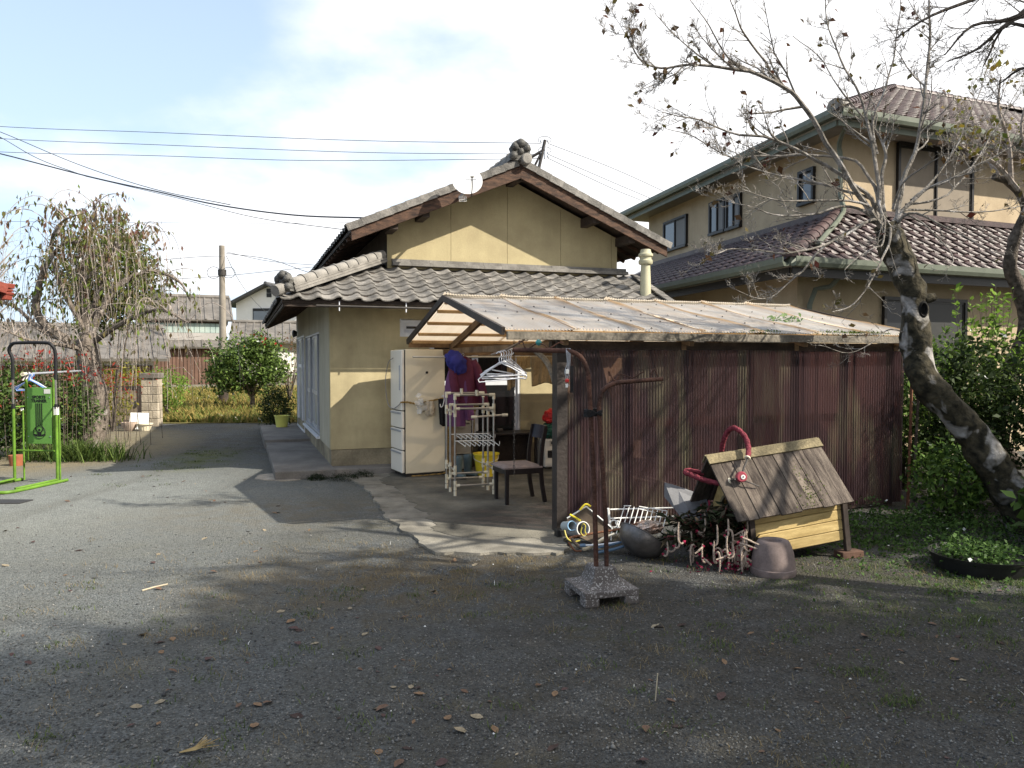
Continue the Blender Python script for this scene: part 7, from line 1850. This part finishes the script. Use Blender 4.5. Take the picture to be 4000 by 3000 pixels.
b.build('stems', mat('stem_red', (0.12, 0.03, 0.03), .7), cel); leaves('foliage', np.array(P), .10, 'leaf_celosia', cel, dirs=np.array(D), width=.26, up=.4)
mat('spike_pale', (0.40, 0.30, 0.24), .9, .3, 60, .8, 180, col2=(0.54, 0.44, 0.36)); mat('spike_crimson', (0.26, 0.01, 0.045), .8, .3, 30, .6, 160)
for k in range(86):
    crim = k >= 78
    if not crim: bx_, by_, bz_ = max(-.42, min(.40, rrc.gauss(.04, .2))), rrc.uniform(-.36, .02), abs(rrc.gauss(.0, .12)) + .03
    else: bx_, by_, bz_ = rrc.uniform(-.3, .3), rrc.uniform(-.1, .2), rrc.uniform(.24, .42)
    if not crim and by_ < -.12: bx_ = min(bx_, .15)
    L_ = rrc.uniform(.08, .17); sx = rrc.choice((-1, 1)) * rrc.uniform(.3, 1.0); kind_ = rrc.random()
    if crim: pts = [(0, 0, 0), (.004, 0, .03), (.0, 0, .065)]
    elif kind_ < .35: pts = [(.05 * sx, 0, .0), (.02 * sx, -.015, -.012), (-.012 * sx, -.018, .01), (-.018 * sx, -.014, L_ * .55), (-.010 * sx, -.012, L_)]        # hook turning up
    elif kind_ < .75: pts = [(0, 0, 0), (.022 * sx, -.015, .016), (.045 * sx, -.02, -.008), (.05 * sx, -.025, -L_ * .55), (.042 * sx, -.02, -L_)]               # drooping
    else: pts = [(-.06 * sx, 0, .02), (0, -.015, .006), (.06 * sx, -.02, -.015), (.11 * sx, -.02, -.03)]                                                         # lying sideways
    ln = smooth_line(pts, 4); n_ = len(ln); zmin = min(p_.z for p_ in ln)
    o = MB().tube(ln, [.0080 * (1 - .5 * abs(i / n_ - .4)) + .0010 * math.sin(i * 2.3) for i in range(n_)], 8).build('flower_spike', 'spike_crimson' if crim else 'spike_pale', cel, smooth=True); o.location = (bx_, by_, max(.012 - zmin, bz_))
    if not crim: MB().tube([ln[0] + Vector((.02 * sx, 0, .008)), ln[0] + Vector((.0, -.002, 0)), ln[1]], [.003, .012, .0095], 6).build('crimson_tip', 'spike_crimson', o, smooth=True)
fl_ = leaves('fallen_florets', np.stack([rng.normal(.12, .2, 170), rng.normal(-.24, .08, 170), np.abs(rng.normal(.02, .03, 170)) + .004], 1), .03, leafmat('leaf_crimson', [(0.10, 0.003, 0.02), (0.18, 0.008, 0.04)], .3), cel, up=.4); fl_['kind'] = 'stuff'

# ------------------------------------------------------------------ scrap pile against the brown wall
mat('sheet_metal', (0.13, 0.13, 0.14), .65, .2, 3, .1, 60, metal=.1, col2=(0.18, 0.18, 0.19)); mat('black_plastic', (0.014, 0.014, 0.014), .5, .2); mat('cardboard', (0.10, 0.075, 0.055), .85, .25, 5)
YS = 6.72
def sq(px, py, dY=0.0): return ad(px, py, YS + dY)
pl_ = [sq(2596, 1885), sq(2640, 1897), sq(2706, 1920), sq(2760, 1948, -.02), sq(2790, 2075, -.25), sq(2752, 2120, -.30), sq(2690, 2060, -.2), sq(2640, 1995, -.1), sq(2594, 1940)]
o = MB().prism([p - pl_[0] for p in pl_], (.004, .012, 0)).build('metal_sheet', 'sheet_metal'); o.location = pl_[0]; tag(o, 'bent grey sheet of metal leaning beside the kennel doorway', 'metal sheet')
bd = thing('folding_board', 'dark board with pale edges and yellow corner grips leaning in the scrap pile', 'board', sq(2260, 2090)); bq = bd.location
pl_ = [sq(2215, 2024) - bq, sq(2290, 1978) - bq, sq(2390, 2062) - bq, sq(2386, 2110) - bq, sq(2330, 2130, -.05) - bq, sq(2220, 2075, -.05) - bq]
MB().prism(pl_, (.0, .018, 0)).build('panel', 'cardboard', bd)
for i0, i1 in ((0, 1), (1, 2), (2, 3)): MB().tube([pl_[i0] + Vector((0, -.004, 0)), pl_[i1] + Vector((0, -.004, 0))], .007, 6).build('edge', 'white_plastic', bd)
MB().tube(smooth_line([sq(2265, 1992, -.03) - bq, sq(2287, 1970, -.03) - bq, sq(2308, 1978, -.03) - bq], 4), .009, 8).build('grip', 'plastic_yellow', bd, smooth=True); MB().tube(smooth_line([sq(2226, 2010, -.06) - bq, sq(2248, 2022, -.06) - bq, sq(2268, 2035, -.08) - bq], 4), .009, 8).build('grip', 'plastic_yellow', bd, smooth=True)
def can(px, py, r, L_, m, lab, rimm, dY=-.12):
    q = sq(px, py, dY); t_ = thing('tin_can', lab, 'can', q); M_ = Matrix.Rotation(R(24), 4, 'Z') @ Matrix.Rotation(R(78), 4, 'X')
    MB().lathe([(r * .92, -L_), (r * .92, 0), (r, 0), (r, -L_), (r * .9, -L_)], 22, M_, cap0=False, cap1=True).build('shell', m, t_, smooth=True); MB().tube([M_ @ Vector((r * math.cos(a), r * math.sin(a), 0)) for a in [i * math.pi / 12 for i in range(25)]], .005, 6, cap=False).build('rim', rimm, t_, smooth=True)
    return t_
can(2234, 2054, .040, .14, 'drawer_blue', 'small tin with light blue rim lying in the scrap pile', mat('blue_rim', (0.25, 0.42, 0.6), .4), -.14); can(2278, 2066, .060, .20, 'alu_grey', 'wide grey plastic pail lying open in the scrap pile', 'white_plastic', -.16)
o = MB().tube(smooth_line([(.0, 0, .02), (.012, -.03, .05), (.03, -.03, .03), (.025, -.03, -.01), (.035, -.03, -.04), (.01, -.03, -.05), (-.01, -.03, -.02), (0, -.03, .02)], 4), .005, 6).build('yellow_hose', mat('hose_yellow', (0.45, 0.38, 0.06), .5)); o.location = sq(2272, 2066, -.22); tag(o, 'twist of yellow hose inside the pail', 'hose')
o = MB().tube(smooth_line([(-.05, 0, .03), (-.03, -.03, -.03), (.02, -.04, -.06), (.08, -.03, -.05)], 4), .007, 6).build('yellow_hose', 'hose_yellow'); o.location = sq(2228, 2085, -.2); tag(o, 'pale yellow hose end curling under the tins', 'hose')
rails = thing('rail_frame', 'white end frame with horizontal rails lying behind the wok', 'frame', sq(2380, 2075, .10)); rq_ = rails.location
MB().bar(sq(2376, 1985, .1) - rq_, sq(2384, 2070, .1) - rq_, .03, .02, up=(1, 0, 0)).build('end_board', 'white_paint', rails, bevel=.003)
for y0, y1 in ((1990, 1983), (2025, 2017)): MB().tube([sq(2384, y0, .09) - rq_, sq(2640, y1, .14) - rq_], .0065, 8).build('rail', 'white_paint', rails, smooth=True)
for px, py, r_ in ((2398, 2046, .032), (2412, 2042, .016)): MB().tube([sq(px, py, .04) - rq_ + Vector((r_ * math.cos(a), 0, r_ * math.sin(a))) for a in [i * math.pi / 10 for i in range(21)]], .006, 6, cap=False).build('ring', 'white_paint', rails, smooth=True)
wr = thing('wire_rack', 'white wire rack of slanting bars standing behind the wok', 'rack', sq(2450, 2100, -.05)); wq = wr.location
for k in range(10): x0 = 2437 + k * 18.5; MB().tube([sq(x0 + 3, 1976 + k * 2.2, .04) - wq, sq(x0 - 30 + k * 1.2, 2085, -.10) - wq], .0042, 5).build('bar', 'white_paint', wr, smooth=True)
for pts in ([(2437, 1976), (2465, 1976)], [(2496, 1978), (2606, 1996)], [(2496, 1988), (2600, 2010)], [(2410, 2060), (2590, 2052)]): MB().tube([sq(x, y, .03) - wq for x, y in pts], .0042, 5).build('cross_wire', 'white_paint', wr, smooth=True)
def stick(pts, r, m, lab, dY=-.2, cat='pipe', name='scrap_pipe', z=None):
    P_ = [sq(x, y, dY + (p[2] if len(p) > 2 else 0)) for p in pts for x, y in [(p[0], p[1])]]; P_ = [Vector((p.x, p.y, max(p.z, r + .002))) for p in P_]
    o = MB().tube([p - P_[0] for p in smooth_line(P_, 3)], r, 8).build(name, m, smooth=True); o.location = P_[0]; return tag(o, lab, cat)
stick([(2226, 2108), (2235, 2098), (2350, 2078), (2412, 2068), (2490, 2045)], .010, 'rust', 'long rusty bent bar across the scrap pile', -.22)
stick([(2232, 2104), (2250, 2125), (2268, 2140)], .014, 'bark_brown', 'dark short branch crossing under the rusty bar', -.28, 'branch', 'scrap_branch')
stick([(2220, 2118), (2245, 2150), (2272, 2182)], .008, 'rust', 'thin rusty rod sticking forward from the scrap pile', -.32)
stick([(2276, 2172), (2300, 2140), (2335, 2118), (2380, 2095)], .015, 'broom_wood', 'pale split branch lying in the scrap pile', -.30, 'branch', 'scrap_branch')
stick([(2270, 2130), (2340, 2128), (2420, 2118)], .008, 'alu_white', 'white stick with blue cap lying in the scrap pile', -.34)
stick([(2265, 2131), (2287, 2130)], .015, mat('cap_blue', (0.10, 0.16, 0.24), .5), 'blue plastic cap on the white stick', -.34, 'cap', 'pipe_cap')
stick([(2330, 2170), (2400, 2145), (2480, 2118)], .012, mat('blue_bar', (0.06, 0.11, 0.17), .4), 'dark blue plastic strip at the front of the scrap pile', -.40)
stick([(2332, 2140), (2420, 2120), (2470, 2108)], .009, 'blue_bar', 'second blue strip behind the first in the scrap pile', -.36)
stick([(2330, 2120), (2360, 2100), (2400, 2085)], .010, 'pole_cream', 'cream pipe stub lying in the scrap pile', -.30)
o = lump('foil_heap', sq(2530, 2090, -.05), (.14, .09, .06), mat('foil', (0.5, 0.48, 0.46), .25, .3, 14, .6, 40, metal=.7, col2=(0.6, 0.4, 0.3)), 'crumpled shiny foil heap between wire rack and celosia', 'foil', 11)
o.location.z = 0.10
o = MB().box(-.05, .10, -.04, .04, 0, .07).build('black_block', 'black_plastic', bevel=.01); o.location = gp(2190, 2095, .022); o.rotation_euler = (0, 0, TH); tag(o, 'black plastic block at the foot of the corner post', 'block')

# ------------------------------------------------------------------ black tub of weeds at the right
tb_ = thing('round_tub', 'wide black plastic tub overgrown with weeds', 'tub', gp(3825, 2225))
MB().lathe([(.001, .0), (.30, 0), (.335, .10), (.35, .13), (.355, .13), (.34, .10), (.31, .09), (.001, .09)], 32, cap0=False, cap1=False).build('shell', 'black_plastic', tb_, smooth=True)
P = blob_points(1500, (0, 0, .12), (.33, .33, .11), .3, .3, 9); P = P[P[:, 2] > .08]; leaves('weeds', P, .035, 'leaf_cover', tb_, up=.8, width=.7)

# ------------------------------------------------------------------ green exercise frame with its board
g0 = gp(58, 1885); g1 = gp(225, 1888); ga = math.atan2(g1.y - g0.y, g1.x - g0.x)
mat('frame_green', (0.10, 0.20, 0.022), .5, .25, 9, spec=.3, fine=.1); mat('board_green', (0.13, 0.30, 0.065), .5, .06, 3); mat('grip_black', (0.012, 0.012, 0.014), .6)
tr = thing('sports_trainer', 'green tubular exercise frame with printed board and black top grip', 'exercise frame', g0, ga)
GW = (g1 - g0).length; zt_ = 1.84
def gt(name, pts, r=.019, m='frame_green', sub=5): return MB().tube(smooth_line(pts, sub) if len(pts) > 2 else pts, r, 10).build(name, m, tr, smooth=True)
for x in (0, GW): gt('upright', [(x, 0, .03), (x, 0, 1.02)]); gt('inner_tube', [(x, 0, 1.02), (x, 0, 1.36)], .015, 'pipe_steel'); MB().tube([(x, 0, .98), (x, 0, 1.04)], .025, 10).build('clamp', 'grip_black', tr)
gt('top_grip', [(0, 0, 1.36), (0, 0, 1.62), (-.03, -.02, 1.74), (.02, -.03, zt_ - .02), (.12, -.03, zt_), (GW - .12, -.03, zt_), (GW - .03, -.03, zt_ - .03), (GW, 0, 1.70), (GW, 0, 1.36)], .022, 'grip_black')
MB().box(GW - .022, GW + .022, -.022, .022, .90, 1.0).build('label_sleeve', 'white_plastic', tr)
gt('base', [(-.02, .16, .02), (-.06, -.2, .02), (-.13, -.72, .02), (-.05, -.82, .02), (.10, -.86, .02), (GW - .15, -.86, .02), (GW - .03, -.80, .02), (GW + .0, -.55, .02), (GW + .02, .16, .02)], .021)
gt('brace', [(0, .0, .05), (-.03, -.25, .04), (-.07, -.5, .03)], .016); gt('brace', [(GW, 0, .05), (GW - .04, -.3, .04), (GW - .10, -.62, .03)], .016)
for x in (.04, GW - .05): gt('rear_stay', [(x, .12, .02), (x, .12, .95)], .012)
XB0, XB1, YBd = .06, .45, .16
for x in (XB0, XB1): gt('board_post', [(x, YBd, .28), (x, YBd, 1.36)], .017)
gt('cross_bar', [(-.0, .05, .42), (XB1 + .08, .05, .42)], .012); gt('cross_bar', [(0, .02, 1.0), (XB0, YBd, 1.0)], .010); gt('cross_bar', [(GW, .02, 1.0), (XB1, YBd, 1.0)], .010)
brd = MB().box(XB0 + .02, XB1 - .02, YBd - .02, YBd + .0, .50, 1.25).build('board', 'board_green', tr, bevel=.003)
def text(body, size, at, m, parent, rot=(R(90), 0, 0), ext=.0015, bold=0.0):
    cu = bpy.data.curves.new('lettering', 'FONT'); cu.body = body; cu.size = size; cu.extrude = ext; cu.align_x = 'CENTER'; cu.offset = bold
    tmp = bpy.data.objects.new('tmp', cu); C.objects.link(tmp); bpy.context.view_layer.update()
    me = bpy.data.meshes.new_from_object(tmp.evaluated_get(bpy.context.evaluated_depsgraph_get())); bpy.data.objects.remove(tmp)
    me.materials.clear(); me.materials.append(MATS[m]); o = bpy.data.objects.new('lettering', me); C.objects.link(o); o.parent = parent; o.location = at; o.rotation_euler = rot; return o
cxb = (XB0 + XB1) / 2; yb = YBd - .0215
text('SPORTS', .055, (cxb, yb, 1.105), 'grip_black', brd, bold=.0016); text('TRAINER', .055, (cxb, yb, 1.055), 'grip_black', brd, bold=.0016)
for k in range(4): MB().box(cxb - .048 + k * .027, cxb - .036 + k * .027, yb - .0015, yb + .0005, .74, 1.04).build('printed_stripe', 'grip_black', brd)
MB().tube([(cxb + .085 * math.cos(a), yb, .655 + .085 * math.sin(a)) for a in [i * math.pi / 16 for i in range(33)]], .004, 4, cap=False).build('emblem_ring', 'grip_black', brd)
e = MB(); e.lathe([(.016, 0), (.016, .002), (.001, .002)], 12, Matrix.Translation((cxb, yb - .001, .685)) @ Matrix.Rotation(R(90), 4, 'X')); e.prism([(cxb - .03, yb - .002, .64), (cxb + .03, yb - .002, .64), (cxb + .022, yb - .002, .60), (cxb - .022, yb - .002, .60)], (0, .002, 0)); e.prism([(cxb - .028, yb - .002, .66), (cxb + .028, yb - .002, .66), (cxb + .03, yb - .002, .64), (cxb - .03, yb - .002, .64)], (0, .002, 0))
for s in (-1, 1): e.bar((cxb + s * .026, yb - .001, .655), (cxb + s * .055, yb - .001, .70), .002, .014, up=(1, 0, 0)); e.bar((cxb + s * .055, yb - .001, .70), (cxb + s * .04, yb - .001, .735), .002, .012, up=(1, 0, 0)); e.prism([(cxb + s * .03, yb - .002, .625), (cxb + s * .085, yb - .002, .635), (cxb + s * .09, yb - .002, .615), (cxb + s * .03, yb - .002, .60)], (0, .002, 0))
e.build('emblem_figure', 'grip_black', brd)
MB().box(XB1 - .12, XB1 - .03, yb - .002, yb, 1.17, 1.23).build('sticker', 'white_plastic', brd)
for x in (XB0 + .04, XB1 - .04):
    for z in (.60, 1.12): MB().lathe([(.008, 0), (.008, .004), (.001, .004)], 8, Matrix.Translation((x, yb, z)) @ Matrix.Rotation(R(90), 4, 'X')).build('bolt', 'alu_grey', brd)
o = MB().prism([(-.30, -.06, 0), (.20, -.05, 0), (.22, .16, 0), (-.25, .18, 0)], (0, 0, .012)).build('rubber_mat', mat('mat_dark', (0.035, 0.035, 0.038), .7)); o.location = gp(20, 1965); tag(o, 'dark rubber mat on the gravel before the green exercise frame', 'mat')
# laundry pole to a white post, with blue hangers
pe0, pe1 = ad(88, 1462, 10.95), ad(460, 1441, 16.3)
o = MB().tube([(0, 0, 0), (pe1 - pe0) * .75], .019, 10).build('long_pole', 'alu_grey', smooth=True); o.location = pe0; tag(o, 'long grey laundry pole from the exercise frame to the white post', 'pole')
MB().tube([(pe1 - pe0) * .75, (pe1 - pe0)], .013, 10).build('thin_end', 'rust', o, smooth=True); MB().tube([(0, 0, 0), (pe1 - pe0).normalized() * .10], .027, 10).build('end_cap', 'cream_plastic', o, smooth=True)
wpq = gp(395, 1706); o = MB().tube([(0, 0, 0), (-.045, 0, ad(385, 1452, wpq.y).z)], .028, 10).build('white_post', 'white_paint', smooth=True); o.location = wpq; tag(o, 'thin white metal post carrying the long laundry pole', 'post')
mat('hanger_blue', (0.16, 0.27, 0.58), .35, .1)
hb = hanger_mesh(.43, .15, .006).mesh('hanger', True); hb.materials.append(MATS['hanger_blue']); hw = hanger_mesh(.43, .14, .006).mesh('hanger', True); hw.materials.append(MATS['hanger_white'])
for k in range(5):
    f = .045 + k * .006; o = bpy.data.objects.new('clothes_hanger', hb if k != 2 else hw); C.objects.link(o); o.location = pe0.lerp(pe1, f) + Vector((0, 0, -.085)); o.rotation_euler = (0, R(2 * k - 4), R(-8 + 8 * k)); tag(o, 'blue clothes hanger on the long grey pole' if k != 2 else 'single white hanger among the blue ones on the long pole', 'hanger', 'hangers on the long grey pole' if k != 2 else None)
# striped pegs hanging at the pole end
for k in range(5):
    q = pe0.lerp(pe1, .012 + k * .011); o = MB().box(-.012, .012, -.01, .01, -.10, .025).build('clothes_peg', 'white_plastic' if k % 2 else 'wood_brown', bevel=.003); o.location = q; o.rotation_euler = (0, R(25), .4); tag(o, 'small peg clipped on the long grey pole', 'peg', 'pegs on the long grey pole')

# ------------------------------------------------------------------ gate pillar, gate and things at its foot
gq = gp(552, 1668); pil = thing('gate_pillar', 'pale stone-block gate pillar with flat dark cap', 'pillar', gq, R(8))
mat('block_stone', (0.34, 0.29, 0.22), .9, .2, 4, .4, 40, col2=(0.42, 0.36, 0.28), fine=.15); per_object('block_stone', .85, 1.12)
PH = 1.18; nb = 6
for k in range(nb):
    z0, z1 = k * PH / nb, (k + 1) * PH / nb - .010; s_ = .26 if k % 2 else .22
    MB().box(.005, s_ - .006, .005, .195, z0, z1).build('block', 'block_stone', pil, bevel=.010); MB().box(s_, .385, .005, .195, z0, z1).build('block', 'block_stone', pil, bevel=.010); MB().box(.005, .385, .20, .385, z0, z1).build('block', 'block_stone', pil, bevel=.010)
MB().box(.015, .375, .015, .375, 0, PH - .01).build('mortar_core', 'concrete', pil)
MB().box(-.03, .42, -.03, .42, PH, PH + .13).build('cap', mat('cap_stone', (0.13, 0.115, 0.10), .9, .25, 5), pil, bevel=.015)
gg = thing('plank_gate', 'low gate of brown vertical planks in a dark frame beside the pillar', 'gate', gp(405, 1655), R(8)); gl = .92
b = MB(); b.box(0, gl, 0, .05, .0, .08); b.box(0, gl, 0, .05, .86, .96); b.box(0, .05, 0, .05, .08, .86); b.box(gl - .10, gl, 0, .05, .08, .86); b.build('frame', 'wood_dark', gg)
for k in range(9): MB().box(.055 + k * .085, .055 + (k + 1) * .085 - .010, .01, .035, .08, .86).build('plank', mat('plank_tan', (0.22, 0.17, 0.115), .85, .25, 4), gg)
MB().box(gl - .16, gl - .11, -.02, .0, .42, .58).build('latch', 'metal_dark', gg, bevel=.005)
wq_ = gp(505, 1683); o = MB().box(-.20, .22, -.012, .012, 0, .40).build('leaning_sheet', 'white_paint', bevel=.02); o.location = wq_ + Vector((.02, .35, .0)); o.rotation_euler = (R(-16), R(2), R(10)); tag(o, 'glossy white panel leaning at the foot of the gate', 'panel')
t_ = thing('stone_basin', 'rounded pinkish stone basin in front of the white panel', 'basin', wq_ + Vector((-.0, .0, 0))); MB().lathe([(.001, .0), (.09, .0), (.15, .07), (.185, .16), (.185, .20), (.165, .20), (.13, .12), (.001, .10)], 22, Matrix.Diagonal((1, .7, 1, 1)), cap0=False, cap1=False).build('bowl', mat('stone_pink', (0.40, 0.31, 0.25), .8, .15, 6), t_, smooth=True)
t_ = thing('planter_bowl', 'low white fluted planter bowl by the gate pillar', 'planter', gp(565, 1682)); 
MB().lathe([(.001, 0), (.11, 0), (.12, .03), (.15, .13), (.18, .14), (.185, .17), (.16, .17), (.001, .12)], 24, cap0=False, cap1=False).build('bowl', 'cream_plastic', t_, smooth=True)
for k in range(16): a = k * math.pi / 8; MB().bar((.118 * math.cos(a), .118 * math.sin(a), .02), (.148 * math.cos(a), .148 * math.sin(a), .125), .012, .012).build('flute', 'cream_plastic', t_)
b = MB(); b.lathe([(.09, 0), (.11, .14), (.11, .16)], 14); o = b.build('clay_pot', mat('terracotta', (0.28, 0.10, 0.05), .85, .2)); o.location = gp(65, 1818); tag(o, 'small terracotta pot half hidden under the camellia hedge', 'pot')

# ------------------------------------------------------------------ stones and oddments on the ground
mat('stone_pale', (0.30, 0.27, 0.23), .9, .25, 8, .5, 50, fine=.15)
def rock(at, rad, m, lab, seed, name='stone'):
    b = MB()
    def fn(s, t_2):
        a = s * 2 * math.pi; ph = t_2 * math.pi; d = Vector((math.sin(ph) * math.cos(a), math.sin(ph) * math.sin(a), -math.cos(ph))); k = 1 + .3 * mnoise.noise(d * 1.8 + Vector((seed, 0, 0))) + .1 * mnoise.noise(d * 5 + Vector((seed, 0, 0))); return Vector((d.x * k * rad[0], d.y * k * rad[1], max(-.2, d.z * k) * rad[2] + .2 * rad[2]))
    o = b.sheet(fn, 20, 12).build(name, m, smooth=True); o.location = at; return tag(o, lab, 'stone')
rock(gp(1206, 1868), (.085, .06, .09), 'stone_pale', 'pale rounded stone at the corner of the concrete walk', 2)
rock(gp(1110, 1812), (.20, .06, .06), 'kawara_dark', 'long dark stone lying beside the concrete walk', 4)
pv = rough_poly([gp(995, 1872), gp(1010, 1857), (gp(1060, 1852)), gp(1170, 1852), gp(1195, 1862), gp(1175, 1876), gp(1100, 1879), gp(1040, 1878)], .03, .05, 6)
o = MB().prism([(p.x - pv[0].x, p.y - pv[0].y, 0) for p in pv], (0, 0, .012)).build('paving_slab', 'stone_pale'); o.location = (pv[0].x, pv[0].y, 0); tag(o, 'flat worn paving slab set in the gravel before the walk', 'slab')
# fallen leaves and sticks
def leafm(seed, col):
    rr_ = random.Random(seed)
    def fn(s, t_2):
        w_ = math.sin(math.pi * min(1, s * 1.02)) ** .8 * .5; y = (t_2 - .5) * 2 * w_; curl = .22 * (abs(y) ** 1.5) + .10 * math.sin(s * 3 + seed) ; return Vector(((s - .5), y * .62, curl * rr_.uniform(.98, 1.02) + .03 * math.sin(s * 9 + seed)))
    me = MB().sheet(fn, 7, 4).mesh('leaf', True); zmin = min(v.co.z for v in me.vertices)
    for v in me.vertices: v.co.z -= zmin
    me.materials.append(mat('dead_leaf_%d' % seed, col, .8, .3, 6)); return me
lms = [leafm(1, (0.115, 0.068, 0.045)), leafm(2, (0.17, 0.105, 0.06)), leafm(3, (0.04, 0.024, 0.02)), leafm(4, (0.23, 0.19, 0.13)), leafm(5, (0.075, 0.042, 0.038))]
kinds = ['curled brown fallen leaf on the gravel', 'tawny fallen leaf on the gravel', 'blackish dried fallen leaf on the gravel', 'pale straw-coloured fallen leaf on the gravel', 'purplish brown fallen leaf on the gravel']
rl = random.Random(77); cnt = 0
fixed = [(800, 2060), (820, 2240), (835, 2238), (1075, 2118), (1210, 2073), (640, 2525), (675, 2498), (815, 2577), (880, 2496), (965, 2592), (490, 2705), (380, 2795), (1600, 2582), (1575, 2580), (1700, 2323), (1580, 2416), (1640, 2410), (1590, 2925), (1480, 2940), (1725, 2985), (1800, 2860), (1750, 2810), (2620, 2740), (3310, 2805), (2650, 2840), (2160, 2925), (2390, 2400), (2440, 2402), (2560, 2450), (2660, 2445), (3520, 2590), (3760, 2660), (2830, 2590), (3190, 2745), (3670, 2550), (2280, 2665), (2510, 2980), (3700, 2965), (45, 2560), (110, 2595), (215, 2445), (370, 2260)]
clx, cly = 2000, 2400
for k in range(240):
    if k < len(fixed): q = gp(*fixed[k])
    else:
        if k % 7 == 0: clx, cly = rl.uniform(20, 3980), 2060 + 900 * rl.random() ** 1.3      # leaves lie in loose drifts
        q = gp(clx + rl.gauss(0, 150 if k % 3 else 500), max(1850, min(2990, cly + rl.gauss(0, 45 if k % 3 else 160))))
        if rl.random() < .2: q = gp(rl.uniform(150, 1300), rl.uniform(1840, 2050))
    h_ = toH(q)
    if h_[0] > .8 and h_[1] > -5.0: continue
    if 1.6 < q.x < 3.1 and 5.6 < q.y < 7.2: continue
    if .4 < q.x < .95 and 4.9 < q.y < 5.6: continue
    ki = rl.choices(range(5), (4, 3, 2, 3, 2))[0]
    o = bpy.data.objects.new('fallen_leaf', lms[ki]); C.objects.link(o); o.location = (q.x, q.y, .002); s_ = .018 + .055 * rl.random() ** 1.6; o.scale = (s_, s_ * rl.uniform(.8, 1.2), s_ * rl.uniform(.4, 1.3)); o.rotation_euler = (rl.gauss(0, .15), rl.gauss(0, .15), rl.uniform(0, 6.28)); tag(o, kinds[ki], 'leaf', 'fallen leaves scattered over the yard, ' + kinds[ki].split(' fallen')[0])
for pts, r_, lab in ((((555, 2310), (655, 2285)), .006, 'straight pale stick lying on the gravel'), (((2560, 2740), (2565, 2640)), .003, 'thin dark stalk standing up from the gravel')):
    a_, c_ = gp(*pts[0]), gp(*pts[1])
    if pts[0][1] - pts[1][1] > 60: c_ = a_ + Vector((.01, 0, .13))
    o = MB().tube([(0, 0, r_), (c_ - a_) * .5 + Vector((0, 0, r_ * 1.5)), (c_ - a_) + Vector((0, 0, r_))], r_, 6).build('stick', 'broom_wood'); o.location = a_; tag(o, lab, 'stick')
dt = thing('dry_root', 'dry pale grass root lying on the gravel', 'root', gp(750, 2945)); b = MB()
for k in range(16): a = rl.uniform(-.3, 1.3); b.tube([(-.05, 0, .006), (0 + .02 * math.cos(a), .02 * math.sin(a), .02), (.12 * math.cos(a) * rl.uniform(.4, 1), .08 * math.sin(a), .02 + rl.random() * .03)], [.003, .002, .001], 4)
b.build('strands', 'straw', dt)
# loose pebbles over the gravel
n = 26000; py = 2080 + 930 * rng.random(n) ** .9; px = rng.uniform(-60, 4060, n); Y = 4800.0 / (py - 1411); Xx = (px - 2000) / 3000 * Y
keepm = np.array([not (h_[0] > .75 and h_[1] > -5.0) for h_ in (toH((x, y, 0)) for x, y in zip(Xx, Y))]); Xx, Y = Xx[keepm], Y[keepm]; n = len(Xx)
oct_ = np.array([(1, 0, 0), (0, 1, 0), (-1, 0, 0), (0, -1, 0), (0, 0, .8), (0, 0, -.4)], float); of = np.array([(0, 1, 4), (1, 2, 4), (2, 3, 4), (3, 0, 4), (1, 0, 5), (2, 1, 5), (3, 2, 5), (0, 3, 5)])
sz = rng.gamma(2.2, .0012, n) + .0014; ang = rng.uniform(0, 6.28, n); jit = rng.uniform(.7, 1.3, (n, 6, 3)); V = oct_[None] * jit * sz[:, None, None]; ca, sa_ = np.cos(ang)[:, None], np.sin(ang)[:, None]
V = np.stack([V[..., 0] * ca - V[..., 1] * sa_, V[..., 0] * sa_ + V[..., 1] * ca, V[..., 2]], -1) + np.stack([Xx, Y, sz * .25], -1)[:, None, :]
F = (of[None] + (np.arange(n) * 6)[:, None, None]).reshape(-1, 3); me = mesh_np('pebbles', V.reshape(-1, 3), F, np.repeat(rng.random(n) ** 1.6, 6)); o = obj('pebbles', me, leafmat('pebble', [(0.05, 0.052, 0.055), (0.10, 0.102, 0.105), (0.14, 0.14, 0.138), (0.24, 0.235, 0.22)], 0.0, .85, .2)); tag(o, 'loose small stones over the gravel yard', kind='stuff')
